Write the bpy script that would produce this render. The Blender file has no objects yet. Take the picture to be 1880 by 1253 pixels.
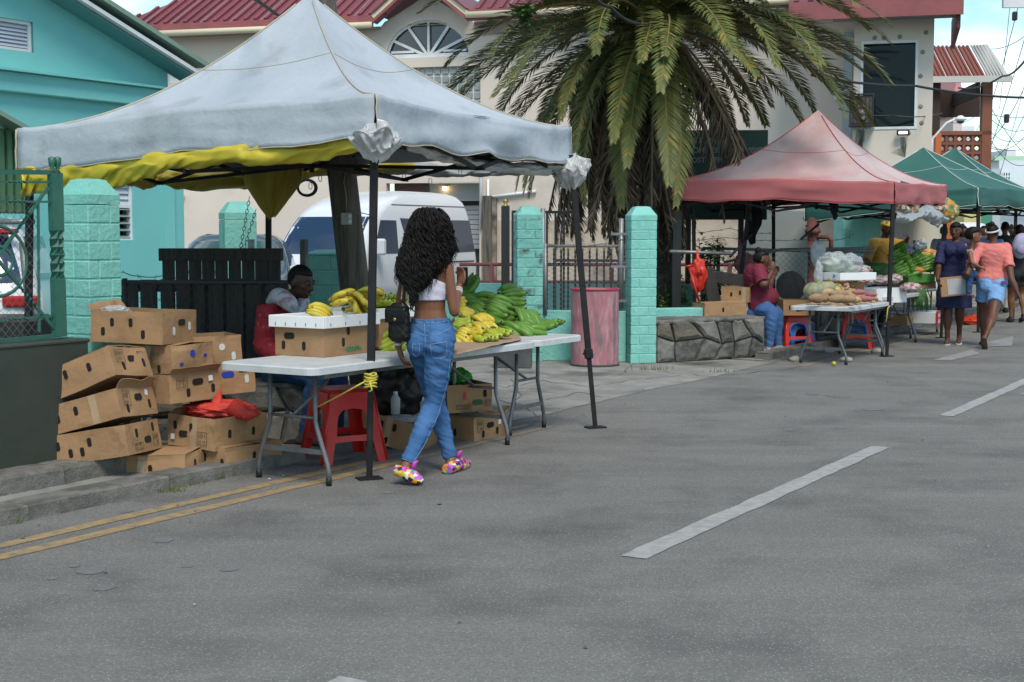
import bpy, bmesh, math, random
from math import sin, cos, pi, radians, atan2, sqrt
from mathutils import Vector, Matrix, Euler, noise
random.seed(7)
V = Vector
sc = bpy.context.scene
COL = sc.collection

# ---------------------------------------------------------------- camera, light, exposure
F = 2600.0
PITCH = math.atan(196.5 / F)
CAMZ = 1.5
cd = bpy.data.cameras.new('camera'); cam = bpy.data.objects.new('camera', cd); COL.objects.link(cam)
cam.location = (0, 0, CAMZ); cam.rotation_euler = (pi / 2 - PITCH, 0, 0)
cd.sensor_width = 36; cd.lens = F / 1880 * 36; cd.clip_end = 3000; cd.clip_start = 0.1
sc.camera = cam
sc.render.resolution_x = 1024; sc.render.resolution_y = 682
SUN_EL, SUN_AZ = radians(54), radians(168)      # azimuth clockwise from +Y: behind and left of the camera
w = bpy.data.worlds.new('World'); sc.world = w; w.use_nodes = True
nt = w.node_tree; nt.nodes.clear()
def wn(t, **k):
    n = nt.nodes.new(t)
    for a, b in k.items(): setattr(n, a, b)
    return n
sky = wn('ShaderNodeTexSky', sky_type='NISHITA', sun_disc=False, sun_elevation=SUN_EL, sun_rotation=SUN_AZ)
sky.air_density = 1.0; sky.dust_density = .3; sky.ozone_density = 2.0
tc = wn('ShaderNodeTexCoord'); mp = wn('ShaderNodeMapping'); mp.inputs['Scale'].default_value = (1, 1, 2.6)
nz = wn('ShaderNodeTexNoise'); nz.inputs['Scale'].default_value = 2.3; nz.inputs['Detail'].default_value = 7; nz.inputs['Roughness'].default_value = .58
rp = wn('ShaderNodeValToRGB'); rp.color_ramp.elements[0].position = .49; rp.color_ramp.elements[1].position = .68
mx = wn('ShaderNodeMix', data_type='RGBA'); mx.inputs[7].default_value = (12.6, 12.5, 12.4, 1)
bg = wn('ShaderNodeBackground'); bg.inputs[1].default_value = .072
out = wn('ShaderNodeOutputWorld')
tint = wn('ShaderNodeMix', data_type='RGBA', blend_type='MULTIPLY'); tint.inputs[0].default_value = 1; tint.inputs[7].default_value = (1.2, 1.48, 1.36, 1)
L = nt.links.new
L(tc.outputs['Generated'], mp.inputs[0]); L(mp.outputs[0], nz.inputs[0]); L(nz.outputs[0], rp.inputs[0])
L(sky.outputs[0], tint.inputs[6]); L(tint.outputs[2], mx.inputs[6]); L(rp.outputs[0], mx.inputs[0])
L(mx.outputs[2], bg.inputs[0]); L(bg.outputs[0], out.inputs[0])
sd = bpy.data.lights.new('sun', 'SUN'); sd.energy = 1.75; sd.angle = radians(22); sd.color = (1, .92, .80)
so = bpy.data.objects.new('sun', sd); COL.objects.link(so)
# direction towards the sun
sdir = V((sin(SUN_AZ) * cos(SUN_EL), cos(SUN_AZ) * cos(SUN_EL), sin(SUN_EL)))
so.rotation_euler = sdir.to_track_quat('Z', 'Y').to_euler(); so.location = (0, -5, 20)
sc.view_settings.view_transform = 'Standard'; sc.view_settings.look = 'None'
sc.view_settings.exposure = 0.83; sc.view_settings.gamma = 1
sc.view_settings.use_curve_mapping = False

# ---------------------------------------------------------------- coordinates
def ray(x, y):
    X = (x - 940) / F; U = (626.5 - y) / F
    return V((X, cos(PITCH) + U * sin(PITCH), U * cos(PITCH) - sin(PITCH)))
def G(x, y, z=0.0):
    d = ray(x, y); k = (z - CAMZ) / d.z
    return V((d.x * k, d.y * k, z))
def D(x, y, Y):
    d = ray(x, y); k = Y / d.y
    return V((d.x * k, Y, CAMZ + d.z * k))
SA = math.atan2(1546, 2600)                # the street runs this far to the right of the view
UX = V((sin(SA), cos(SA), 0)); UY = V((-cos(SA), sin(SA), 0))
SRZ = pi / 2 - SA                            # z rotation whose local x runs along the street
def S(s, t, z=0.0): return UX * s + UY * t + V((0, 0, z))

# ---------------------------------------------------------------- materials
MATS = {}
def mat(name, col, col2=None, sc_=6.0, rough=.7, bump=0.0, bsc=None, metal=0.0, spec=.5, det=6, lo=.35, hi=.65, coat=0.0,
        col3=None, sc3=1.5, lo3=.55, hi3=.72, stretch=None, alpha=None, trans=0.0, sss=0.0, emit=None, est=1.0, voro=None):
    if name in MATS: return MATS[name]
    m = bpy.data.materials.new(name); m.use_nodes = True; n = m.node_tree; b = n.nodes['Principled BSDF']; l = n.links.new
    def c4(c): return (c[0], c[1], c[2], 1)
    b.inputs['Base Color'].default_value = c4(col); b.inputs['Roughness'].default_value = rough
    b.inputs['Metallic'].default_value = metal; b.inputs['Specular IOR Level'].default_value = spec
    if coat: b.inputs['Coat Weight'].default_value = coat
    if trans: b.inputs['Transmission Weight'].default_value = trans
    if alpha is not None: b.inputs['Alpha'].default_value = alpha
    if emit: b.inputs['Emission Color'].default_value = c4(emit); b.inputs['Emission Strength'].default_value = est
    t = n.nodes.new('ShaderNodeTexCoord'); oi = n.nodes.new('ShaderNodeObjectInfo'); ms = n.nodes.new('ShaderNodeMath'); ms.operation = 'MULTIPLY'; ms.inputs[1].default_value = 37.0; l(oi.outputs['Random'], ms.inputs[0])
    va = n.nodes.new('ShaderNodeVectorMath'); l(t.outputs['Object'], va.inputs[0]); l(ms.outputs[0], va.inputs[1]); src = va.outputs[0]
    if stretch:
        mpn = n.nodes.new('ShaderNodeMapping'); mpn.inputs['Scale'].default_value = stretch; l(src, mpn.inputs[0]); src = mpn.outputs[0]
    cur = None
    def noise_n(s, d=det):
        x = n.nodes.new('ShaderNodeTexNoise'); x.inputs['Scale'].default_value = s; x.inputs['Detail'].default_value = d; x.inputs['Roughness'].default_value = .6
        l(src, x.inputs['Vector']); return x
    if col2 is not None:
        x = noise_n(sc_); r = n.nodes.new('ShaderNodeMapRange'); r.inputs[1].default_value = lo; r.inputs[2].default_value = hi
        l(x.outputs[0], r.inputs[0]); mxn = n.nodes.new('ShaderNodeMix'); mxn.data_type = 'RGBA'
        mxn.inputs[6].default_value = c4(col); mxn.inputs[7].default_value = c4(col2); l(r.outputs[0], mxn.inputs[0]); cur = mxn.outputs[2]
    if col3 is not None:
        x = noise_n(sc3); r = n.nodes.new('ShaderNodeMapRange'); r.inputs[1].default_value = lo3; r.inputs[2].default_value = hi3
        l(x.outputs[0], r.inputs[0]); mxn = n.nodes.new('ShaderNodeMix'); mxn.data_type = 'RGBA'
        if cur is not None: l(cur, mxn.inputs[6])
        else: mxn.inputs[6].default_value = c4(col)
        mxn.inputs[7].default_value = c4(col3); l(r.outputs[0], mxn.inputs[0]); cur = mxn.outputs[2]
    if voro:   # (scale, colour, amount): small speckles
        x = n.nodes.new('ShaderNodeTexVoronoi'); x.inputs['Scale'].default_value = voro[0]; l(src, x.inputs['Vector'])
        r = n.nodes.new('ShaderNodeMapRange'); r.inputs[1].default_value = voro[2]; r.inputs[2].default_value = voro[2] * .4; l(x.outputs['Distance'], r.inputs[0])
        mxn = n.nodes.new('ShaderNodeMix'); mxn.data_type = 'RGBA'
        if cur is not None: l(cur, mxn.inputs[6])
        else: mxn.inputs[6].default_value = c4(col)
        mxn.inputs[7].default_value = c4(voro[1]); l(r.outputs[0], mxn.inputs[0]); cur = mxn.outputs[2]
    if cur is not None: l(cur, b.inputs['Base Color'])
    if bump:
        x = noise_n(bsc or sc_ * 4, 4); bn = n.nodes.new('ShaderNodeBump'); bn.inputs['Strength'].default_value = bump; bn.inputs['Distance'].default_value = .02
        l(x.outputs[0], bn.inputs['Height']); l(bn.outputs[0], b.inputs['Normal'])
    MATS[name] = m
    return m
def srgb(r, g, b, k=1.0):
    f = lambda c: ((c / 255) / 12.92 if c <= 10 else ((c / 255 + .055) / 1.055) ** 2.4) * k
    return (f(r), f(g), f(b))

# ---------------------------------------------------------------- mesh building
class MB:
    def __init__(s): s.v = []; s.f = []; s.mi = []; s.sm = []; s.M = None
    def add(s, vs, fs, mi=0, smooth=False):
        o = len(s.v)
        if s.M is not None: s.v += [tuple(s.M @ V(p)) for p in vs]
        else: s.v += [tuple(p) for p in vs]
        for f in fs: s.f.append(tuple(i + o for i in f)); s.mi.append(mi); s.sm.append(smooth)
        return s
    def box(s, c, d, rz=0, mi=0, R=None, bev=0.0, taper=1.0):
        x, y, z = d[0] / 2, d[1] / 2, d[2] / 2
        M = R.to_3x3() if R is not None else Matrix.Rotation(rz, 3, 'Z'); c = V(c)
        if bev:
            b = min(bev, x * .9, y * .9, z * .9); P = []; 
            for sz in (-1, 1):
                for (ix, iy, iz) in ((b, b, 0), (0, b, b), (b, 0, b)):
                    pass
            bm = bmesh.new(); r = bmesh.ops.create_cube(bm, size=1)
            for q in bm.verts:
                k = taper if q.co.z > 0 else 1
                q.co = V((q.co.x * 2 * x * k, q.co.y * 2 * y * k, q.co.z * 2 * z))
            bmesh.ops.bevel(bm, geom=bm.edges[:], offset=b, segments=1, affect='EDGES')
            bm.verts.index_update()
            s.add([c + M @ q.co for q in bm.verts], [[q.index for q in f.verts] for f in bm.faces], mi); bm.free(); return s
        vs = []
        for k in (-1, 1):
            t = taper if k == 1 else 1
            vs += [V((-x * t, -y * t, k * z)), V((x * t, -y * t, k * z)), V((x * t, y * t, k * z)), V((-x * t, y * t, k * z))]
        s.add([c + M @ q for q in vs], [(3, 2, 1, 0), (4, 5, 6, 7), (0, 1, 5, 4), (1, 2, 6, 5), (2, 3, 7, 6), (3, 0, 4, 7)], mi); return s
    def bar(s, p, q, w, h=None, mi=0, up=(0, 0, 1), bev=0):
        p = V(p); q = V(q); h = w if h is None else h; d = q - p; L_ = d.length
        if L_ < 1e-6: return s
        x = d / L_; u = V(up)
        if abs(x.dot(u)) > .98: u = V((0, 1, 0))
        y = u.cross(x).normalized(); z = x.cross(y)
        s.box((p + q) / 2, (L_, w, h), R=Matrix((x, y, z)).transposed(), mi=mi, bev=bev); return s
    def tube(s, pts, r, n=8, mi=0, cap=True, smooth=True, sq=None, up=None):
        pts = [V(p) for p in pts]; m = len(pts)
        rr = r if isinstance(r, (list, tuple)) else [r] * m
        t0 = (pts[1] - pts[0]).normalized(); u = V(up) if up else (V((0, 0, 1)) if abs(t0.z) < .9 else V((1, 0, 0)))
        a = (u - t0 * u.dot(t0)).normalized(); vs = []
        for i in range(m):
            t = (pts[min(i + 1, m - 1)] - pts[max(i - 1, 0)])
            if t.length < 1e-9: t = t0
            t = t.normalized(); a = (a - t * a.dot(t)); a = a.normalized() if a.length > 1e-6 else V((1, 0, 0)); b = t.cross(a)
            for k in range(n):
                th = 2 * pi * k / n
                vs.append(pts[i] + a * (cos(th) * rr[i]) + b * (sin(th) * rr[i] * (sq or 1)))
        fs = [(i * n + k, i * n + (k + 1) % n, (i + 1) * n + (k + 1) % n, (i + 1) * n + k) for i in range(m - 1) for k in range(n)]
        if cap: fs += [tuple(range(n - 1, -1, -1)), tuple((m - 1) * n + k for k in range(n))]
        s.add(vs, fs, mi, smooth); return s
    def lathe(s, prof, n=16, c=(0, 0, 0), mi=0, smooth=True, axis=None):
        c = V(c); R = V((0, 0, 1)).rotation_difference(V(axis)).to_matrix() if axis else Matrix.Identity(3)
        vs = [c + R @ V((r * cos(2 * pi * k / n), r * sin(2 * pi * k / n), z)) for r, z in prof for k in range(n)]; m = len(prof)
        fs = [(i * n + k, i * n + (k + 1) % n, (i + 1) * n + (k + 1) % n, (i + 1) * n + k) for i in range(m - 1) for k in range(n)]
        if prof[0][0] > 1e-5: fs.append(tuple(range(n - 1, -1, -1)))
        if prof[-1][0] > 1e-5: fs.append(tuple((m - 1) * n + k for k in range(n)))
        s.add(vs, fs, mi, smooth); return s
    def ball(s, c, r, n=10, m=7, mi=0, R=None, jit=0.0, seed=0):
        c = V(c); r = V(r) if not isinstance(r, (int, float)) else V((r, r, r)); vs = []; rnd = random.Random(seed)
        for i in range(m + 1):
            ph = pi * i / m
            for k in range(n):
                q = V((sin(ph) * cos(2 * pi * k / n) * r.x, sin(ph) * sin(2 * pi * k / n) * r.y, -cos(ph) * r.z))
                if jit: q *= 1 + jit * noise.noise(q.normalized() * 2.2 + V((seed * 3.7, 0, 0)))
                vs.append(c + (R @ q if R is not None else q))
        fs = [(i * n + k, i * n + (k + 1) % n, (i + 1) * n + (k + 1) % n, (i + 1) * n + k) for i in range(m) for k in range(n)]
        s.add(vs, fs, mi, True); return s
    def grid(s, fn, nu, nv, mi=0, smooth=True, thick=None):
        vs = [V(fn(i / nu, j / nv)) for j in range(nv + 1) for i in range(nu + 1)]
        fs = [(j * (nu + 1) + i, j * (nu + 1) + i + 1, (j + 1) * (nu + 1) + i + 1, (j + 1) * (nu + 1) + i) for j in range(nv) for i in range(nu)]
        if thick:
            n0 = len(vs); off = V(thick) if not isinstance(thick, (int, float)) else V((0, 0, -thick))
            vs2 = [p + off for p in vs]; fs2 = [tuple(reversed([i + n0 for i in f])) for f in fs]
            e = [i for i in range(nu + 1)]; e2 = [nv * (nu + 1) + i for i in range(nu + 1)]
            l_ = [j * (nu + 1) for j in range(nv + 1)]; r_ = [j * (nu + 1) + nu for j in range(nv + 1)]
            side = []
            for arr, fl in ((e, 1), (e2, 0), (l_, 0), (r_, 1)):
                for a, b in zip(arr, arr[1:]):
                    side.append((a, a + n0, b + n0, b) if fl else (b, b + n0, a + n0, a))
            s.add(vs + vs2, fs + fs2 + side, mi, smooth)
        else: s.add(vs, fs, mi, smooth)
        return s
    def prism(s, poly, d, o=(0, 0, 0), ax=(1, 0, 0), ay=(0, 0, 1), mi=0, smooth=False):
        # polygon in the plane ax/ay, pushed by the vector d
        o = V(o); ax = V(ax); ay = V(ay); d = V(d); n = len(poly)
        a = [o + ax * p[0] + ay * p[1] for p in poly]; b = [p + d for p in a]
        s.add(a + b, [tuple(range(n)), tuple(range(2 * n - 1, n - 1, -1))] + [(i, i + n, (i + 1) % n + n, (i + 1) % n) for i in range(n)], mi, smooth); return s
    def mesh(s, name, mats):
        me = bpy.data.meshes.new(name); me.from_pydata(s.v, [], s.f)
        for m in (mats if isinstance(mats, (list, tuple)) else [mats]): me.materials.append(m)
        me.polygons.foreach_set('material_index', s.mi); me.polygons.foreach_set('use_smooth', s.sm)
        me.validate(); me.update()
        bm = bmesh.new(); bm.from_mesh(me); bmesh.ops.recalc_face_normals(bm, faces=bm.faces[:]); bm.to_mesh(me); bm.free()
        return me
    def build(s, name, mats, parent=None, loc=None, rz=0, label=None, rot=None):
        o = bpy.data.objects.new(name, s.mesh(name, mats)); COL.objects.link(o)
        if parent is not None: o.parent = parent
        if loc is not None: o.location = loc
        if rz: o.rotation_euler = (0, 0, rz)
        if rot is not None: o.rotation_euler = rot
        if label: o['label'] = label
        return o

def thing(name, label, cat, loc=(0, 0, 0), rz=0, group=None):
    o = bpy.data.objects.new(name, None); COL.objects.link(o); o.location = loc; o.rotation_euler = (0, 0, rz); o.empty_display_size = .1
    o['label'] = label; o['category'] = cat
    if group: o['group'] = group
    return o
def tag(o, label, cat, group=None, kind=None):
    o['label'] = label; o['category'] = cat
    if group: o['group'] = group
    if kind: o['kind'] = kind
    return o
def struct(o, label=None):
    o['kind'] = 'structure'
    if label: o['label'] = label
    return o
def dup(root, loc, rz=None, label=None, group=None, scale=None, rot=None):
    kids = list(root.children)
    r = root.copy(); COL.objects.link(r); r.location = loc
    if rz is not None: r.rotation_euler = (0, 0, rz)
    if rot is not None: r.rotation_euler = rot
    if scale: r.scale = (scale, scale, scale) if isinstance(scale, (int, float)) else scale
    if label: r['label'] = label
    if group: r['group'] = group
    for ch in kids:
        c = ch.copy(); COL.objects.link(c); c.parent = r
        for g in [q for q in ch.children]:
            d = g.copy(); COL.objects.link(d); d.parent = c
    return r
def inst(name, me, parent=None, loc=(0, 0, 0), rot=(0, 0, 0), scale=None):
    o = bpy.data.objects.new(name, me); COL.objects.link(o); o.location = loc; o.rotation_euler = rot
    if parent is not None: o.parent = parent
    if scale is not None: o.scale = scale if isinstance(scale, (tuple, list)) else (scale,) * 3
    return o
def text_mesh(body, size, mats, name='lettering', parent=None, loc=(0, 0, 0), rot=(0, 0, 0), ext=.002, align='LEFT', xs=1.0, bold=0.0, ls=1.0):
    c = bpy.data.curves.new(name, 'FONT'); c.body = body; c.size = size; c.extrude = ext; c.align_x = align; c.offset = bold; c.space_line = ls
    o = bpy.data.objects.new(name, c); COL.objects.link(o)
    bpy.context.view_layer.update()
    me = bpy.data.meshes.new_from_object(o.evaluated_get(bpy.context.evaluated_depsgraph_get()))
    bpy.data.objects.remove(o); bpy.data.curves.remove(c)
    me.materials.clear(); me.materials.append(mats); me.name = name
    o = bpy.data.objects.new(name, me); COL.objects.link(o); o.location = loc; o.rotation_euler = rot; o.scale = (xs, 1, 1)
    if parent is not None: o.parent = parent
    return o
def pp(px, py, P0, ex):
    # where the line of sight through a pixel meets the upright plane through P0 along ex: (distance along ex, height)
    d = ray(px, py); det = d.x * -ex[1] + ex[0] * d.y
    k = (P0[0] * -ex[1] + ex[0] * P0[1]) / det; a = (d.x * P0[1] - d.y * P0[0]) / det
    return a, CAMZ + d.z * k
def face_rz(d):   # rotation so that local -Y faces direction d
    return atan2(d[1], d[0]) + pi / 2
# ================================================================ MATERIALS
asphalt = mat('asphalt', (.182, .176, .166), (.246, .239, .227), sc_=60, rough=.93, bump=1.0, bsc=95, lo=.32, hi=.62, col3=(.135, .132, .128), sc3=1.1, lo3=.48, hi3=.72, voro=(64, (.43, .415, .39), .27), spec=.2)
_n = asphalt.node_tree; _b = _n.nodes['Principled BSDF']; _src = _b.inputs['Base Color'].links[0].from_socket; _t = _n.nodes.new('ShaderNodeTexCoord'); _m = _n.nodes.new('ShaderNodeMapping'); _m.inputs['Rotation'].default_value = (0, 0, -SRZ); _m.inputs['Scale'].default_value = (.22, 1.5, 1); _x = _n.nodes.new('ShaderNodeTexNoise'); _x.inputs['Scale'].default_value = 1.0; _x.inputs['Detail'].default_value = 8; _x.inputs['Roughness'].default_value = .7
_r = _n.nodes.new('ShaderNodeMapRange'); _r.inputs[1].default_value = .35; _r.inputs[2].default_value = .7; _r.inputs[3].default_value = 1.10; _r.inputs[4].default_value = .84; _v = _n.nodes.new('ShaderNodeVectorMath'); _v.operation = 'SCALE'
_l = _n.links.new; _l(_t.outputs['Object'], _m.inputs[0]); _l(_m.outputs[0], _x.inputs[0]); _l(_x.outputs[0], _r.inputs[0]); _l(_src, _v.inputs[0]); _l(_r.outputs[0], _v.inputs['Scale']); _l(_v.outputs[0], _b.inputs['Base Color'])
concrete = mat('concrete', (.20, .195, .18), (.30, .29, .27), sc_=2.5, rough=.93, bump=.7, bsc=30, col3=(.09, .088, .08), sc3=1.3, lo3=.5, hi3=.7, spec=.2)
kerbm = mat('kerb_concrete', (.12, .116, .105), (.20, .19, .175), sc_=9, rough=.95, bump=.5, bsc=60, col3=(.07, .07, .062), sc3=3.5, lo3=.5, hi3=.7, spec=.2)
yellowp = mat('worn_yellow_paint', (.33, .225, .10), (.17, .145, .105), sc_=14, rough=.9, lo=.42, hi=.66, bump=.3, bsc=70)
yellowf = mat('faded_yellow_paint', (.25, .19, .11), (.19, .185, .17), sc_=12, rough=.9, lo=.4, hi=.6, bump=.3, bsc=70)
whitep = mat('worn_white_paint', (.33, .33, .32), (.23, .23, .225), sc_=14, rough=.9, lo=.4, hi=.7, bump=.3, bsc=70)
whitep2 = mat('faded_white_paint', (.27, .27, .265), (.17, .17, .17), sc_=12, rough=.9, lo=.4, hi=.7, bump=.3, bsc=70)
dgreen = mat('dark_green_wall_paint', (.028, .038, .03), (.04, .05, .04), sc_=3, rough=.65, bump=.15, bsc=20)
crackm = mat('dark_crack', (.035, .035, .032), rough=1)
stain = mat('oil_stain', (.12, .12, .12), (.16, .16, .16), sc_=24, rough=.9)
tealp = mat('teal_block_paint', (.23, .55, .485), (.18, .47, .42), sc_=5, rough=.7, bump=.5, bsc=30, col3=(.12, .26, .23), sc3=3.2, lo3=.62, hi3=.78, spec=.35)
tealw = mat('teal_render', (.19, .52, .51), (.16, .47, .465), sc_=.7, rough=.75, bump=.12, bsc=12, spec=.3)
beigew = mat('beige_render', (.68, .60, .53), (.61, .535, .47), sc_=.5, rough=.85, bump=.12, bsc=9, col3=(.42, .37, .32), sc3=.35, lo3=.6, hi3=.8, spec=.2)
beigedirty = mat('stained_beige_render', (.56, .48, .40), (.44, .36, .28), sc_=1.2, rough=.9, bump=.2, bsc=9, col3=(.12, .10, .085), sc3=.9, lo3=.52, hi3=.72, spec=.2)
redroof = mat('red_metal_roof', (.19, .040, .052), (.15, .035, .045), sc_=1, rough=.5, metal=.0, spec=.5)
redfascia = mat('red_fascia', (.30, .085, .09), (.22, .07, .075), sc_=3, rough=.7)
gutterm = mat('cream_gutter', (.62, .56, .40), rough=.6)
whitetrim = mat('white_trim', (.72, .74, .76), (.62, .64, .66), sc_=4, rough=.5)
glass = mat('window_glass', (.02, .035, .05), rough=.06, spec=.8)
glassb = mat('glass_block', (.30, .33, .33), (.22, .25, .25), sc_=14, rough=.25, bump=.6, bsc=60, spec=.7)
greenroof = mat('green_metal_roof', (.20, .30, .24), (.17, .26, .21), sc_=2, rough=.55)
darkwood = mat('dark_weathered_wood', (.030, .027, .025), (.055, .05, .045), sc_=6, rough=.9, stretch=(6, 6, .6), bump=.6, bsc=22)
polewood = mat('pole_wood', (.10, .085, .07), (.17, .15, .125), sc_=5, rough=.95, stretch=(5, 5, .4), bump=.9, bsc=20, col3=(.045, .04, .035), sc3=2, lo3=.5, hi3=.65)
galv = mat('galvanised_pipe', (.30, .31, .32), (.22, .22, .22), sc_=14, rough=.5, metal=.6)
blackiron = mat('black_iron', (.018, .018, .02), rough=.5)
gold = mat('gold_finial', (.45, .30, .10), rough=.4, metal=.7)
greeniron = mat('green_iron', (.03, .13, .095), (.022, .10, .075), sc_=9, rough=.4)
wirem = mat('fence_wire', (.22, .22, .21), rough=.6, metal=.4)
rustm = mat('rusty_red_paint', (.38, .12, .12), (.28, .07, .06), sc_=6, rough=.7)
stonem = mat('grey_rubble_stone', (.15, .145, .135), (.07, .07, .066), sc_=7, rough=.95, bump=1.0, bsc=18, col3=(.05, .05, .045), sc3=3.2, lo3=.48, hi3=.62)
stonem2 = mat('pale_rubble_stone', (.21, .20, .185), (.12, .115, .105), sc_=5, rough=.95, bump=1.0, bsc=14)
stonem3 = mat('brown_rubble_stone', (.17, .14, .11), (.09, .085, .075), sc_=5, rough=.95, bump=1.0, bsc=14)
mortar = mat('dark_mortar', (.075, .073, .068), (.12, .115, .105), sc_=6, rough=1, bump=.8, bsc=20)
cable = mat('black_cable', (.02, .02, .022), rough=.6)
orangep = mat('orange_paint', (.55, .14, .03), (.47, .12, .03), sc_=2, rough=.6)
brownp = mat('brown_orange_paint', (.22, .075, .04), (.17, .06, .032), sc_=2, rough=.6)
blackp = mat('black_plastic', (.015, .015, .016), rough=.45)
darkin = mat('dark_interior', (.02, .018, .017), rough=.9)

# ================================================================ GROUND
def sheet(name, pts, z, m, lab=None):
    b = MB(); b.add([(p[0], p[1], z) for p in pts], [tuple(range(len(pts)))]); return struct(b.build(name, m), lab)
def sst(name, poly, z, m, lab=None): return sheet(name, [S(a, c) for a, c in poly], z, m, lab)
b = MB(); N = 48
b.add([(0, 0, 0)] + [(cos(2 * pi * i / N) * 1500, sin(2 * pi * i / N) * 1500, 0) for i in range(N)], [(0, i + 1, (i + 1) % N + 1) for i in range(N)])
struct(b.build('road', asphalt), 'grey asphalt road with a fine pale aggregate')
def wav(s0, s1, t0, amp, n=40, sd=0): return [(s0 + (s1 - s0) * i / n, t0 + amp * noise.noise(V((s0 * 3 + i * .31, sd, 1.7)))) for i in range(n + 1)]
# concrete yard and apron behind the kerb line
sst('yard_ground', wav(7.15, 15.8, 5.78, .10, sd=3) + [(15.9, 8), (15.9, 30), (-20, 30), (-20, 6.3), (7.15, 6.3)], .003, concrete, 'cracked concrete apron and yard behind the stalls')
sst('pavement', wav(15.9, 60, 6.0, .01) + [(60, 8.2), (15.9, 8.2)], .006, concrete)
# painted lines
def line(name, s0, s1, t0, wd, m, z=.004, amp=.012, sd=0):
    a = wav(s0, s1, t0 - wd / 2, amp, 60, sd); c = wav(s0, s1, t0 + wd / 2, amp, 60, sd + 9); sst(name, a + c[::-1], z, m)
line('yellow_line', -4, 7.6, 5.36, .095, yellowp, .003, sd=1); line('yellow_line', -4, 7.6, 5.56, .09, yellowp, .003, sd=2); line('yellow_line', 7.6, 9.6, 5.36, .08, yellowf, .003, sd=1); line('yellow_line', 7.6, 9.6, 5.56, .08, yellowf, .003, sd=2)
line('yellow_line', 15.4, 60, 5.36, .095, yellowf, .003, sd=4); line('yellow_line', 15.8, 60, 5.56, .09, yellowf, .003, sd=5)
for k in range(-1, 9):
    s0 = 5.86 + k * 5.95
    if k == 0: line('lane_dash', 5.86, 9.85, 2.83, .13, whitep, sd=k)
    else: line('lane_dash', s0, s0 + (3.98 if k > 0 else 3.84), 2.85, .12, whitep, sd=k)
# white arrow on the road: shaft from (1715,662) to the head at (1860,618)
ar = [G(1712, 663), G(1762, 648), G(1796, 637), G(1728, 636), G(1862, 618), G(1855, 635), G(1828, 638), G(1795, 650), G(1750, 664)]
sheet('road_arrow', [G(1712, 662), G(1785, 643), G(1790, 646), G(1800, 650), G(1745, 663)], .005, whitep2)
sheet('road_arrow', [G(1776, 638), G(1860, 618), G(1858, 636), G(1800, 638)], .006, whitep2)
b = MB()
for (px, py, r, sd) in ((170, 1048, .07, 1), (192, 1080, .05, 2), (300, 992, .06, 3), (420, 1046, .04, 4), (345, 1040, .03, 5), (98, 1062, .03, 6), (1540, 728, .12, 7), (1490, 724, .08, 8), (1600, 752, .1, 9), (1450, 790, .06, 10), (230, 940, .04, 11), (135, 1040, .03, 12), (1140, 693, .25, 13), (715, 905, .04, 14)):
    c = G(px, py); b.add([(c.x + cos(a) * r * .9 * (1 + .5 * noise.noise(V((cos(a) * 1.3, sin(a) * 1.3, sd)))), c.y + sin(a) * r * 1.1 * (1 + .5 * noise.noise(V((cos(a) * 2, sin(a) * 2, sd)))), .0025) for a in [2 * pi * i / 18 for i in range(18)]], [tuple(range(18))])
struct(b.build('road_stain', stain))
def crack(pts, wd, z=.005):
    b = MB(); P = []
    for (x0, y0), (x1, y1) in zip(pts, pts[1:]):
        for i in range(6):
            t = i / 6; P.append(G(x0 + (x1 - x0) * t + random.uniform(-5, 5), y0 + (y1 - y0) * t + random.uniform(-2, 2)))
    P.append(G(*pts[-1])); L_ = []; R_ = []
    for i, p in enumerate(P):
        d = (P[min(i + 1, len(P) - 1)] - P[max(i - 1, 0)]).normalized(); nn = V((-d.y, d.x, 0)) * wd * random.uniform(.3, 1.2)
        L_.append(p + nn); R_.append(p - nn)
    for q in L_ + R_: q.z = z
    n = len(P); b.add(L_ + R_, [(i, i + 1, n + i + 1, n + i) for i in range(n - 1)]); struct(b.build('ground_crack', crackm))
for c in ([(850, 705), (930, 712), (1000, 700), (1080, 712), (1150, 700), (1250, 690)], [(905, 735), (960, 745), (985, 765)], [(860, 690), (930, 680), (1010, 690)], [(1000, 735), (1060, 722), (1120, 730)],
          [(1200, 682), (1300, 690), (1400, 684), (1490, 672)], [(880, 650), (960, 662), (1000, 660)], [(1140, 690), (1160, 670), (1200, 668)], [(940, 700), (955, 730), (930, 760)]): crack(c, .007)
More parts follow.
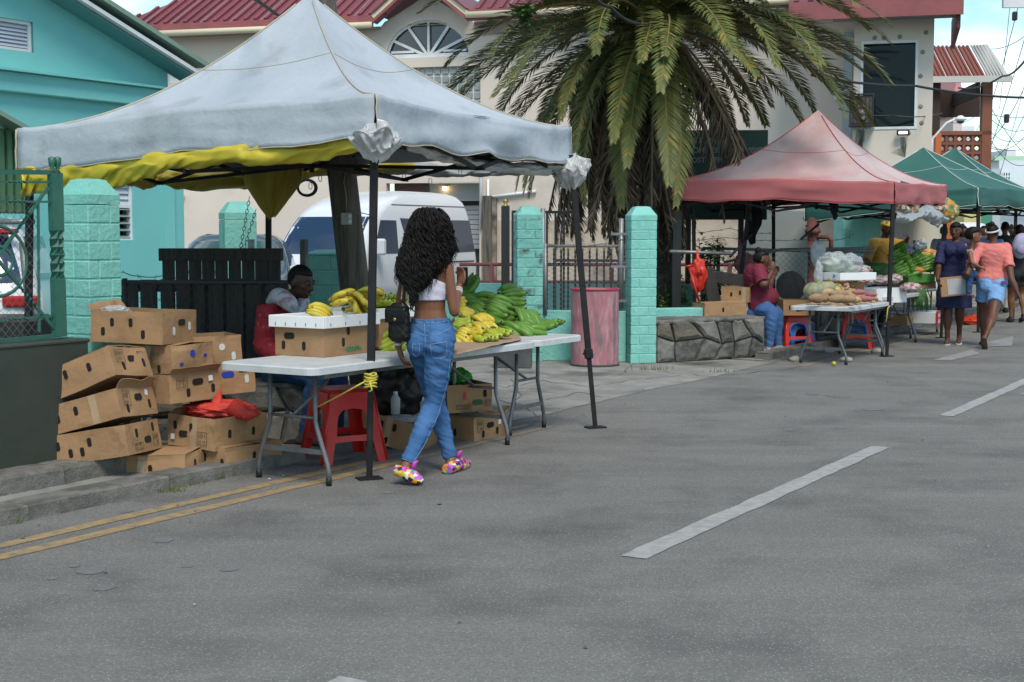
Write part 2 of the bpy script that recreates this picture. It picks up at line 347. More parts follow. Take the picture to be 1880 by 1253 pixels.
# kerbs: one long kerb of separate stones left of the stall, another starting under the second stall
def kerb_run(s0, s1, t0, wd, h, name, lab, seg=1.0, roundend=False):
    r = thing(name, lab, 'kerb', S(s0, t0), SRZ); del r['category']; del r['label']; r['kind'] = 'structure'
    x = 0
    while x < s1 - s0 - .01:
        L_ = min(seg * random.uniform(.9, 1.15), s1 - s0 - x); b = MB(); nx = 14
        if s1 - s0 - x - L_ < .25: L_ = s1 - s0 - x
        prof = [(0, -.02), (.002, h * .5), (.004, h * .88), (.012, h), (wd * .5, h), (wd, h), (wd + .001, -.02)]
        def fn(u, v, x=x, L_=L_):
            k = v * (len(prof) - 1); i = min(int(k), len(prof) - 2); f = k - i
            y = prof[i][0] * (1 - f) + prof[i + 1][0] * f; z = prof[i][1] * (1 - f) + prof[i + 1][1] * f
            q = V(((x + u * L_) * 5, y * 7, z * 7 + s0)); e = .003 * noise.noise(q)
            if u < .001 or u > .999: z -= .003
            return V((x + .001 + u * (L_ - .002), y + e * (1 if 0 < v < 1 else 0), z + (.004 * noise.noise(q * .7 + V((4, 4, 4))) if z > 0 else 0)))
        b.grid(fn, nx, 12, smooth=False)
        b.add([(x + .003, p[0], p[1] - .012) for p in prof], [tuple(range(len(prof)))]); b.add([(x + L_ - .003, p[0], p[1] - .012) for p in prof], [tuple(range(len(prof)))])
        b.build('kerb_stone', kerbm, r); x += L_
    return r
kerb_run(1.0, 7.3, 5.93, .20, .085, 'kerb', '')
kerb_run(16.0, 40, 5.95, .18, .09, 'kerb', '')
b = MB(); b.grid(lambda u, v: S(-2 + u * 9.35, 6.12 + v * 1.3, .045 + .01 * noise.noise(V((u * 30, v * 6, 0)))), 40, 6); struct(b.build('pavement', concrete), 'dirty concrete strip behind the kerb')
kerb_run(1.0, 6.5, 6.42, .45, .15, 'kerb', '', 1.6)

# weeds on the kerb: nobody could count them
b = MB()
for (px, py, z, n, r) in ((312, 903, .0, 60, .10), (398, 880, .0, 45, .07), (860, 640, .0, 200, .5), (1200, 680, .0, 60, .25), (1320, 684, .0, 40, .2), (20, 962, 0, 30, .05), (350, 893, 0, 20, .1)):
    c = G(px, py)
    for i in range(n):
        a = random.uniform(0, 6.3); rr = r * random.random(); h = random.uniform(.02, .06) * (1.6 if r > .2 else 1); p = c + V((cos(a) * rr, sin(a) * rr * .6, z)); q = p + V((random.uniform(-.02, .02), random.uniform(-.02, .02), h)); w_ = V((cos(a * 3), sin(a * 3), 0)) * .004
        b.add([p - w_, p + w_, q + w_ * .3], [(0, 1, 2)])
o = tag(b.build('weeds', mat('weed_green', (.07, .11, .03), (.16, .15, .06), sc_=8, rough=.8)), 'low green weeds growing in the kerb and apron cracks', 'weeds', kind='stuff')

b = MB(); rl_ = random.Random(31)
for i in range(150):
    c = S(rl_.uniform(3.5, 19), 5.9 - abs(rl_.gauss(0, .28)), .004) if i % 3 else S(rl_.uniform(4, 16), rl_.uniform(1, 5.5), .004); r_ = rl_.uniform(.004, .013) * (1.5 if i % 9 == 0 else 1); a0 = rl_.uniform(0, 6)
    b.add([c + V((cos(a0 + k * 1.256) * r_ * rl_.uniform(.6, 1.3), sin(a0 + k * 1.256) * r_ * rl_.uniform(.6, 1.3), rl_.uniform(0, .004))) for k in range(5)] + [c + V((0, 0, rl_.uniform(.003, .010)))], [(k, (k + 1) % 5, 5) for k in range(5)], rl_.randint(0, 2))
tag(b.build('litter', [mat('dry_leaf', (.16, .11, .06), rough=.9), mat('grit', (.10, .095, .09), rough=.95), mat('pale_grit', (.34, .33, .31), rough=.95)]), 'scattered grit, dry leaves and pebbles along the road edge', 'litter', kind='stuff')
# ================================================================ WALLS AND PILLARS
def block_pillar(loc, rz, wd, H_, cap_h, course, label, bare=False, m=None, dp=None):
    t = thing('block_pillar', label, 'pillar', loc, rz, 'teal painted block pillars'); m = m or tealp; dp = dp or wd
    core = MB(); core.box((0, 0, (H_ - cap_h) / 2), (wd - .016, dp - .016, H_ - cap_h)); core.build('mortar_core', m, t)
    nb = int((H_ - cap_h) / course); course = (H_ - cap_h) / nb
    for k in range(nb):
        z = (k + .5) * course; off = (k % 2)
        # each course: the faces split differently so joints alternate
        xs = [(-.5, .18), (.18, .5)] if off else [(-.5, -.18), (-.18, .5)]
        for (a, c) in xs:
            for sy, dd in ((-1, 1), (1, 1)):
                bb = MB(); bb.box((0, 0, 0), ((c - a) * wd - .006, dp / 2 - .006, course - .007), bev=.006)
                br = bb.build('block', m, t); br.location = ((a + c) / 2 * wd, sy * dp / 4, z); br.location.x += random.uniform(-.0012, .0012); br.location.y += random.uniform(-.0015, .0015)
    c = MB(); z0 = H_ - cap_h; e = wd / 2 - .003; f = dp / 2 - .003
    ring = lambda k, kk, z: [(-e * k, -f * kk, z), (e * k, -f * kk, z), (e * k, f * kk, z), (-e * k, f * kk, z)]
    vs = ring(1, 1, z0 + .004) + ring(1, 1, z0 + cap_h * .38) + ring(.55, .55, z0 + cap_h * .96) + ring(.35, .35, z0 + cap_h)
    c.add(vs, [(i + 4 * j, (i + 1) % 4 + 4 * j, (i + 1) % 4 + 4 * j + 4, i + 4 * j + 4) for j in range(3) for i in range(4)] + [(12, 13, 14, 15)])
    c.build('pillar_cap', m, t)
    return t
P1 = V((.19, 16.70, 0)); P2 = V((1.50, 16.52, 0))
tealg = mat('grimy_teal_paint', (.19, .47, .41), (.13, .36, .32), sc_=7, rough=.75, bump=.6, bsc=30, col3=(.06, .085, .075), sc3=5.5, lo3=.54, hi3=.66)
block_pillar(P1, radians(8), .31, 1.83, .17, .105, 'weathered teal block pillar left of the pink drum, black streaks on its cap', m=tealg)
block_pillar(P2, radians(9), .31, 1.82, .17, .105, 'clean bright teal block pillar right of the pink drum, beside the stone wall')
block_pillar(D(166, 500, 9.35).to_2d().to_3d() + V((.0, .0, 0)), SRZ, .285, 1.86, .17, .115, 'wide teal block pillar with chipped face at left, its cap under the yellow tarp')
q = D(436, 400, 13.2); block_pillar(V((q.x, q.y, 0)), radians(22), .30, 1.80, .17, .24, 'pale teal block pillar behind the dark fence with a grey patch on its cap')
q = D(597, 500, 12.6); block_pillar(V((q.x, q.y, 0)), radians(3), .32, 1.36, .05, .12, 'short flat-topped teal block pillar beside the wooden pole')

# dark green low wall at the left
t = thing('garden_wall', 'dark green painted low wall beside the stacked boxes at far left', 'wall', S(0, 6.66), SRZ)
b = MB(); b.box((2.62, .10, .46), (7.0, .20, .78), bev=.008); b.build('wall_body', dgreen, t)
b = MB(); b.box((2.62, .10, .85), (7.02, .215, .025), bev=.008); b.build('coping', dgreen, t)


def rubble_wall(loc, rz, L_, H_, dep, label, seed, ncell=.26, caps=True, name='stone_wall'):
    t = thing(name, label, 'stone wall', loc, rz); rnd = random.Random(seed)
    b = MB(); b.box((L_ / 2, dep / 2, H_ / 2 - .012), (L_ - .02, dep - .04, H_ - .02)); b.build('mortar', mortar, t)
    # irregular polygon stones: a jittered grid with shared corners, each face shrunk a little for its joint
    nx = max(2, int(L_ / ncell)); nz_ = max(2, int(H_ / (ncell * .75)))
    P = [[(L_ * (i + (.0 if i in (0, nx) else rnd.uniform(-.36, .36) + (.3 if j % 2 else -.1))) / nx, H_ * (j + (0 if j in (0, nz_) else rnd.uniform(-.33, .33))) / nz_) for i in range(nx + 1)] for j in range(nz_ + 1)]
    def stone(poly, face):
        cx = sum(p[0] for p in poly) / len(poly); cz = sum(p[1] for p in poly) / len(poly); pr = rnd.uniform(.02, .05)
        out = []
        for k in range(len(poly)):
            a, c = poly[k], poly[(k + 1) % len(poly)]; out.append(a); out.append(((a[0] + c[0]) / 2 + rnd.uniform(-.012, .012), (a[1] + c[1]) / 2 + rnd.uniform(-.012, .012)))
        def tr(q, k, y):
            x = cx + (q[0] - cx) * k; z = cz + (q[1] - cz) * k
            return (x, y, z) if face == 0 else ((y, dep - x, z) if face == 1 else (L_ - y, x, z))
        n = len(out); vs = [tr(q, .94, .03) for q in out] + [tr(q, .90, -pr * .5) for q in out] + [tr(q, .60, -pr * rnd.uniform(.85, 1.25)) for q in out] + [tr((cx, cz), 1, -pr)]
        fs = [(i + n * j, (i + 1) % n + n * j, (i + 1) % n + n * j + n, i + n * j + n) for j in range(2) for i in range(n)] + [(2 * n + i, 2 * n + (i + 1) % n, 3 * n) for i in range(n)]
        bb = MB(); bb.add(vs, fs, 0, False); bb.build('stone', rnd.choice([stonem, stonem, stonem, stonem2, stonem3]), t)
    for j in range(nz_):
        for i in range(nx): stone([P[j][i], P[j][i + 1], P[j + 1][i + 1], P[j + 1][i]], 0)
    ny = max(1, int(dep / ncell))
    for fc in (1, 2):
        for j in range(nz_):
            for i in range(ny):
                a, c = dep * i / ny, dep * (i + 1) / ny; stone([(a, H_ * j / nz_), (c, H_ * j / nz_), (c, H_ * (j + 1) / nz_), (a, H_ * (j + 1) / nz_)], fc)
    return t
A = G(1205, 668); B_ = G(1402, 657); d = B_ - A
rubble_wall(A + V((0, .04, 0)), atan2(d.y, d.x), d.length, .50, .5, 'grey rubble stone wall with cardboard boxes on it, right of the teal pillar', 5, .235)
b = MB(); L_ = d.length; n_ = 16
b.M = Matrix.Translation(A + V((0, .04, .487))) @ Matrix.Rotation(atan2(d.y, d.x), 4, 'Z')
b.grid(lambda u, v: V((u * L_, -.03 + v * .58, .018 + .022 * noise.noise(V((u * 7, v * 3, 1))))), 18, 5, thick=.05); struct(b.build('wall_top', kerbm))
A2 = G(1424, 655); C2 = S(22.5, 6.5); A2 = V((A2.x + .1, A2.y + 1.5, 0)); d = C2 - A2
rubble_wall(A2, atan2(d.y, d.x), d.length, .46, .4, 'long rubble stone wall in the shade behind the red stools of the second stall', 8, .36)
# stone seat behind the first stall
q = G(285, 845); e0 = D(275, 800, 9.95); e0.z = 0
rubble_wall(e0, radians(6), 1.15, .42, .45, 'low rubble stone ledge behind the red mesh sack, under a pale slab', 11, .26)
t = tag(MB().box((0, 0, 0), (.62, .42, .035), bev=.01).build('stone_slab', kerbm, loc=D(478, 706, 10.15) + V((.0, .1, 0))), 'pale stone slab seat on the ledge behind the table', 'slab')

# teal dwarf walls
def slabwall(name, a, c, h, th, label, m=tealp, z0=0.0, cat='wall'):
    a = V((a[0], a[1], 0)); c = V((c[0], c[1], 0)); d = c - a
    b = MB(); b.box((d.length / 2, th / 2, z0 + h / 2), (d.length, th, h), bev=.01)
    return tag(b.build(name, m, loc=a, rz=atan2(d.y, d.x)), label, cat)
slabwall('dwarf_wall', P1 + V((.16, .0, 0)), P2 + V((-.17, .0, 0)), .60, .16, 'cracked teal dwarf wall under the wire panel between the two pillars')
slabwall('dwarf_wall', (1.68, 17.05), (2.9, 17.5), .60, .2, 'teal dwarf wall rising behind the stone wall right of the clean pillar')
slabwall('dwarf_wall', (-1.0, 20.9), (2.6, 20.2), .78, .15, 'low teal wall behind the black picket fence')
b = MB()
def crackline(P, wd, nrm, m=crackm, name='crack', parent=None):
    b = MB(); nrm = V(nrm); L_ = []; R_ = []
    for i, p in enumerate(P):
        d = (P[min(i + 1, len(P) - 1)] - P[max(i - 1, 0)]).normalized(); s_ = nrm.cross(d).normalized() * wd * random.uniform(.4, 1.2)
        L_.append(p + s_ + nrm * .003); R_.append(p - s_ + nrm * .003)
    n = len(P); b.add(L_ + R_, [(i, i + 1, n + i + 1, n + i) for i in range(n - 1)]); return b.build(name, m, parent)

# ---- chain link panels and iron fences
def chainlink(b, x0, x1, z0, z1, pitch=.06, r=.0016):
    # two families of zigzag wires in the local xz plane
    n = int((x1 - x0) / pitch) + 1
    H_ = z1 - z0; k = max(1, int(H_ / pitch)); 
    for fam in (0, 1):
        for i in range(-k, n + k):
            # straight diagonal wire clipped to the panel
            xa = x0 + i * pitch; xb = xa + H_ * (1 if fam == 0 else -1)
            pa = [xa, z0]; pb = [xb, z1]
            if pb[0] == pa[0]: continue
            sl = (z1 - z0) / (xb - xa)
            for P in (pa, pb):
                if P[0] < x0: P[1] += (x0 - P[0]) * sl; P[0] = x0
                if P[0] > x1: P[1] += (x1 - P[0]) * sl; P[0] = x1
            if abs(pa[0] - pb[0]) < .005 or min(pa[1], pb[1]) < z0 - .001 or max(pa[1], pb[1]) > z1 + .001: continue
            y = .002 if fam else -.002
            b.add([(pa[0], y, pa[1] - r * 1.4), (pb[0], y, pb[1] - r * 1.4), (pb[0], y, pb[1] + r * 1.4), (pa[0], y, pa[1] + r * 1.4),
                   (pa[0], y + r, pa[1]), (pb[0], y + r, pb[1])], [(0, 1, 2, 3), (0, 1, 5, 4), (4, 5, 2, 3)])
darkwire = mat('dark_wire', (.035, .035, .038), rough=.6)
def wirefence(loc, rz, L_, z0, z1, label, posts=(), top=True, pitch=.06, name='chain_link_fence', pr=.022, railz=None, wm=None):
    t = thing(name, label, 'fence', loc, rz)
    b = MB(); chainlink(b, 0, L_, z0, z1, pitch); o = b.build('wire_mesh', wm or wirem, t); o['kind'] = 'stuff'
    for x in posts: MB().tube([(x, .02, 0 if z0 < .3 else z0 - .05), (x, .02, z1 + .03)], pr).build('post', wm or galv, t)
    for z in (railz or [z1]): MB().tube([(0, .02, z), (L_, .02, z)], pr * .8).build('rail', wm or galv, t)
    return t
def barbed(pts, label, group=None):
    b = MB(); P = []
    for a, c in zip(pts, pts[1:]):
        a = V(a); c = V(c); n = max(4, int((c - a).length / .06))
        for i in range(n): P.append(a.lerp(c, i / n) + V((0, 0, -.03 * sin(pi * i / n) + random.uniform(-.006, .006))))
    P.append(V(pts[-1])); b.tube(P, .0035, 5)
    for p in P[::2]:
        for k in range(2):
            d = V((random.uniform(-1, 1), random.uniform(-1, 1), random.uniform(-1, 1))).normalized() * .025; b.tube([p - d, p + d], .002, 3)
    return tag(b.build('barbed_wire', mat('rusty_wire', (.05, .04, .035), rough=.8)), label, 'barbed wire', group)
gd = P2 - P1; grz = atan2(gd.y, gd.x)
g = wirefence(P1 + V((.17, -.03, 0)), grz, gd.length - .36, .60, 1.36, 'galvanised wire mesh panel on the dwarf wall between the two teal pillars', (.03,), pitch=.055)
MB().tube([(.0, .02, .58), (.0, .02, 1.80)], .028).build('post', galv, g); MB().tube([(gd.length - .40, .02, .62), (gd.length - .40, .02, 1.68)], .03).build('post', galv, g)
for z in (.72, 1.12, 1.5): MB().bar((gd.length - .52, .0, z), (gd.length - .32, .0, z), .02, .03).build('hinge', galv, g)
barbed([P1 + V((.15, 0, 1.42)), P1.lerp(P2, .4) + V((0, 0, 1.36)), P2 + V((-.15, 0, 1.46))], 'rusty barbed wire strand above the mesh panel between the pillars')

def picket_fence(px0, px1, Y0, Y1, ztop, zbot, label, sp, rails, finial=True, tall=None):
    a = D(px0, 500, Y0); c = D(px1, 500, Y1); a.z = c.z = 0; d = c - a
    t = thing('picket_fence', label, 'iron fence', a, atan2(d.y, d.x)); n = int(d.length / sp)
    pm = MB().box((0, 0, (ztop + zbot) / 2), (.022, .022, ztop - zbot)).mesh('picket', blackiron)
    fm = MB().lathe([(0.001, -.02), (.012, -.015), (.02, .005), (.012, .02), (.004, .045), (.0005, .05)], 8).mesh('finial', gold)
    for i in range(n + 1):
        p = inst('picket', pm, t, (i * sp, 0, 0))
        if finial: inst('finial', fm, p, (0, 0, ztop + .02))
    for z in rails: MB().box((d.length / 2, 0, z), (d.length, .03, .035)).build('rail', blackiron, t)
    return t
picket_fence(1017, 1152, 18.9, 18.6, 1.28, .1, 'low black picket fence with small gold tips behind the wire panel', .098, (.35, 1.15))
picket_fence(941, 1047, 18.6, 18.95, 1.80, .1, 'tall black bar fence behind the weathered teal pillar', .125, (1.79, 1.1), finial=False)
for (px, Y, zt, lab) in ((928, 18.5, 1.86, 'black gate post with gold ball left of the weathered pillar'), (1242, 18.9, 1.80, 'black gate post with gold ball right of the palm trunk')):
    q = D(px, 500, Y); t = thing('gate_post', lab, 'post', (q.x, q.y, 0)); MB().box((0, 0, zt / 2), (.11, .11, zt)).build('post_body', blackiron, t)
    MB().lathe([(0.05, 0), (.03, .02), (.02, .03), (.04, .06), (.03, .09), (.001, .10)], 12, (0, 0, zt)).build('ball_finial', gold, t)
# red rails further back
t = thing('red_railing', 'faded red tube railing in front of the beige building', 'railing', (-.9, 24.3, 0), radians(-3))
for z in (.68, .98): MB().tube([(0, 0, z), (7.2, 0, z)], .03).build('rail', rustm, t)
for x in (.55, 2.6, 4.6, 6.6): MB().tube([(x, 0, 0), (x, 0, .98)], .04).build('post', rustm, t)
# dark slatted wooden screen behind the boxes, with pipe rail and wire in front
t = thing('slat_fence', 'dark weathered wooden slat fence behind the seated man', 'fence', (D(228, 600, 10.9).x - .1, 10.9, 0), radians(-1))
rnd = random.Random(3); x = 0
while x < 1.28:
    wv = rnd.uniform(.085, .13); zt = 1.15 + rnd.uniform(-.01, .01)
    b = MB(); b.box((x + wv / 2, rnd.uniform(-.01, .02), zt / 2), (wv, .02, zt), rz=rnd.uniform(-.04, .04), bev=.003); b.build('slat', darkwood, t); x += wv + rnd.uniform(.012, .035)
for z in (.3, .75, 1.1): MB().box((.68, .05, z), (1.36, .05, .09)).build('rail', darkwood, t)
t = thing('wooden_pallet', 'dark wooden pallet on edge behind the slat fence', 'pallet', (D(300, 600, 11.4).x, 11.4, 0), radians(2))
for i in range(9): MB().box((.05 + i * .106, random.uniform(-.003, .003), .70), (.098, .02, 1.34), rz=0, bev=.003).build('board', darkwood, t)
for z in (.1, .65, 1.335): MB().box((.47, .02 if z > 1 else .06, z), (.98, .12 if z > 1 else .09, .10 if z > 1 else .09)).build('bearer', darkwood, t)
wirefence((D(228, 600, 10.6).x, 10.55, 0), radians(-1), 1.3, .25, 1.14, 'black pipe rail and wire mesh before the dark slat fence', (0.02,), pitch=.08, pr=.02, wm=darkwire)
barbed([D(225, 500, 10.7), D(300, 505, 10.7), D(400, 512, 10.7)], 'barbed wire strand running past the left pillar over the slat fence')
q = D(558, 440, 11.6); tag(MB().tube([(q.x, q.y, 0), (q.x, q.y, q.z)], .035, 10).build('pipe_post', galv), 'grey pipe post behind the head of the seated man', 'post')
q = D(461, 440, 12.6); tag(MB().tube([(q.x, q.y, 0), (q.x, q.y, q.z)], .03, 10).build('pipe_post', galv), 'short pipe post in front of the pale teal pillar', 'post')
# hanging chains
def chain(a, c, r=.014, label='', sag=0):
    b = MB(); a = V(a); c = V(c); n = int((c - a).length / (r * 2.6)); d = (c - a).normalized()
    for i in range(n):
        p = a.lerp(c, (i + .5) / n); o_ = V((1, .2, 0)).normalized() if i % 2 else V((.2, -1, 0)).normalized()
        P = [p + d * (cos(k) * r * 1.7) + o_ * (sin(k) * r * .9) for k in [2 * pi * j / 8 for j in range(9)]]; b.tube(P, .0032, 4, cap=False)
    return tag(b.build('chain', blackiron), label, 'chain')
chain(D(458, 362, 12.8), D(438, 478, 12.8), label='left chain hanging in front of the pale teal pillar')
chain(D(470, 385, 12.8), D(441, 478, 12.8), label='right chain hanging in front of the pale teal pillar')

# green wrought iron fence on the dark green wall
t = thing('iron_fence', 'green wrought iron fence with scrolls on the dark low wall', 'iron fence', S(0, 6.76), SRZ)
E0 = S(0, 6.76); 
def ig(px, py): a, z = pp(px, py, E0, UX); return V((a, 0, z))
def twist(p, q, w_=.014, n=14, tw=2.0):
    b = MB(); p = V(p); q = V(q); d = (q - p).normalized(); u = V((0, 1, 0)); v_ = d.cross(u)
    vs = []
    for i in range(n + 1):
        a = tw * pi * (max(0, min(1, (i / n - .35) / .3))); c = p.lerp(q, i / n)
        for k in range(4):
            th = a + pi / 2 * k + pi / 4; vs.append(c + u * cos(th) * w_ + v_ * sin(th) * w_)
    b.add(vs, [(i * 4 + k, i * 4 + (k + 1) % 4, i * 4 + 4 + (k + 1) % 4, i * 4 + 4 + k) for i in range(n) for k in range(4)] + [(0, 1, 2, 3), (n * 4 + 3, n * 4 + 2, n * 4 + 1, n * 4)]); return b
for (x0, x1) in ((96, 104), (106, 114)):
    lo = ig(x1, 618); up = ig(x0, 318); twist(lo, up, .03, 20).build('post', greeniron, t)
    MB().lathe([(.02, 0), (.008, .02), (.02, .05), (.024, .09), (.001, .10)], 8, up).build('post_tip', greeniron, t)
MB().bar(ig(-40, 316), ig(108, 317), .02, .028).build('top_rail', greeniron, t)
MB().bar(ig(-40, 630), ig(108, 616), .02, .022).build('bottom_rail', greeniron, t)
for (y0, y1) in ((334, 335), (370, 371), (592, 580)): twist(ig(-40, y0), ig(100, y1), .009, 24, 6).build('cross_bar', greeniron, t)
twist(ig(72, 610), ig(70, 372), .009, 20, 4).build('upright', greeniron, t)
twist(ig(-10, 480), ig(88, 345), .012, 20, 6).build('diagonal_bar', greeniron, t); twist(ig(-10, 470), ig(106, 612), .012, 20, 6).build('diagonal_bar', greeniron, t)
for (cx_, cy_, rx, ry) in ((-5, 480, 54, 65), (-5, 480, 28, 27)):
    c = ig(cx_, cy_); e = ig(cx_ + rx, cy_); f = ig(cx_, cy_ - ry); P = [c + (e - c) * cos(a) + V((0, 0, (f - c).z * sin(a))) for a in [2 * pi * i / 36 for i in range(37)]]
    MB().tube(P, .011, 6, cap=False, sq=.6).build('scroll', greeniron, t)
b = MB(); b.M = Matrix.Translation((0, .06, 0)); chainlink(b, 2.0, 5.9, .86, 1.75, .055, .0014); o = b.build('wire_mesh', wirem, t); o['kind'] = 'stuff'
q0 = D(42, 445, 10.6); q1 = D(70, 630, 10.6)
tag(MB().tube([q0, V((q1.x, q1.y, .2))], .032, 10).build('pipe_post', galv), 'leaning grey pipe post behind the green iron fence', 'post')
tag(MB().tube([D(-20, 408, 10.7), D(62, 407, 10.6)], .02, 8).build('pipe_rail', galv), 'short grey pipe rail behind the green iron scrolls', 'pipe')

# ================================================================ WOODEN UTILITY POLE (leaning)
a = D(655, 560, 12.0); c = D(585, -60, 11.9); d = (c - a).normalized(); foot = a - d * (a.z / d.z); top = c + d * 3
t = thing('utility_pole', 'leaning grey wooden pole rising behind the big pale canopy', 'pole', foot)
b = MB(); b.tube([(0, 0, -.1)] + [(top - foot) * k for k in (.1, .2, .3, .45, .6, .8, 1)], [.132, .130, .126, .122, .116, .108, .10, .09], 20); b.build('pole_shaft', polewood, t)
jb = D(636, 402, 11.84) - foot; bx = MB(); bx.box((0, 0, 0), (.085, .07, .10), bev=.006); j_ = bx.build('outlet_box', mat('grey_box', (.42, .45, .48), (.3, .32, .34), sc_=9, rough=.6), t, loc=jb)
for z in (.02, -.025): MB().lathe([(.018, 0), (.018, .008), (.001, .009)], 10, (.025, -.036, z), axis=(0, -1, 0)).build('socket', whitetrim, j_)
MB().tube([jb + V((-.08, .02, .02)), jb + V((.0, -.01, .04)), jb + V((.12, -.01, .05)), jb + V((.2, .1, .03))], .004, 5).build('wire_tie', galv, t)
MB().tube([jb + V((0, -.0, .05)), jb + V((.0, .0, .18)), jb + V((-.02, .0, .3)), jb + V((.0, 0, .45))], .006, 5).build('conduit', galv, t)
# ================================================================ BUILDINGS
def wall_holes(b, x0, x1, z0, z1, holes, y0=0.0, th=.2, mi=0):
    xs = sorted({x0, x1, *[h[0] for h in holes], *[h[1] for h in holes]}); zs = sorted({z0, z1, *[h[2] for h in holes], *[h[3] for h in holes]})
    for xa, xb in zip(xs, xs[1:]):
        for za, zb in zip(zs, zs[1:]):
            if xa < x0 - 1e-6 or xb > x1 + 1e-6 or za < z0 - 1e-6 or zb > z1 + 1e-6: continue
            cx, cz = (xa + xb) / 2, (za + zb) / 2
            if any(h[0] < cx < h[1] and h[2] < cz < h[3] for h in holes): continue
            b.add([(xa, y0, za), (xb, y0, za), (xb, y0, zb), (xa, y0, zb)], [(0, 1, 2, 3)], mi)
    for (a, c, e, f) in holes:
        b.add([(a, y0, e), (c, y0, e), (c, y0, f), (a, y0, f), (a, y0 + th, e), (c, y0 + th, e), (c, y0 + th, f), (a, y0 + th, f)], [(0, 4, 5, 1), (1, 5, 6, 2), (2, 6, 7, 3), (3, 7, 4, 0)], mi)
def framep(b, x0, x1, z0, z1, w_, y=0.0, d=.05, mi=0):
    for c, s_ in (((x0 + w_ / 2, y, (z0 + z1) / 2), (w_, d, z1 - z0)), ((x1 - w_ / 2, y, (z0 + z1) / 2), (w_, d, z1 - z0)), (((x0 + x1) / 2, y, z0 + w_ / 2), (x1 - x0 - 2 * w_, d * .98, w_)), (((x0 + x1) / 2, y, z1 - w_ / 2), (x1 - x0 - 2 * w_, d * .98, w_))): b.box(c, s_, mi=mi)
    return b

# ---- teal gabled building at the left (its wall runs along the street)
TB = S(0, 11.5)
t = thing('teal_building', 'turquoise gabled building with louvred windows and pale green roof edge at upper left', 'building', TB, SRZ)
def tb(px, py): return pp(px, py, TB, UX)
xe = tb(309, 200)[0]; 
ra = tb(330, 133); rb = tb(120, 2); sl = (rb[1] - ra[1]) / (rb[0] - ra[0]); ridge_x = -1.0; zr = ra[1] + sl * (ridge_x - ra[0])
w1 = tb(61, 62); w0 = tb(0, 62); wt = tb(30, 36)[1]; wbm = tb(30, 93)[1]
lx0, lz1 = tb(212, 335); lx1, lz0 = tb(247, 441); lx0 = tb(212, 400)[0] - .15
b = MB(); holes = [(lx0, lx1, lz0, lz1)]; zb = tb(160, 150)[1]
wall_holes(b, -9, xe + .22, 0, zb, holes, 0, .18)
hy = [(w1[0] - 1.2, w1[0], wbm, wt)]
wall_holes(b, -9, xe, zb, zb + .5, [(a, c, max(e, zb), f) for a, c, e, f in hy if e < zb + .5], 0, .18)
# gable above: triangle built of strips around the upper louvre window
def roofz(x): return zr + sl * (x - ridge_x) if x > ridge_x else zr
zz = zb + .5
if wbm > zz: pass
xs = [ -9, w1[0] - 1.2, w1[0], xe]
b.add([(-9, 0, zz), (w1[0] - 1.2, 0, zz), (w1[0] - 1.2, 0, roofz(w1[0] - 1.2) - .05), (ridge_x, 0, roofz(ridge_x) - .05), (-9, 0, zr)], [(0, 1, 2, 4)])
b.add([(w1[0] - 1.2, 0, zz), (w1[0], 0, zz), (w1[0], 0, max(wbm, zz)), (w1[0] - 1.2, 0, max(wbm, zz))], [(0, 1, 2, 3)])
b.add([(w1[0] - 1.2, 0, wt), (w1[0], 0, wt), (w1[0], 0, roofz(w1[0]) - .05), (w1[0] - 1.2, 0, roofz(w1[0] - 1.2) - .05)], [(0, 1, 2, 3)])
b.add([(w1[0], 0, zz), (xe, 0, zz), (xe, 0, roofz(xe) - .05), (w1[0], 0, roofz(w1[0]) - .05)], [(0, 1, 2, 3)])
b.add([(w1[0] - 1.2, 0, wbm), (w1[0], 0, wbm), (w1[0], .15, wbm), (w1[0] - 1.2, .15, wbm)], [(0, 1, 2, 3)]); b.add([(w1[0], 0, wbm), (w1[0], 0, wt), (w1[0], .15, wt), (w1[0], .15, wbm)], [(0, 1, 2, 3)])
b.add([(xe + .22, 0, 0), (xe + .22, 6, 0), (xe + .22, 6, zb), (xe + .22, 0, zb)], [(0, 1, 2, 3)]); b.add([(xe, 0, zb), (xe, 6, zb), (xe, 6, roofz(xe) - .05), (xe, 0, roofz(xe) - .05)], [(0, 1, 2, 3)])
b.add([(-9, .5, 0), (xe, .5, 0), (xe, .5, 8), (-9, .5, 8)][:0], [])
b.build('wall', tealw, t)
MB().box(((xe + .22 - 9) / 2, -.02, zb - .10), (xe + .22 + 9 + .1, .14, .20), bev=.01).build('moulding_band', tealw, t)
MB().box(((xe + .22 - 9) / 2, -.06, zb + .012), (xe + .22 + 9 + .16, .2, .025)).build('moulding_edge', tealw, t)
p = tb(308, 350); MB().box((p[0] - .0, -.015, 1.3), (.12, .06, 2.7)).build('pilaster', tealw, t)
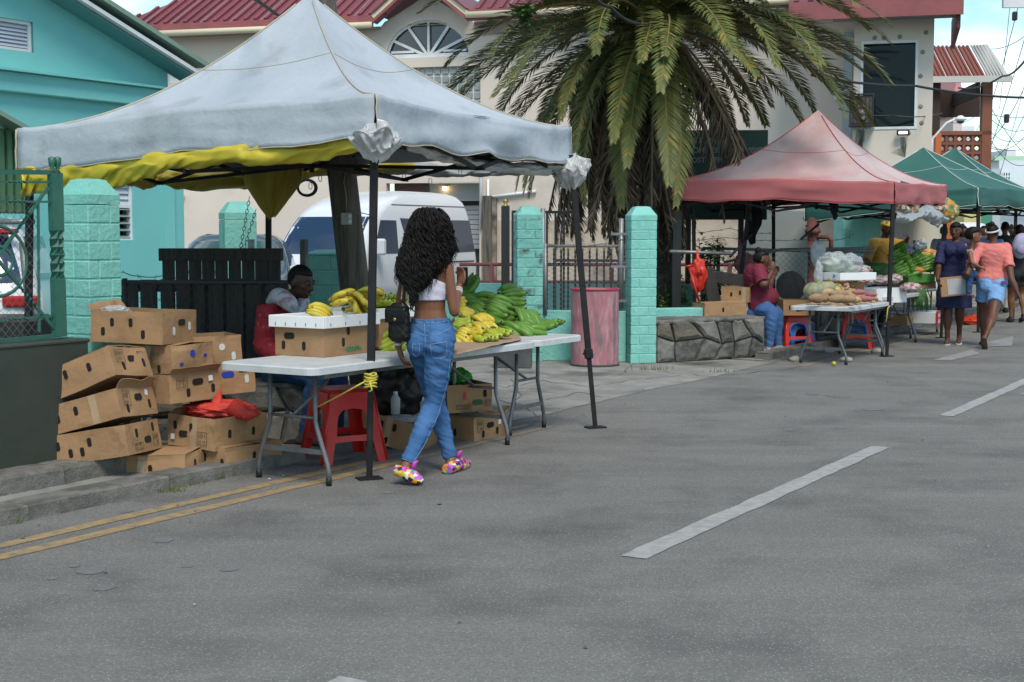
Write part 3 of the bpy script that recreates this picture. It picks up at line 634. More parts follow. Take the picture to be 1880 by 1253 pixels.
# roof with barge board
b = MB(); A_ = V((ra[0] + .05, 0, ra[1])); Bq = V((ridge_x, 0, zr)); nrm = V((-(Bq - A_).z, 0, (Bq - A_).x)).normalized(); nrm = nrm if nrm.z > 0 else -nrm
b.bar(A_ + V((0, -.27, -.06)), Bq + V((0, -.27, -.06)), .04, .13, up=(0, 1, 0)); b.build('barge_board', whitetrim, t)
b = MB(); b.bar(A_ + nrm * .06 + V((.02, 2.8, 0)), Bq + nrm * .06 + V((0, 2.8, 0)), .03, 6.3, up=(0, 1, 0)); b.build('roof', greenroof, t)
b = MB(); b.bar(A_ + nrm * .05 + V((.03, -.33, 0)), Bq + nrm * .05 + V((0, -.33, 0)), .05, .10, up=(0, 1, 0)); b.build('roof_edge_flashing', greenroof, t)
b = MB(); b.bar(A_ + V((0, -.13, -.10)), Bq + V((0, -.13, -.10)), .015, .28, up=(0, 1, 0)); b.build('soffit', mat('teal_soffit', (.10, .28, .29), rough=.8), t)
def louvre(parent, x0, x1, z0, z1, n, m, y=.05, tilt=.6, dark=True):
    w_ = MB(); framep(w_, x0, x1, z0, z1, .03, y, .06); o = w_.build('window', whitetrim, parent)
    for i in range(n):
        z = z0 + (i + .5) * (z1 - z0) / n; bb = MB(); bb.box((0, 0, 0), (x1 - x0 - .07, .008, (z1 - z0) / n * 1.05)); bb.build('louvre_blade', m, o, loc=((x0 + x1) / 2, y, z), rot=(-tilt, 0, 0))
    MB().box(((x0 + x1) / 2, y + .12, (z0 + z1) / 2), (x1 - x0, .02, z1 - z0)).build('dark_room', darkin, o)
    return o
louvm = mat('louvre_white', (.50, .53, .62), rough=.45)
louvre(t, w1[0] - 1.2, w1[0], wbm, wt, 8, louvm, .06)
zs = tb(230, 377)[1]
louvre(t, lx0, lx1, zs, lz1, 4, louvm, .06, tilt=.45); louvre(t, lx0, lx1, lz0, zs, 5, mat('clear_louvre', (.35, .40, .40), rough=.15), .06, tilt=1.25)
# green roofed shed in front of it at far left
t = thing('metal_shed', 'low shed with dark green corrugated front at the far left edge', 'shed', S(0, 10.2), SRZ)
E0 = S(0, 10.2); x1_, z1_ = pp(34, 318, E0, UX); x0_, z0_ = pp(-20, 285, E0, UX)
b = MB(); x = x0_ - 2
while x < x1_ + .15: b.box((x, 0, 2.05), (.05, .03, .72)); x += .085
b.box(((x0_ + x1_) / 2 - 1, .03, 2.05), (x1_ - x0_ + 2.3, .02, .74)); b.build('corrugated_panel', mat('shed_green', (.07, .17, .085), rough=.6), t)
b = MB(); b.bar((x0_ - 2, .0, 2.42 + .9), (x1_ + .2, 0, 2.32), .04, .4, up=(0, 1, 0)); b.build('roof', greenroof, t)
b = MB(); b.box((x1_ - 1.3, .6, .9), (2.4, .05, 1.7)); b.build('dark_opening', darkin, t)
for dx in (-.9, -.3, .12): MB().box((x1_ + dx, .5, .9), (.07, .07, 1.8)).build('post', darkwood, t)

# ---- beige two storey building with red roof
FP = V((-2.1, 32, 0)); fe = V((.965, -.264, 0)).normalized(); FRZ = atan2(fe.y, fe.x)
def fb(px, py, off=0.0):
    n_ = V((-fe.y, fe.x, 0)); return pp(px, py, FP + n_ * off, fe)
B = thing('beige_building', 'two storey beige rendered building with red metal roof and arched window', 'building', FP, FRZ)
xL = fb(205, 300)[0]; xR = fb(1566, 200)[0]; zE = fb(500, 57)[1]
ax0, az0 = fb(708, 108); ax1, _ = fb(862, 108); az1 = fb(785, 37)[1]; acx = (ax0 + ax1) / 2; aw = (ax1 - ax0) / 2; ah = az1 - az0
gx0, gz1 = fb(708, 126); gx1, gz0 = fb(882, 214)
gdx0, gdz1 = fb(709, 337); gdx1, _ = fb(880, 337)
sw0, swz1 = fb(309, 107); sw1, swz0 = fb(352, 151)
rw0, rwz1 = fb(1362, 90); rw1, rwz0 = fb(1400, 180)
b = MB(); zt = zE + 3.2
holes = [(ax0, ax1, az0, az1), (gx0, gx1, gz0, gz1), (gdx0, gdx1, 0, gdz1), (sw0, sw1, swz0, swz1)]
zhi = 5.0
wall_holes(b, xL, xR, 0, zE, [h for h in holes if h[3] <= zE] + [(ax0, ax1, az0, zE)] if az1 > zE else holes, 0, .25)
# gable over the arched window and arch spandrels
gl = fb(700, 47)[0]; gr = 2 * acx - gl; gap = zE + (gr - gl) / 2 * .60
n_ = 14; arc = [(acx + aw * cos(a), az0 + ah * sin(a)) for a in [pi * i / n_ for i in range(n_ + 1)]]
zs_ = zE if az1 > zE else az1
if az1 > zE:
    b.add([(gl, 0, zE), (ax0, 0, zE), (ax0, 0, az1 + .02), (gl, 0, zE)][:3], [(0, 1, 2)])
for sgn in (0, 1):
    pts = arc[:n_ // 2 + 1] if sgn == 0 else arc[n_ // 2:][::-1]; cx_ = ax1 if sgn == 0 else ax0
    vs = [(cx_, 0, az1)] + [(p[0], 0, p[1]) for p in pts]; b.add(vs, [(0, i, i + 1) for i in range(1, len(vs) - 1)])
for p, q in zip(arc, arc[1:]): b.add([(p[0], 0, p[1]), (q[0], 0, q[1]), (q[0], .25, q[1]), (p[0], .25, p[1])], [(0, 1, 2, 3)])
zc = max(az1, zE)
b.add([(gl, 0, zE), (ax0, 0, zE), (ax0, 0, zc), (gl + .01, 0, zE + .01)], [(0, 1, 2)]) if zc > zE + .01 else None
b.add([(ax0, 0, zc), (ax1, 0, zc), (acx, 0, gap)], [(0, 1, 2)]); b.add([(gl, 0, zE), (ax0, 0, zc), (acx, 0, gap)], [(0, 1, 2)]); b.add([(gr, 0, zE), (ax1, 0, zc), (acx, 0, gap)], [(0, 1, 2)]); b.add([(ax1, 0, zE), (gr, 0, zE), (ax1, 0, zc)], [(0, 1, 2)])
b.add([(xL, 0, 0), (xL, 9, 0), (xL, 9, zE), (xL, 0, zE)], [(0, 1, 2, 3)])
b.build('wall', beigew, B)
# arched window: glass, rim, sill, five spokes
o = MB(); o.add([(acx, .16, az0)] + [(p[0], .16, p[1]) for p in arc], [(0, i, i + 1) for i in range(1, n_ + 1)]); aw_o = o.build('arched_window', glass, B)
r_ = MB(); r_.tube([(p[0], .10, p[1]) for p in arc], .05, 6); r_.box((acx, .10, az0 + .04), (2 * aw, .1, .09)); r_.build('window_frame', whitetrim, aw_o)
for a in (30, 60, 90, 120, 150):
    a = radians(a); MB().bar((acx, .11, az0 + .02), (acx + aw * .97 * cos(a), .11, az0 + ah * .97 * sin(a)), .05, .06).build('muntin', whitetrim, aw_o)
for dx in (-.62, .62): MB().box((acx + dx * aw, .10, az0 + .14), (aw * .55, .05, .05)).build('muntin', whitetrim, aw_o)
# glass block window: every block is a piece
nx_, nz_ = 12, 6; gm = MB(); gw = (gx1 - gx0) / nx_; gh = (gz1 - gz0) / nz_; gm.box((0, 0, 0), (gw - .045, .06, gh - .045), bev=.012); gmesh = gm.mesh('glass_block', glassb)
gp = MB(); gp.box(((gx0 + gx1) / 2, .14, (gz0 + gz1) / 2), (gx1 - gx0, .08, gz1 - gz0)); gpo = gp.build('glass_block_window', mat('block_grout', (.58, .58, .55), rough=.8), B)
for i in range(nx_):
    for j in range(nz_): inst('glass_block', gmesh, gpo, (gx0 + (i + .5) * gw, .095, gz0 + (j + .5) * gh))
# garage opening with roller door, lamp
MB().box(((gdx0 + gdx1) / 2, .8, gdz1 / 2), (gdx1 - gdx0, .05, gdz1)).build('garage_recess', mat('garage_shade', (.10, .10, .10), rough=.9), B)
for k in range(9): MB().box(((gdx0 + gdx1) / 2 + .5, .5, gdz1 - .55 - k * .11), (gdx1 - gdx0 - 1.1, .03, .10), bev=.01).build('door_slat', mat('roller_grey', (.36, .37, .38), rough=.5), B)
MB().box((gdx0 + .5, .35, gdz1 - .2), (.85, .04, .42)).build('dark_panel', mat('brown_panel', (.12, .07, .06), rough=.8), B)
MB().box(((gdx0 + gdx1) / 2 + .4, .35, gdz1 - .2), (gdx1 - gdx0 - .9, .04, .40)).build('lintel_panel', mat('lintel_grey', (.32, .34, .34), rough=.7), B)
lx, lz = fb(810, 341, 0)
MB().lathe([(.10, .0), (.12, -.03), (.05, -.06), (.001, -.06)], 12, (lx, .25, lz + .04)).build('lamp_base', gutterm, B)
MB().ball((lx, .25, lz - .05), .055).build('lamp_bulb', mat('lit_bulb', (1, .7, .3), emit=(1, .62, .25), est=9), B)
# small window on the left, split casements
w_ = MB(); framep(w_, sw0, sw1, swz0, swz1, .11, .08, .1); w_.box((sw0 + (sw1 - sw0) * .38, .08, (swz0 + swz1) / 2), (.1, .09, swz1 - swz0 - .2)); wo = w_.build('window', whitetrim, B)
MB().box(((sw0 + sw1) / 2, .15, (swz0 + swz1) / 2), (sw1 - sw0, .02, swz1 - swz0)).build('pane', glass, wo)
# white pipes and conduits on the wall
for (x_, y0_, y1_) in ((884, 216, 420), (897, 330, 420), (905, 410, 490)):
    p = fb(x_, y0_); q = fb(x_, y1_); MB().tube([(p[0], -.04, p[1]), (q[0], -.04, q[1])], .03, 6).build('downpipe', whitetrim, B)
p = fb(897, 420); q = fb(910, 420); MB().tube([(p[0], -.04, p[1]), (q[0], -.04, q[1])], .03, 6).build('downpipe', whitetrim, B)
p = fb(905, 362); q = fb(985, 352); MB().tube([(p[0], -.06, p[1]), (q[0], -.06, q[1])], .035, 6).build('conduit', whitetrim, B)
p = fb(897, 360); q = fb(897, 600); MB().box((p[0], -.08, q[1] / 2 + p[1] / 2), (.20, .12, p[1] - q[1])).build('timber_post', polewood, B)
p = fb(909, 365); MB().box((p[0], -.05, p[1] / 2 - .1), (.10, .08, p[1] + .2)).build('dark_streak_pipe', mat('mould_black', (.07, .06, .05), (.3, .25, .2), sc_=4, rough=.95), B)
# dirty plinth band of the wall, 4 mm proud
x0_ = fb(884, 480)[0]; b = MB(); b.box(((x0_ + xR) / 2, -.01, .9), (xR - x0_, .012, 1.8)); b.build('stained_plinth', beigedirty, B)
# roof: left hipped plane of separate ribbed sheets, fascia and gutter
rl = fb(225, 62)[0]; zf = zE + .05
def roof_sheets(x0, x1, z0, zfall, depth, rise, parent, hipl=0, y0=-.5, wd=.78):
    n = max(1, round((x1 - x0) / wd)); ww = (x1 - x0) / n
    for i in range(n):
        xa, xb = x0 + i * ww, x0 + (i + 1) * ww - .006; b = MB()
        def dmax(x): return min(1.0, (x - x0 + .001) / hipl) if hipl else 1.0
        ka, kb = dmax(xa), dmax(xb)
        b.add([(xa, y0, z0), (xb, y0, z0), (xb, y0 + depth * kb, z0 + rise * kb), (xa, y0 + depth * ka, z0 + rise * ka)], [(0, 1, 2, 3)])
        for r in range(3):
            x = xa + (r + .5) / 3 * ww; k = dmax(x)
            if k > .01: b.bar((x, y0, z0 + .025), (x, y0 + depth * k, z0 + rise * k + .025), .07, .05)
        b.build('roof_sheet', redroof, parent)
roof_sheets(rl, gl + .3, zf + .12, 0, 6.5, 3.4, B, hipl=3.8)
MB().box(((rl + gl) / 2, -.52, zf + .0), (gl - rl, .06, .24)).build('fascia', redfascia, B)
MB().tube([(rl + .3, -.60, zf - .10), (gl, -.60, zf - .10)], .07, 8).build('gutter', gutterm, B)
MB().add([(rl, -.5, zf - .12), (gl, -.5, zf - .12), (gl, 0, zf - .12), (rl, 0, zf - .12)], [(0, 1, 2, 3)]).build('soffit', mat('grey_soffit', (.25, .24, .23), rough=.9), B)
# gable roof verges above the arch, eave run to the right
apx = acx; apz = zf + (acx - gl) * .80
for (xa, xb) in ((gl, apx), (gr, apx)):
    MB().bar((xa, -.45, zf - .03), (xb, -.45, apz - .03), .06, .30, up=(0, 1, 0)).build('verge_board', redfascia, B); MB().bar((xa, -.52, zf + .08), (xb, -.52, apz + .08), .10, .07, up=(0, 1, 0)).build('gutter', gutterm, B)
    MB().bar((xa, 1.6, zf + .17), (xb, 1.6, apz + .17), .04, 4.4, up=(0, 1, 0)).build('gable_roof', redroof, B)
x2 = xR - .2; zq = fb(1300, 17)[1]
b = MB(); b.add([(gr, 0, zE - .3), (xR, 0, zE - .3), (xR, 0, zq - .05), (gr, 0, zq - .05)], [(0, 1, 2, 3)]); b.build('wall', beigew, B)
roof_sheets(gr + .1, x2, zq + .1, 0, 6.5, 3.4, B)
MB().box(((gr + x2) / 2, -.5, zq), (x2 - gr, .06, .24)).build('fascia', redfascia, B); MB().tube([(gr, -.58, zq + .0), (x2, -.58, zq + .0)], .07, 8).build('gutter', gutterm, B)
# wall lamp camera on the left part
cx0, cz0 = fb(334, 362); cq = MB(); cq.tube([(cx0, -.02, cz0), (cx0, -.25, cz0 - .02)], .09, 12); co = cq.build('bullet_camera', whitetrim, B); MB().lathe([(.055, 0), (.055, .01), (.001, .01)], 12, (cx0, -.25, cz0 - .02), axis=(0, -1, 0)).build('lens', blackp, co)
# right hand block with the big dark window, standing a little forward
off = -1.6; n_v = V((-fe.y, fe.x, 0)); RP = FP + n_v * off
R_ = thing('corner_block', 'tall beige corner block with one large dark window and red eaves', 'building', RP, FRZ)
def rb_(px, py): return pp(px, py, RP, fe)
xa = rb_(1566, 200)[0]; xb = rb_(1712, 200)[0]; bw0, bz1 = rb_(1581, 77); bw1, bz0 = rb_(1683, 237); ztop = rb_(1640, 26)[1]
b = MB(); wall_holes(b, xa, xb, 2.35, ztop, [(bw0, bw1, bz0, bz1)], 0, .22)
b.add([(xb, 0, 2.35), (xb, 10, 2.35), (xb, 10, ztop), (xb, 0, ztop)], [(0, 1, 2, 3)]); b.add([(xa, 0, 2.35), (xa, 3, 2.35), (xa, 3, ztop), (xa, 0, ztop)], [(0, 1, 2, 3)])
b.add([(xa, 0, 2.35), (xb, 0, 2.35), (xb, 10, 2.35), (xa, 10, 2.35)], [(0, 1, 2, 3)]); b.build('wall', beigew, R_)
MB().box(((xa + xb) / 2 - .1, 1.4, 1.15), (xb - xa - .4, .3, 2.3)).build('ground_floor_wall', mat('pale_wall', (.50, .47, .41), (.42, .38, .33), sc_=2, rough=.85), R_)
for px in (1668, 1690):
    pass
w_ = MB(); framep(w_, bw0, bw1, bz0, bz1, .05, .02, .07); wo = w_.build('window', whitetrim, R_); MB().box(((bw0 + bw1) / 2, .13, (bz0 + bz1) / 2), (bw1 - bw0, .02, bz1 - bz0)).build('pane', mat('tinted_glass', (.006, .008, .012), rough=.03, spec=.22), wo)
MB().box(((xa + xb) / 2, -.05, 2.40), (xb - xa + .1, .14, .12)).build('ledge', beigew, R_)
bpm = MB().lathe([(.045, 0), (.03, .015), (.001, .005)], 10, (0, 0, 0), axis=(0, -1, 0)).mesh('bolt_patch', mat('bolt_patch', (.25, .22, .2), rough=.9))
for (px, py) in ((1606, 70), (1623, 70), (1652, 68), (1694, 96), (1690, 140), (1690, 196), (1692, 226), (1668, 245), (1700, 60)):
    p = rb_(px, py); inst('bolt_patch', bpm, R_, (p[0], -.002, p[1]))
dm = mat('mould_streak', (.20, .18, .15), (.46, .40, .34), sc_=2.5, rough=.95, lo=.4, hi=.6, stretch=(2.5, 1, .5))
for (px0, py0, px1, py1) in ((1573, 238, 1586, 282), (1653, 252, 1660, 280)):
    p = rb_(px0, py0); q = rb_(px1, py1); k_ = [(random.uniform(-.05, .05)) for _ in range(8)]
    MB().add([(p[0], -.004, p[1]), (q[0], -.004, p[1]), (q[0] + k_[0], -.004, p[1] * .5 + q[1] * .5), (q[0] - .2 + k_[1], -.004, q[1]), (p[0] + .1, -.004, q[1] - .1), (p[0] + k_[2], -.004, p[1] * .4 + q[1] * .6)], [(0, 1, 2, 3, 4, 5)]).build('mould_stain', dm, R_)
roof_sheets(xa - 1.2, xb + .45, ztop + .16, 0, 5, 2.6, R_, y0=-.75)
MB().box(((xa + xb) / 2 - .35, -.78, ztop + .0), (xb - xa + 1.7, .06, .34)).build('fascia', redfascia, R_)
MB().box((xb + .42, .9, ztop - .12), (.07, 3.2, .55)).build('side_fascia', mat('dark_red_board', (.12, .025, .03), rough=.7), R_)
MB().box(((xa + xb) / 2, -.35, ztop - .1), (xb - xa + .8, .75, .03)).build('soffit', mat('grey_soffit', (.25, .24, .23)), R_)
# narrow window strip left of the block
p = fb(1551, 60); q = fb(1561, 260)
MB().box(((p[0] + q[0]) / 2, -.02, (p[1] + q[1]) / 2), (.18, .05, p[1] - q[1])).build('window_strip', mat('pale_pane', (.35, .42, .46), rough=.2), B)

# air conditioner, dome camera, flood light on that block
p = rb_(1583, 204); ac = thing('air_conditioner', 'black rusty air conditioner cage beside the large dark window', 'air conditioner', RP + fe * p[0] + V((0, 0, p[1])) - n_v * .25, FRZ); ac.scale = (.86,) * 3
MB().box((0, .05, 0), (.48, .38, .62), bev=.01).build('housing', mat('ac_dark', (.05, .05, .05), (.12, .09, .07), sc_=9, rough=.6), ac)
b = MB(); framep(b, -.27, .27, -.35, .35, .035, -.16, .03); 
for k in range(5): b.box((-.18 + k * .09, -.16, 0), (.012, .02, .64))
b.box((0, .0, -.36), (.56, .5, .03)); b.build('cage', blackiron, ac)
b = MB(); b.lathe([(.17, 0), (.17, .02), (.14, .02), (.14, .005), (.05, .005), (.04, .03), (.001, .03)], 18, (0, -.145, -.08), axis=(0, -1, 0)); b.build('fan', mat('fan_grey', (.12, .11, .10), rough=.5), ac)
p = fb(1548, 175); dc = thing('dome_camera', 'white dome security camera on an arm by the air conditioner', 'camera', FP + fe * p[0] + V((0, 0, p[1])) - n_v * .05, FRZ)
MB().box((-.02, -.06, 0), (.30, .12, .24), bev=.02).build('mount_box', whitetrim, dc)
MB().tube([(0, -.1, .02), (.12, -.3, .08), (.32, -.6, .06), (.36, -.68, .0)], .035, 8).build('arm', whitetrim, dc)
MB().lathe([(.001, .10), (.08, .09), (.11, .02), (.115, -.06), (.09, -.09)], 16, (.36, -.7, -.05)).build('hood', whitetrim, dc)
MB().ball((.36, -.7, -.15), .082).build('dome', mat('smoked_dome', (.25, .26, .27), rough=.1), dc)
p = rb_(1658, 245); fl = thing('flood_light', 'small black flood light under the large dark window', 'lamp', RP + fe * p[0] + V((0, 0, p[1])) - n_v * .12, FRZ)
MB().box((0, 0, 0), (.24, .1, .10), bev=.01).build('housing', blackp, fl); MB().box((0, -.056, .0), (.16, .01, .05)).build('lens', mat('lamp_white', (.8, .8, .8), emit=(1, 1, 1), est=1.2), fl)

# orange / brown balcony building
OZ = 37.0; OP = V((D(1712, 200, OZ).x, OZ, 0)); oe = V((.99, -.1, 0)).normalized(); ORZ = atan2(oe.y, oe.x)
O = thing('balcony_building', 'brown and orange balcony house with red corrugated roof at right', 'building', OP, ORZ)
def ob(px, py): return pp(px, py, OP, oe)
x0, zr0 = ob(1712, 145); x1, _ = ob(1806, 145); x2, zr1 = ob(1848, 142); _, zt0 = ob(1712, 95); _, zt1 = ob(1845, 90)
dep = 3.0
n = 7
for i in range(n):
    a = x0 - 1 + (x1 - x0 + 1) * i / n; c = x0 - 1 + (x1 - x0 + 1) * (i + 1) / n; b = MB(); b.add([(a, -.3, zr0), (c - .01, -.3, zr0), (c - .01, dep * .6, zt0 + .35), (a, dep * .6, zt0 + .35)], [(0, 1, 2, 3)])
    for r in range(3): xx = a + (r + .5) / 3 * (c - a); b.tube([(xx, -.3, zr0 + .01), (xx, dep * .6, zt0 + .36)], .035, 5)
    b.build('roof_sheet', mat('faded_red_sheet', (.27, .065, .05), (.20, .08, .06), sc_=4, rough=.8), O)
b = MB(); b.add([(x1, -.3, zr0), (x2, -.3, zr0), (x2 - .1, dep * .6, zt0 + .40), (x1 + .1, dep * .6, zt0 + .35)], [(0, 1, 2, 3)])
for r in range(6): xx = x1 + .05 + r * (x2 - x1 - .1) / 6; b.tube([(xx, -.3, zr0 + .01), (xx, dep * .6, zt0 + .37)], .03, 5)
b.build('roof_sheet', mat('grey_sheet', (.42, .42, .40), rough=.6), O)
MB().box(((x0 + x2) / 2 - .5, -.36, zr0 - .06), (x2 - x0 + 1.1, .12, .16)).build('gutter', mat('dull_white', (.5, .5, .47), rough=.7), O)
zf_ = ob(1712, 333)[1]; zr_b = ob(1712, 300)[1]; zr_t = ob(1712, 245)[1]; xc0 = ob(1802, 250)[0]; xc1 = ob(1820, 250)[0]; xs0 = ob(1722, 250)[0]
MB().box(((x0 + xc1) / 2 - .5, dep / 2, (zf_ + zr_b) / 2), (xc1 - x0 + 1, dep, zr_b - zf_), bev=.03).build('balcony_slab', brownp, O)
b = MB(); b.box(((xc0 + xc1) / 2, .1, (zf_ + zr0) / 2), (xc1 - xc0, .3, zr0 - zf_ - .2)); b.build('corner_column', brownp, O)
b = MB(); b.box((x2 - .7, dep / 2, zr0 - .28), (.1, dep, .35)); b.box(((x0 + x2) / 2, dep, zr0 - .4), (x2 - x0, .1, .7)); b.build('dark_beam', mat('dark_brown', (.035, .02, .015), rough=.8), O)
MB().box((x0 + .02, .5, (zr_t + zr0) / 2), (.35, 1.2, zr0 - zr_t)).build('end_wall', mat('dark_brown', (.035, .02, .015)), O)
MB().box(((x0 + xc1) / 2, .02, zr_t), (xc1 - x0, .14, .10)).build('handrail', brownp, O)
# pierced breeze blocks: 5 by 3, each a square frame with a diagonal star
nx_, nz_ = 5, 3; bw = (xc0 - xs0) / nx_; bh = (zr_t - .05 - zr_b) / nz_; bm_ = MB(); framep(bm_, -bw / 2, bw / 2, -bh / 2, bh / 2, .035, 0, .1)
for k in range(4): a = pi / 4 * (k * 2 + 1); bm_.bar((cos(a) * .045, 0, sin(a) * .045), (cos(a) * bw * .62, 0, sin(a) * bh * .62), .06, .02, up=(0, 1, 0))
bm_.tube([(.07 * cos(a), 0, .07 * sin(a)) for a in [2 * pi * i / 10 for i in range(11)]], .018, 5, cap=False); bmesh_ = bm_.mesh('breeze_block', brownp)
for i in range(nx_):
    for j in range(nz_): inst('breeze_block', bmesh_, O, (xs0 + (i + .5) * bw, .03, zr_b + .02 + (j + .5) * bh))
MB().box((x0 + .15, -.05, (zf_ + zr_t) / 2), (.14, .3, zr_t - zf_)).build('orange_strip', orangep, O)
# its ground floor: orange shopfront with pale columns, seen under the canopies
for (px, wpx, m) in ((1600, 40, orangep), (1652, 52, orangep), (1700, 22, mat('cream_column', (.55, .50, .40), rough=.8)), (1724, 26, orangep)):
    q = D(px, 400, 33.5); 
    b = MB(); b.box((0, 0, 0), (wpx / 2600 * 33.5 * 1.6, .4, 3.0)); o = b.build('shopfront', m, O, loc=tuple(Matrix.Rotation(-ORZ, 3, 'Z') @ (V((q.x, 33.5 + (0 if m is orangep else -.5), 1.5)) - OP)))
q = D(1695, 400, 31.5); t = thing('round_column', 'cream round column beneath the balcony behind the green canopy', 'column', (q.x, 31.5, 0)); MB().lathe([(.42, 0), (.38, .2), (.36, 2.6), (.42, 2.75), (.42, 2.85)], 20).build('shaft', mat('cream_column', (.55, .50, .40), (.5, .45, .36), sc_=2), t)
q = D(1540, 420, 27); t = thing('teal_column', 'turquoise square column behind the second stall', 'column', (q.x + .35, 27, 0), radians(10)); MB().box((0, 0, 1.2), (.75, .5, 2.4), bev=.02).build('shaft', tealp, t)

# dark red scaffold-like machine behind the second stall, grey cabinet
q = D(1425, 460, 23.5); tag(MB().box((0, 0, .95), (.96, .5, 1.9), bev=.02).build('utility_cabinet', mat('cabinet_grey', (.38, .43, .42), (.33, .38, .37), sc_=2, rough=.5), loc=(q.x, 23.5, 0)), 'grey green metal cabinet behind the seated woman in maroon', 'cabinet')
q = D(1492, 450, 22.6); t = thing('rusty_standpipe', 'flaking red iron hydrant pump right of the grey cabinet', 'standpipe', (q.x, 22.6, 0))
rust2 = mat('flaking_red_iron', (.25, .09, .085), (.12, .06, .055), sc_=11, rough=.9, bump=.6, bsc=30)
MB().lathe([(.12, 0), (.11, .5), (.08, .52), (.08, 1.2), (.13, 1.22), (.13, 1.26), (.08, 1.3), (.09, 1.5), (.13, 1.52), (.13, 1.56), (.09, 1.6), (.10, 1.72), (.05, 1.80), (.001, 1.81)], 14).build('column', rust2, t); MB().bar((-.16, 0, 1.74), (.16, .0, 1.78), .03).build('crank', rust2, t)
MB().tube([(.05, -.05, 1.45), (.22, -.1, 1.45), (.27, -.1, 1.40), (.27, -.1, 1.25)], .035, 8).build('spout', rust2, t)

# sign board behind the palm
q = D(1308, 300, 21.6); sb = thing('sign_board', 'dark green commercial division post office sign behind the palm fronds', 'sign', (q.x, 21.6, q.z), radians(-2))
sgn = mat('sign_green', (.006, .05, .035), rough=.5); lett = mat('sign_lettering', (.22, .23, .23), rough=.6)
MB().box((.12, 0, -.18), (1.42, .06, 1.35), bev=.01).build('board', sgn, sb)
MB().box((-.35, .08, -1.9), (.08, .08, 2.6)).build('post', blackiron, sb); MB().box((.45, .08, -1.9), (.08, .08, 2.6)).build('post', blackiron, sb)
for (tx, py) in (('        NEVIS', 272 - 25), ('NEVIS BRANCH PHILATELIC', 263), ('COMMERCIAL DIVISION', 281), ('POST OFFICE', 299)):
    p = D(1262, py, 21.56); text_mesh(tx if 'NEVIS B' not in tx else '  IS B. PH P', .115, lett, parent=sb, loc=(p.x - q.x - .0, -.045, p.z - q.z), rot=(pi / 2, 0, 0), bold=.003)

# far street: buildings beyond
def houseblock(name, px0, px1, py_top, Y, m, label, dp=8, wins=(), roofm=None, roofh=0):
    a = D(px0, 400, Y); c = D(px1, 400, Y); h = D(px0, py_top, Y).z; t = thing(name, label, 'building', (a.x, Y, 0)); wdt = c.x - a.x
    MB().box((wdt / 2, dp / 2, h / 2), (wdt, dp, h)).build('wall', m, t)
    for (x0, y0, x1, y1, nx, nz) in wins:
        p = D(x0, y0, Y - .03); q = D(x1, y1, Y - .03); w_ = MB(); w_.box(((p.x + q.x) / 2 - a.x, -.02, (p.z + q.z) / 2), (q.x - p.x, .06, p.z - q.z)); wo = w_.build('window', glass, t)
        b = MB(); 
        for i in range(nx + 1): b.box((p.x - a.x + (q.x - p.x) * i / nx, -.07, (p.z + q.z) / 2), (.07, .05, p.z - q.z))
        for j in range(nz + 1): b.box(((p.x + q.x) / 2 - a.x, -.065, q.z + (p.z - q.z) * j / nz), (q.x - p.x, .05, .07))
        b.build('muntins', whitetrim, wo)
    if roofm:
        b = MB(); b.prism([(-.3, h), (wdt + .3, h), (wdt / 2, h + roofh)] if roofh > 0 else [(-.3, h), (wdt + .3, h), (wdt + .3, h + .3), (-.3, h + .3)], (0, dp, 0)); b.build('roof', roofm, t)
    return t
wh = mat('white_render', (.66, .69, .72), (.6, .63, .66), sc_=.4, rough=.8)
houseblock('white_house', 1832, 1990, 295, 95, wh, 'white two storey house with small paned window at the far end of the street', 9, [(1841, 317, 1854, 338, 3, 3)], mat('pale_green_roof', (.42, .62, .45), rough=.7), 0)
t = thing('shop_canopy', 'pale blue awning on the far white house', 'awning', (D(1832, 345, 94).x, 94, D(1832, 347, 94).z)); MB().box((3, -.4, -.1), (7, .9, .35)).build('awning', mat('pale_blue', (.30, .62, .72), rough=.7), t)
houseblock('grey_house', 1818, 1836, 310, 70, mat('grey_blue', (.42, .47, .52), rough=.8), 'narrow grey blue house front behind the balcony', 9, [(1823, 318, 1828, 335, 1, 2)])
houseblock('green_shop', 1800, 1822, 322, 60, mat('shop_green', (.06, .25, .17), rough=.8), 'small green and yellow shop under the balcony corner', 9, [(1807, 328, 1815, 342, 2, 1)])
houseblock('yellow_shop', 1770, 1801, 333, 58, mat('shop_yellow', (.58, .48, .20), rough=.8), 'yellow shop front under the balcony corner', 9)
houseblock('pink_house', 1746, 1762, 213, 75, mat('pale_pink', (.6, .5, .48), rough=.8), 'pale distant house seen through the balcony', 6, (), mat('pink_roof', (.6, .25, .25), rough=.7), 2.2)
houseblock('white_hall', 1762, 1785, 232, 110, wh, 'small white gabled hall seen through the balcony', 9)
houseblock('terrace_row', 1600, 1900, 372, 120, mat('far_cream', (.5, .48, .45), (.3, .32, .36), sc_=.5, rough=.9), 'low pale terrace closing the end of the street', 10)
houseblock('distant_block', 1845, 1862, 275, 130, wh, 'tall pale block rising behind the far white house', 9)

# street lamp on the balcony building
sl_ = D(1712, 255, 35); t = thing('street_lamp', 'white street lamp arm reaching over the green canopy', 'street lamp', sl_)
p1 = D(1738, 226, 35) - sl_; p2 = D(1764, 214, 35) - sl_; t.scale = (.99,) * 3
MB().tube([(0, 0, -.9), (0, 0, 0), p1, p2], .03, 8).build('arm', whitetrim, t)
MB().lathe([(.001, .08), (.05, .07), (.15, .0), (.15, -.03), (.07, -.07), (.001, -.07)], 14, p2 + V((0, 0, -.05))).build('lamp_head', whitetrim, t); MB().ball(p2 + V((0, 0, -.12)), (.10, .10, .06)).build('lamp_glass', glass, t)

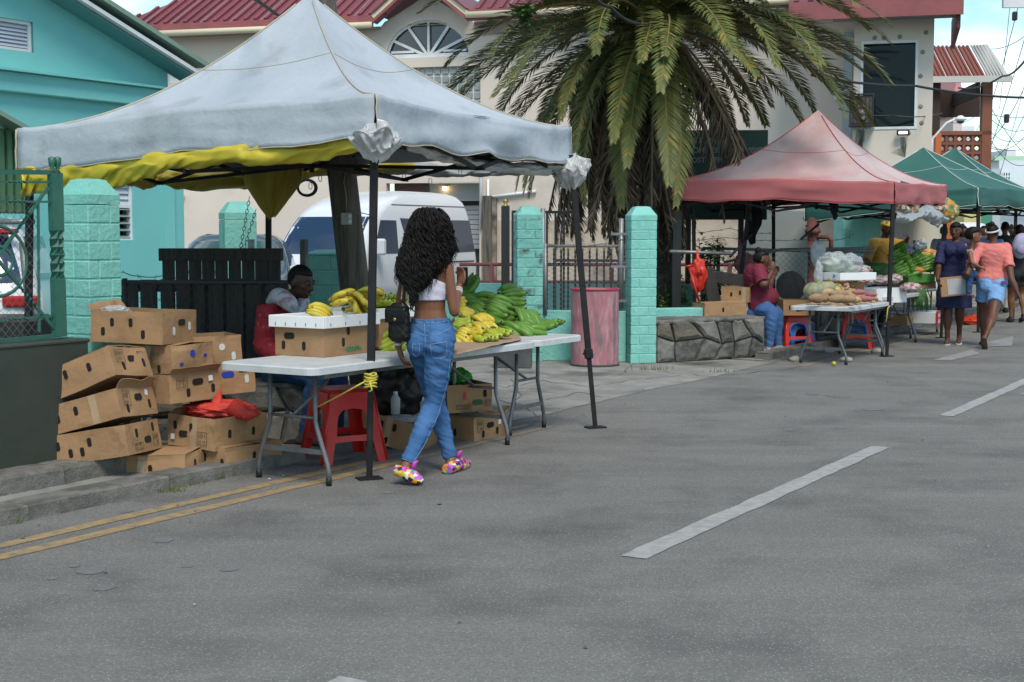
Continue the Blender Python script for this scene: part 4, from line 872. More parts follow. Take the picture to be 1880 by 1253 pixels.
# cables overhead
def cab(pts, r, label, sag=0.0, group='thin cables across the sky'):
    P = []
    for a, c in zip(pts, pts[1:]):
        for i in range(12): P.append(a.lerp(c, i / 12) + V((0, 0, -sag * 4 * (i / 12) * (1 - i / 12))))
    P.append(pts[-1]); b = MB(); b.tube(P, r, 5); return tag(b.build('overhead_cable', cable), label, 'cable', group)
cab([D(1490, 138, 22), D(1680, 158, 24), D(1900, 180, 26)], .022, 'thick black cable crossing the large dark window', .05, None)
cab([D(1540, 200, 24), D(1640, 212, 24), D(1730, 208, 30)], .010, 'thin cable sagging below the dome camera', .05, None)
cab([D(1760, 162, 34), D(1840, 140, 30), D(1890, 100, 24)], .02, 'black cable rising from the balcony roof to the right', .1, None)
cab([D(440, -25, 9), D(462, -6, 10), D(520, 35, 14)], .016, 'grey cable crossing the red roof at top', 0, None)
cab([D(1080, -20, 16), D(1120, 12, 16.5), D(1176, 44, 17)], .022, 'black cable passing through the palm crown', .05, None)
CABN = ['steep thin cable dropping from the clamp at top right', 'second steep thin cable right of the balcony roof', 'thin cable climbing from the balcony column to the right edge', 'cable crossing just above the grey end of the red roof',
 'upper flat cable right of the balcony opening', 'flat cable at the level of the balcony handrail', 'thin cable rising from low on the balcony column', 'cable falling away to the right over the white house roof', 'long cable rising from the balcony floor to the right edge',
 'cable falling from the balcony opening to the white house', 'level cable beside the balcony rail', 'lowest level cable above the tall pale block', 'nearly upright cable at the top right corner', 'cable rising from the green canopy to the right edge',
 'short cable crossing the balcony opening near the street lamp', 'short lower cable crossing the balcony opening']
rnd = random.Random(4)
for i, (a, c) in enumerate([((1870, 10), (1800, 250)), ((1890, 40), (1812, 290)), ((1890, 140), (1815, 260)), ((1890, 60), (1812, 90)), ((1790, 200), (1890, 215)), ((1815, 215), (1890, 235)), ((1800, 260), (1890, 240)),
                            ((1815, 250), (1890, 300)), ((1812, 300), (1890, 190)), ((1815, 190), (1890, 290)), ((1815, 240), (1890, 250)), ((1812, 265), (1890, 268)), ((1855, 0), (1835, 200)), ((1830, 340), (1890, 120)),
                            ((1745, 225), (1800, 205)), ((1755, 240), (1800, 228))]):
    cab([D(a[0], a[1], 40 + i), D(c[0], c[1], 46 + i)], .011, CABN[i], rnd.uniform(.1, .5), 'thin cables across the sky')
for (px, py, lab) in ((1863, 30, 'small black cable clamp hanging high at the right edge'), (1848, 218, 'small black cable clamp hanging low at right')):
    tag(MB().box((0, 0, 0), (.14, .14, .26), bev=.03).build('cable_clamp', cable, loc=D(px, py, 42)), lab, 'cable clamp')
tag(MB().box((0, 0, 0), (.7, .1, .42)).build('hanging_sign', whitetrim, loc=D(1872, -4, 30)), 'corner of a white sign hanging at the top right edge', 'sign')
# ================================================================ STALLS
fab1 = mat('pale_canopy_cloth', (.41, .45, .50), (.35, .39, .44), sc_=1.3, rough=.75, bump=.55, bsc=7, col3=(.24, .26, .28), sc3=2.2, lo3=.52, hi3=.78)
fab2 = mat('pink_canopy_cloth', (.50, .225, .225), (.45, .18, .185), sc_=1.3, rough=.75, col3=(.52, .41, .41), sc3=.75, lo3=.34, hi3=.58, bump=.15, bsc=9)
fab2v = mat('red_valance_cloth', (.42, .115, .12), (.36, .10, .105), sc_=1.5, rough=.75)
fab3 = mat('green_canopy_cloth', (.025, .125, .105), (.02, .10, .088), sc_=1.3, rough=.7)
shade_black = mat('black_shade_sheet', (.018, .018, .02), rough=.8)  # black stands in for the shade on the canopy undersides
legm = mat('black_steel', (.010, .010, .012), (.02, .02, .021), sc_=9, rough=.6, spec=.25)
pipingm = mat('tan_piping', (.42, .38, .30), rough=.8)
pipewht = mat('white_piping', (.62, .62, .58), rough=.8)
tarpm = mat('yellow_tarp', (.52, .42, .03), (.45, .36, .025), sc_=3, rough=.5, bump=.15, bsc=18)
plasticw = mat('white_plastic_film', (.56, .56, .56), (.42, .42, .43), sc_=7, rough=.22, bump=.3, bsc=16, alpha=.80)
filmc = mat('clear_plastic_film', (.55, .58, .62), rough=.15, alpha=.45, bump=.6, bsc=30, sc_=8, spec=.8)

def canopy(name, label, N_, R_, F_, L_, peak, val, m, mv, pip, legs, seed=0, sag=(0, 0, 0, 0), plates=True, exp_=1.75, vlabels=None):
    O_ = V(((N_.x + F_.x) / 2, (N_.y + F_.y) / 2, 0)); t = thing(name, label, 'canopy', O_)
    C_ = [V(p) - O_ for p in (N_, R_, F_, L_)]; pk = V(peak) - O_; b = MB(); u_ = MB()
    def surf(i):
        A_, B_ = C_[i], C_[(i + 1) % 4]; sg = sag[i]
        def fn(u, v):
            e = A_.lerp(B_, u); bump_ = .03 * (1 - abs(2 * u - 1)) ** 2 * (1 - v)
            e = e + V((0, 0, bump_ - sg * sin(pi * u) * .6)); k = exp_ + .22 * sin(pi * u)
            p = e.lerp(pk, v); p.z = e.z + (pk.z - e.z) * v ** k
            q = V((p.x * 1.6, p.y * 1.6, seed)); p.z += (.024 * noise.noise(q) + .006 * noise.noise(q * 4)) * (1 - v) * min(1, v * 8) * sin(pi * u)
            p.z += .010 * sin(u * 60 + 5 * noise.noise(q)) * max(0, 1 - v * 7) * max(0, .25 - min(u, 1 - u)) * 3
            return p
        return fn
    for i in range(4): b.grid(surf(i), 28, 22)
    b.build('canopy_top', m, t)
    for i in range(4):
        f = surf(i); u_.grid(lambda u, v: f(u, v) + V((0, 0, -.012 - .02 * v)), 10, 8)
    u_.build('canopy_shade_sheet', shade_black, t)  # added black sheet just below the cloth, painting the underside's shade
    for i in range(4):   # hips and the seam ring
        f = surf(i); MB().tube([f(0, v / 20) + V((0, 0, .004)) for v in range(20)], .007, 5).build('hip_piping', pip, t)
        MB().tube([f(u / 16, .62) + V((0, 0, .002)) for u in range(17)], .0035, 4).build('seam', pip, t)
    for i in range(4):
        A_, B_ = C_[i], C_[(i + 1) % 4]; f = surf(i); out = ((A_ + B_) / 2); out.z = 0; out.normalize(); hA, hB = val[i]; sg = sag[i]
        def fv(u, v):
            p = f(u, 0); h = hA + (hB - hA) * u; q = V((u * 5 + i * 9, v * 1.5, seed + 4))
            n1 = noise.noise(q) * (.03 + sg * .5) + .010 * noise.noise(V((u * 4 + i, v * 9, seed))) + .012 * sin(v * 13 + noise.noise(q) * 4) * max(0, .2 - min(u, 1 - u)) * 5
            hh = h * (1 + .10 * noise.noise(V((u * 7, seed, i))) + (sg * 1.2 * abs(sin(u * pi * 4)) if sg else 0))
            return p + out * (n1 * sin(pi * u) * v ** .7 + .012 * v + .006 + n1 * .3) + V((0, 0, -hh * v))
        vb = MB(); vb.grid(fv, 40, 9, thick=tuple(-out * .004)); vb.build('valance', mv, t)
        MB().tube([fv(u / 30, 1) for u in range(31)], .004, 4).build('hem', pip, t)
        MB().tube([fv(0, v / 6) + out * .004 for v in range(7)], .007, 5).build('corner_piping', pip, t)
    # frame
    for i in range(4):
        A_, B_ = C_[i] - V((0, 0, .06)), C_[(i + 1) % 4] - V((0, 0, .06)); k = .32; ins = (-(A_ + B_) / 2); ins.z = 0; ins = ins.normalized() * .05
        for (a, c, za, zc) in ((0, .5, 0, -k), (0, .5, -k, 0), (.5, 1, 0, -k), (.5, 1, -k, 0)):
            MB().bar(A_.lerp(B_, a) + ins + V((0, 0, za)), A_.lerp(B_, c) + ins * 1.4 + V((0, 0, zc)), .018, .028).build('truss_bar', legm, t)
    mid = V((0, 0, sum(c.z for c in C_) / 4 - .25)); mid.x = pk.x; mid.y = pk.y
    for i in range(4): m0 = (C_[i] + C_[(i + 1) % 4]) / 2 - V((0, 0, .12)); MB().bar(m0, mid + V((0, 0, .18)), .018, .026).build('truss_bar', legm, t); MB().bar(m0 - V((0, 0, .26)), mid + V((0, 0, -.05)), .018, .026).build('truss_bar', legm, t)
    MB().tube([mid - V((0, 0, .1)), pk - V((0, 0, .05))], .02, 8).build('centre_pole', legm, t)
    for (tp, ft) in legs:
        tp = V(tp) - O_; ft = V(ft) - O_; lb = MB(); lb.bar(ft, tp, .036, .036, bev=.004); lo = lb.build('leg', legm, t)
        mdl = ft.lerp(tp, .52); d_ = (tp - ft).normalized(); bb = MB(); bb.bar(mdl - d_ * .5, mdl + d_ * 1.05, .048, .048, bev=.004); bb.bar(mdl - d_ * .53, mdl - d_ * .45, .066, .066, bev=.008); bb.build('leg_sleeve', legm, lo)
        MB().lathe([(.012, -.045), (.012, .045)], 8, mdl - d_ * .49, axis=(1, -.3, 0)).build('lock_button', galv, lo)
        if plates: MB().box(ft + V((0, 0, .006)), (.15, .10, .010), rz=.4).build('foot_plate', legm, lo)
    return t
cN = D(688, 173, 8.58); cR = D(1047, 234, 11.05); cL = D(32, 237, 9.95); cF = V((cL.x + cR.x - cN.x, cL.y + cR.y - cN.y, 2.32)); pk1 = D(569, -12, 10.5)
canopy('market_canopy', 'large pale grey blue peaked canopy over the first banana stall', cN, cR, cF, cL, pk1, [(.24, .25), (.25, .25), (.25, .28), (.30, .27)], fab1, fab1, pipingm,
       [(D(688, 230, 8.60), G(678, 880)), (D(1049, 300, 11.0), G(1093, 786)), (D(493, 330, 12.3), G(493, 745)), (D(55, 300, 10.2), V((D(45, 600, 10.3).x, 10.3, 0)))], 1, (.09, 0, 0, 0))
# yellow tarp: front roll under the left edge and rear swag
def swag(name, pts, label, m, cat, folds=9, wd=.2, sd=0, thick=.012, parent=None):
    # pts: (world point of the upper edge, drop, belly)
    b = MB(); n = len(pts) - 1
    def fn(u, v):
        k = u * n; i = min(int(k), n - 1); f = k - i; p = V(pts[i][0]).lerp(V(pts[i + 1][0]), f); dr = pts[i][1] * (1 - f) + pts[i + 1][1] * f
        q = V((u * folds, v * 2.2, sd)); a = noise.noise(q); c = noise.noise(q * 2.3 + V((5, 5, 5)))
        o = V((.5, -.86, 0)); g = abs(noise.noise(V((u * folds * 2.2 + v * 2, v * 1.2, sd + 3))))
        p = p + o * (.05 * sin(pi * v) * 1.6 + .055 * a * (.3 + v) + .02 * c - .06 * g * (.3 + v)) + V((0, 0, -dr * (v + .22 * a * v) + .015 * c + .02 * g * v)); return p
    b.grid(fn, 160, 16, thick=(-.0, .012, 0)); o = b.build(name, m, parent)
    return tag(o, label, cat) if parent is None else o
swag('tarp_roll', [(D(35, 300, 9.95), .23), (D(60, 304, 9.9), .19), (D(130, 294, 9.75), .25), (D(210, 284, 9.55), .23), (D(300, 274, 9.35), .16), (D(420, 262, 9.1), .14), (D(520, 253, 8.95), .18), (D(650, 242, 8.7), .15)], 'bright yellow tarp gathered below the front left valance', tarpm, 'tarp', 12, sd=2)
b = MB(); c0 = D(68, 316, 9.98)
b.grid(lambda u, v: c0 + V((.16 * (1 - v * .55) * cos(u * 2 * pi) * (1 + .25 * noise.noise(V((u * 9, v * 3, 1)))) + .02, .12 * (1 - v * .5) * sin(u * 2 * pi) * (1 + .25 * noise.noise(V((u * 9, v * 3, 4)))), .02 - .17 * v)), 40, 10)
tag(b.build('tarp_bundle', tarpm), 'yellow tarp corner bundled below the left tip of the pale canopy', 'tarp')
tarp2 = mat('yellow_tarp_shaded', (.40, .31, .03), (.33, .26, .025), sc_=3, rough=.55, bump=.15, bsc=18)  # darker copy of the yellow tarp, the canopy's shade put into its colour
swag('rear_tarp', [(D(130, 300, 11.0), .10), (D(200, 308, 11.2), .10), (D(265, 312, 11.5), .16), (D(300, 314, 11.6), .13), (D(360, 312, 11.9), .18), (D(440, 306, 12.3), .20), (D(480, 300, 12.5), .24), (D(520, 300, 12.6), .22), (D(580, 300, 12.5), .13), (D(660, 300, 12.3), .10), (D(760, 300, 12.0), .06)], 'yellow tarp in a shade-darkened colour swagged along the rear edge of the pale canopy', tarp2, 'tarp', 12, sd=6)
b = MB(); c0 = D(492, 312, 12.1)
b.grid(lambda u, v: c0 + V(((.19 * (1 - v ** 2.2) + .025) * cos(u * 2 * pi) * (1 + .28 * sin(u * 50 + 3 * v) * .6 + .35 * noise.noise(V((cos(u * 6.28) * 2, sin(u * 6.28) * 2, v * 1.5)))) + .03, (.14 * (1 - v ** 2.2) + .02) * sin(u * 2 * pi) * (1 + .28 * sin(u * 50 + 3 * v) * .6 + .3 * noise.noise(V((u * 9, v * 2, 4)))), .1 - .50 * v - .05 * noise.noise(V((cos(u * 6.28) * 2, sin(u * 6.28) * 2, 5))))), 90, 18)
tag(b.build('hanging_tarp', tarp2), 'yellow tarp hanging in a point around the rear post', 'tarp')
swag('white_tarp_roll', [(D(735, 252, 9.0), .05), (D(800, 272, 9.5), .09), (D(860, 290, 10.0), .07), (D(930, 300, 10.5), .08), (D(1000, 300, 10.9), .10), (D(1040, 300, 11.0), .07)], 'grey white cloth gathered along the sagging right edge of the pale canopy', plasticw, 'cloth', 9, sd=8)
swag('rear_cloth', [(D(560, 300, 12.6), .08), (D(650, 300, 12.3), .10), (D(760, 300, 12.2), .11), (D(860, 304, 12.3), .10), (D(960, 298, 12.1), .12), (D(1030, 290, 11.6), .10)], 'grey cloth swagged along the rear right edge of the pale canopy', mat('grey_cloth', (.30, .31, .32), (.24, .25, .26), sc_=4, rough=.8), 'cloth', 10, sd=12)
def crumple(name, c, r, label, m, tail=None, sd=0, cat='plastic bag'):
    b = MB(); vs = []; n, mm = 56, 36; r = V(r)
    for i in range(mm + 1):
        ph = pi * i / mm
        for k in range(n):
            d = V((sin(ph) * cos(2 * pi * k / n), sin(ph) * sin(2 * pi * k / n), cos(ph))); q = d * 2.6 + V((sd, 0, 0)); f = 1 + .22 * noise.noise(q) - .22 * abs(noise.noise(q * 1.9 + V((3, 3, 3)))) - .10 * abs(noise.noise(q * 4.7)) + .10
            vs.append(V(c) + V((d.x * r.x, d.y * r.y, d.z * r.z)) * f + (V(tail) * max(0, -d.z) ** 2.2 if tail else V((0, 0, 0))))
    b.add(vs, [(i * n + k, i * n + (k + 1) % n, (i + 1) * n + (k + 1) % n, (i + 1) * n + k) for i in range(mm) for k in range(n)], 0, True)
    return tag(b.build(name, m), label, cat)
def bagwrap(c, R_, H_, label, lean=(0, 0), sd=0):
    b = MB(); pr_ = [(0, .16), (.08, .22), (.18, .62), (.32, .90), (.5, 1.0), (.7, .95), (.88, .72), (.96, .42), (1, .05)]; c = V(c)
    def fn(u, v):
        k = [q for q in range(len(pr_) - 1) if pr_[q][0] <= v][-1]; f = (v - pr_[k][0]) / (pr_[k + 1][0] - pr_[k][0]); r = pr_[k][1] + (pr_[k + 1][1] - pr_[k][1]) * f; a = 2 * pi * u
        w_ = noise.noise(V((cos(a) * 1.5, sin(a) * 1.5, v * 2.6 + sd))) * .55 - abs(noise.noise(V((cos(a) * 3 + v, sin(a) * 3, v * 4.5 + sd)))) * .50 + .12 + .16 * noise.noise(V((cos(a) * 6, sin(a) * 6, v * 9)))
        return c + V((cos(a) * R_ * r * (1 + w_) + lean[0] * (1 - v), sin(a) * R_ * .8 * r * (1 + w_), H_ * (v - .6) + .06 * noise.noise(V((cos(a) * 1.7, sin(a) * 1.7, sd + v * 3)))))
    b.grid(fn, 110, 44); return tag(b.build('plastic_bag', plasticw), label, 'plastic bag')
bagwrap(D(691, 256, 8.5), .125, .22, 'crumpled white plastic bag tied over the near canopy corner', sd=1)
bagwrap(D(1058, 312, 11.0), .125, .26, 'white plastic bag tied over the right canopy corner', (-.06, 0), 5)
# small wire hooks and rings along the rear edge
for i, (px, py) in enumerate(((742, 330), (790, 338), (845, 320), (588, 332), (570, 346))):
    c = D(px, py, 12.1); MB_ = MB(); MB_.tube([c + V((.014 * cos(a), 0, .03 * sin(a) + .02)) for a in [2 * pi * k / 10 for k in range(11)]], .003, 4, cap=False); tag(MB_.build('wire_hook', wirem), ['first wire hook from the left post, below the rear cloth', 'second wire hook right of the left one, below the rear cloth', 'rightmost wire hook below the rear cloth over the van', 'wire hook by the coiled cable', 'wire hook left of the utility pole'][i], 'hook', 'wire hooks under the canopy edge')
c = D(563, 345, 12.3); b = MB()
for k in range(4): b.tube([c + V(((.07 + .006 * k) * cos(a), .01 * k, (.06 + .005 * k) * sin(a))) for a in [2 * pi * j / 18 for j in range(19)]], .005, 4, cap=False)
tag(b.build('cable_coil', cable), 'coil of black cable hanging left of the utility pole', 'cable coil')

# second, pink canopy
n2 = D(1642, 334, 17.3); r2 = D(1738, 340, 20.2); l2 = D(1225, 331, 18.8); f2 = V((l2.x + r2.x - n2.x, l2.y + r2.y - n2.y, 2.2)); pk2 = D(1502, 202, 19.3)
canopy('market_canopy', 'faded pink and red peaked canopy right of the palm', n2, r2, f2, l2, pk2, [(.26, .25), (.26, .26), (.26, .26), (.27, .27)], fab2, fab2v, mat('red_piping', (.45, .10, .09), rough=.8),
       [(D(1640, 370, 17.35), G(1628, 655)), (D(1736, 370, 20.2), G(1728, 621)), (D(1420, 365, 21.3), V((D(1421, 560, 21.3).x, 21.3, 0))), (D(1273, 365, 18.9), V((D(1277, 560, 18.9).x, 18.9, 0)))], 3, (.05, 0, 0, 0))
# third and fourth green canopies
n3 = D(1794, 344, 21.4); r3 = D(1905, 352, 24.1); l3 = S(22.3, 8.0, 2.12); l3 = D(1478, 372, 22.6); f3 = V((l3.x + r3.x - n3.x, l3.y + r3.y - n3.y, 2.25)); pk3 = D(1695, 271, 23.2)
canopy('market_canopy', 'green peaked canopy with white piping behind the pink one', n3, r3, f3, l3, pk3, [(.27, .27), (.26, .26), (.26, .26), (.3, .27)], fab3, fab3, pipewht, [(D(1796, 380, 21.5), V((D(1797, 560, 21.6).x, 21.6, 0))), (D(1500, 380, 22.7), V((D(1500, 560, 22.7).x, 22.7, 0)))], 5, (.03, 0, 0, 0), exp_=1.35)
n4 = S(25.6, 5.0, 2.2); r4 = S(28.6, 5.0, 2.2); l4 = S(25.6, 8.0, 2.2); f4 = S(28.6, 8.0, 2.2)
canopy('market_canopy', 'second green canopy at the right edge, beyond the first green one', n4, r4, f4, l4, S(27.1, 6.5, 3.1), [(.27, .27)] * 4, fab3, fab3, pipewht, [(S(25.7, 5.1, 2.1), S(25.7, 5.1)), (S(28.5, 5.1, 2.1), S(28.5, 5.1))], 7, exp_=1.35)
# printed cloth and film gathered at the pink canopy's right end
printm = mat('printed_cloth', (.38, .10, .08), (.10, .16, .08), sc_=13, rough=.7, lo=.45, hi=.55, col3=(.55, .48, .40), sc3=9, lo3=.5, hi3=.56)
swag('printed_cloth', [(D(1640, 366, 17.5), .12), (D(1665, 372, 18.2), .18), (D(1690, 374, 18.9), .14), (D(1715, 376, 19.6), .16), (D(1738, 372, 20.2), .16)], 'colourful printed cloth bunched under the right end of the pink canopy', printm, 'cloth', 7, sd=21)
crumple('cloth_bundle', D(1738, 388, 20.1), (.16, .1, .16), 'round bundle of flowery cloth at the tip of the pink canopy', mat('flower_print', (.50, .22, .04), (.08, .22, .07), sc_=12, rough=.7, lo=.45, hi=.55, col3=(.6, .55, .45), sc3=10, lo3=.55, hi3=.6), None, 3, 'cloth')
swag('film_swag', [(D(1640, 386, 17.6), .15), (D(1665, 392, 18.0), .14), (D(1688, 384, 18.6), .12), (D(1700, 374, 18.9), .22), (D(1722, 386, 19.4), .24), (D(1736, 398, 19.8), .10)], 'grey plastic film swag hanging below the printed cloth', mat('grey_film', (.40, .41, .42), (.3, .3, .31), sc_=7, rough=.25, alpha=.9), 'plastic sheet', 6, sd=31)
b = MB(); b.grid(lambda u, v: D(1654, 336, 17.9).lerp(D(1682, 344, 18.6), u) + V((.0, 0, -.0 + .05 * (v - .5))), 6, 2, thick=(0, .02, 0)); tag(b.build('tablet_case', blackp), 'flat black case tucked on the pink canopy edge', 'case')
# dark garments hanging under the pink canopy
def rag(c, wd, h, label, sd):
    b = MB(); c = V(c); b.grid(lambda u, v: c + V(((u - .5) * wd * (1 - .72 * v ** 1.3) + .05 * noise.noise(V((v * 3, sd, 0))), .05 * noise.noise(V((u * 5, v * 3, sd))), -h * v - .06 * abs(noise.noise(V((u * 4, sd, 3)))) * v)), 16, 16, thick=(0, .02, 0)); return tag(b.build('hanging_cloth', mat('black_cloth', (.012, .012, .013), rough=.95)), label, 'cloth')
rag(D(1383, 372, 19.4), .28, .56, 'black cloth hanging in a long point under the pink canopy', 2); rag(D(1532, 372, 17.9), .13, .20, 'small black cloth hanging under the pink canopy front', 6)

# ---------------------------------------------------------------- folding tables
tabm = mat('table_plastic', (.56, .57, .58), (.47, .48, .49), sc_=7, rough=.45, col3=(.30, .29, .27), sc3=4, lo3=.6, hi3=.8, bump=.05, bsc=60)
tlegm = mat('grey_table_leg', (.17, .18, .19), (.12, .125, .13), sc_=9, rough=.4, metal=.4)
def folding_table(loc, rz, L_, W_, H_, label, legx=None, rest=0.0):
    t = thing('folding_table', label, 'table', loc, rz); b = MB(); r = .07; out = []
    for (cx, cy, a0) in ((L_ / 2 - r, W_ / 2 - r, 0), (-L_ / 2 + r, W_ / 2 - r, 90), (-L_ / 2 + r, -W_ / 2 + r, 180), (L_ / 2 - r, -W_ / 2 + r, 270)):
        for k in range(6): a = radians(a0 + 18 * k); out.append((cx + r * cos(a), cy + r * sin(a)))
    n = len(out); th = .045
    def ring(k, z): return [(x - (x > 0) * k + (x < 0) * k, y - (y > 0) * k + (y < 0) * k, z) for x, y in out]
    vs = ring(.006, H_) + ring(0, H_ - .008) + ring(0, H_ - th) + ring(.012, H_ - th) + ring(.03, H_ - .022)
    b.add(vs, [tuple(range(n))] + [(i + n * j, i + n * (j + 1), (i + 1) % n + n * (j + 1), (i + 1) % n + n * j) for j in range(4) for i in range(n)] + [tuple(range(5 * n - 1, 4 * n - 1, -1))], 0, False)
    b.build('tabletop', tabm, t); lx = legx or L_ / 2 - .28
    for sx in (-1, 1):
        for sy in (-1, 1):
            yi = sy * (W_ / 2 - .20); yo = sy * (W_ / 2 - .10)
            P = [(sx * lx, yi, H_ - .03), (sx * lx, yi, H_ * .52), (sx * lx, yi + (yo - yi) * .15, H_ * .45), (sx * lx, yi + (yo - yi) * .9, H_ * .18), (sx * lx, yo, H_ * .12), (sx * lx, yo, .02)]
            lo = MB().tube(P, .0145, 10).build('leg', tlegm, t); MB().lathe([(.018, -.0), (.019, .05), (.016, .052)], 10, (sx * lx, yo, .0)).build('rubber_foot', blackp, lo)
        MB().bar((sx * lx, -(W_ / 2 - .13), H_ * .27), (sx * lx, W_ / 2 - .13, H_ * .27), .012, .03).build('crossbar', tlegm, t)
        MB().tube([(sx * lx, 0, H_ * .55), (sx * (lx - .30), 0, H_ * .78), (sx * (lx - .42), 0, H_ - .03)], .011, 8).build('brace', tlegm, t)
        MB().tube([(sx * lx, -(W_ / 2 - .2), H_ * .55), (sx * lx, W_ / 2 - .2, H_ * .55)], .010, 8).build('crossbar', tlegm, t)
    for sy in (-1, 1): MB().box((0, sy * (W_ / 2 - .05), H_ - .06), (L_ - .3, .02, .03)).build('side_rail', tlegm, t)
    return t
TZ = .73
folding_table(S(7.62, 5.46), SRZ + radians(-2.0), 2.46, .76, TZ, 'white folding table in front of the seated man, carrying boxes and yellow bananas', .98)
folding_table(S(9.24, 5.98), SRZ + pi / 2, 1.83, .72, TZ, 'white folding table end-on behind the walking woman, loaded with green bananas', .62)
T3H = .67
folding_table(S(16.6, 5.25), SRZ, 1.75, .74, T3H, 'white folding table with ginger, yams and pumpkins under the pink canopy', .72)
folding_table(S(18.9, 5.45), SRZ, 1.83, .70, .70, 'white folding table with crates and green bananas behind the front black post', .80)
folding_table(S(21.2, 5.75), SRZ, 1.83, .76, .72, 'third folding table in a row, hidden behind the woman in navy', .75)
rockm = mat('pale_rock', (.42, .38, .33), (.3, .27, .24), sc_=9, rough=.95, bump=.6, bsc=30)
for i, (px, py) in enumerate(((1460, 664), (1553, 665), (1611, 649), (1520, 648))):
    c = G(px, py); b = MB(); b.ball(c + V((0, 0, .025)), (.075, .06, .04), 10, 7, jit=.5, seed=i + 3); tag(b.build('rock', rockm), ['pale rock wedged under the leftmost foot of the yam table', 'pale rock under the middle front foot of the yam table', 'pale rock under the right foot of the yam table', 'rock under the shaded rear foot of the yam table'][i], 'rock')

# ---------------------------------------------------------------- cartons
card = mat('cardboard', (.37, .222, .118), (.30, .178, .094), sc_=3.5, rough=.85, bump=.35, bsc=14, col3=(.20, .12, .065), sc3=6, lo3=.58, hi3=.72, spec=.2)
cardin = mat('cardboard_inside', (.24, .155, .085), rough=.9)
printk = mat('box_print', (.07, .05, .035), rough=.9); holem = mat('box_hole', (.012, .009, .007), rough=1); sticker = mat('white_sticker', (.7, .7, .72), rough=.5); bluep = mat('blue_plastic', (.02, .045, .32), rough=.4); redp = mat('red_plastic', (.42, .02, .015), rough=.35)
holew = mat('pale_hole', (.55, .56, .55), rough=.6); greenprint = mat('green_print', (.06, .25, .09), rough=.8)
def hole_mesh(w_, h, m, nm='hand_hole'):
    b = MB(); r = min(w_, h) / 2; P = []
    for k in range(16):
        a = 2 * pi * k / 16; P.append((cos(a) * r + (w_ / 2 - r) * (1 if cos(a) > 0 else -1), sin(a) * r + (h / 2 - r) * (1 if sin(a) > 0 else -1)))
    b.add([(x, .0, z) for x, z in P] , [tuple(range(16))]); b.add([(x, 0, z) for x, z in P] + [(x, .002, z) for x, z in P], [(i, (i + 1) % 16, 16 + (i + 1) % 16, 16 + i) for i in range(16)]); return b.mesh(nm, m)
HM = {}
def HMesh(k, m):
    if (k, m.name) not in HM: HM[(k, m.name)] = hole_mesh(*{'v': (.028, .055), 'h': (.085, .042), 'o': (.04, .045), 's': (.03, .02)}[k], m)
    return HM[(k, m.name)]
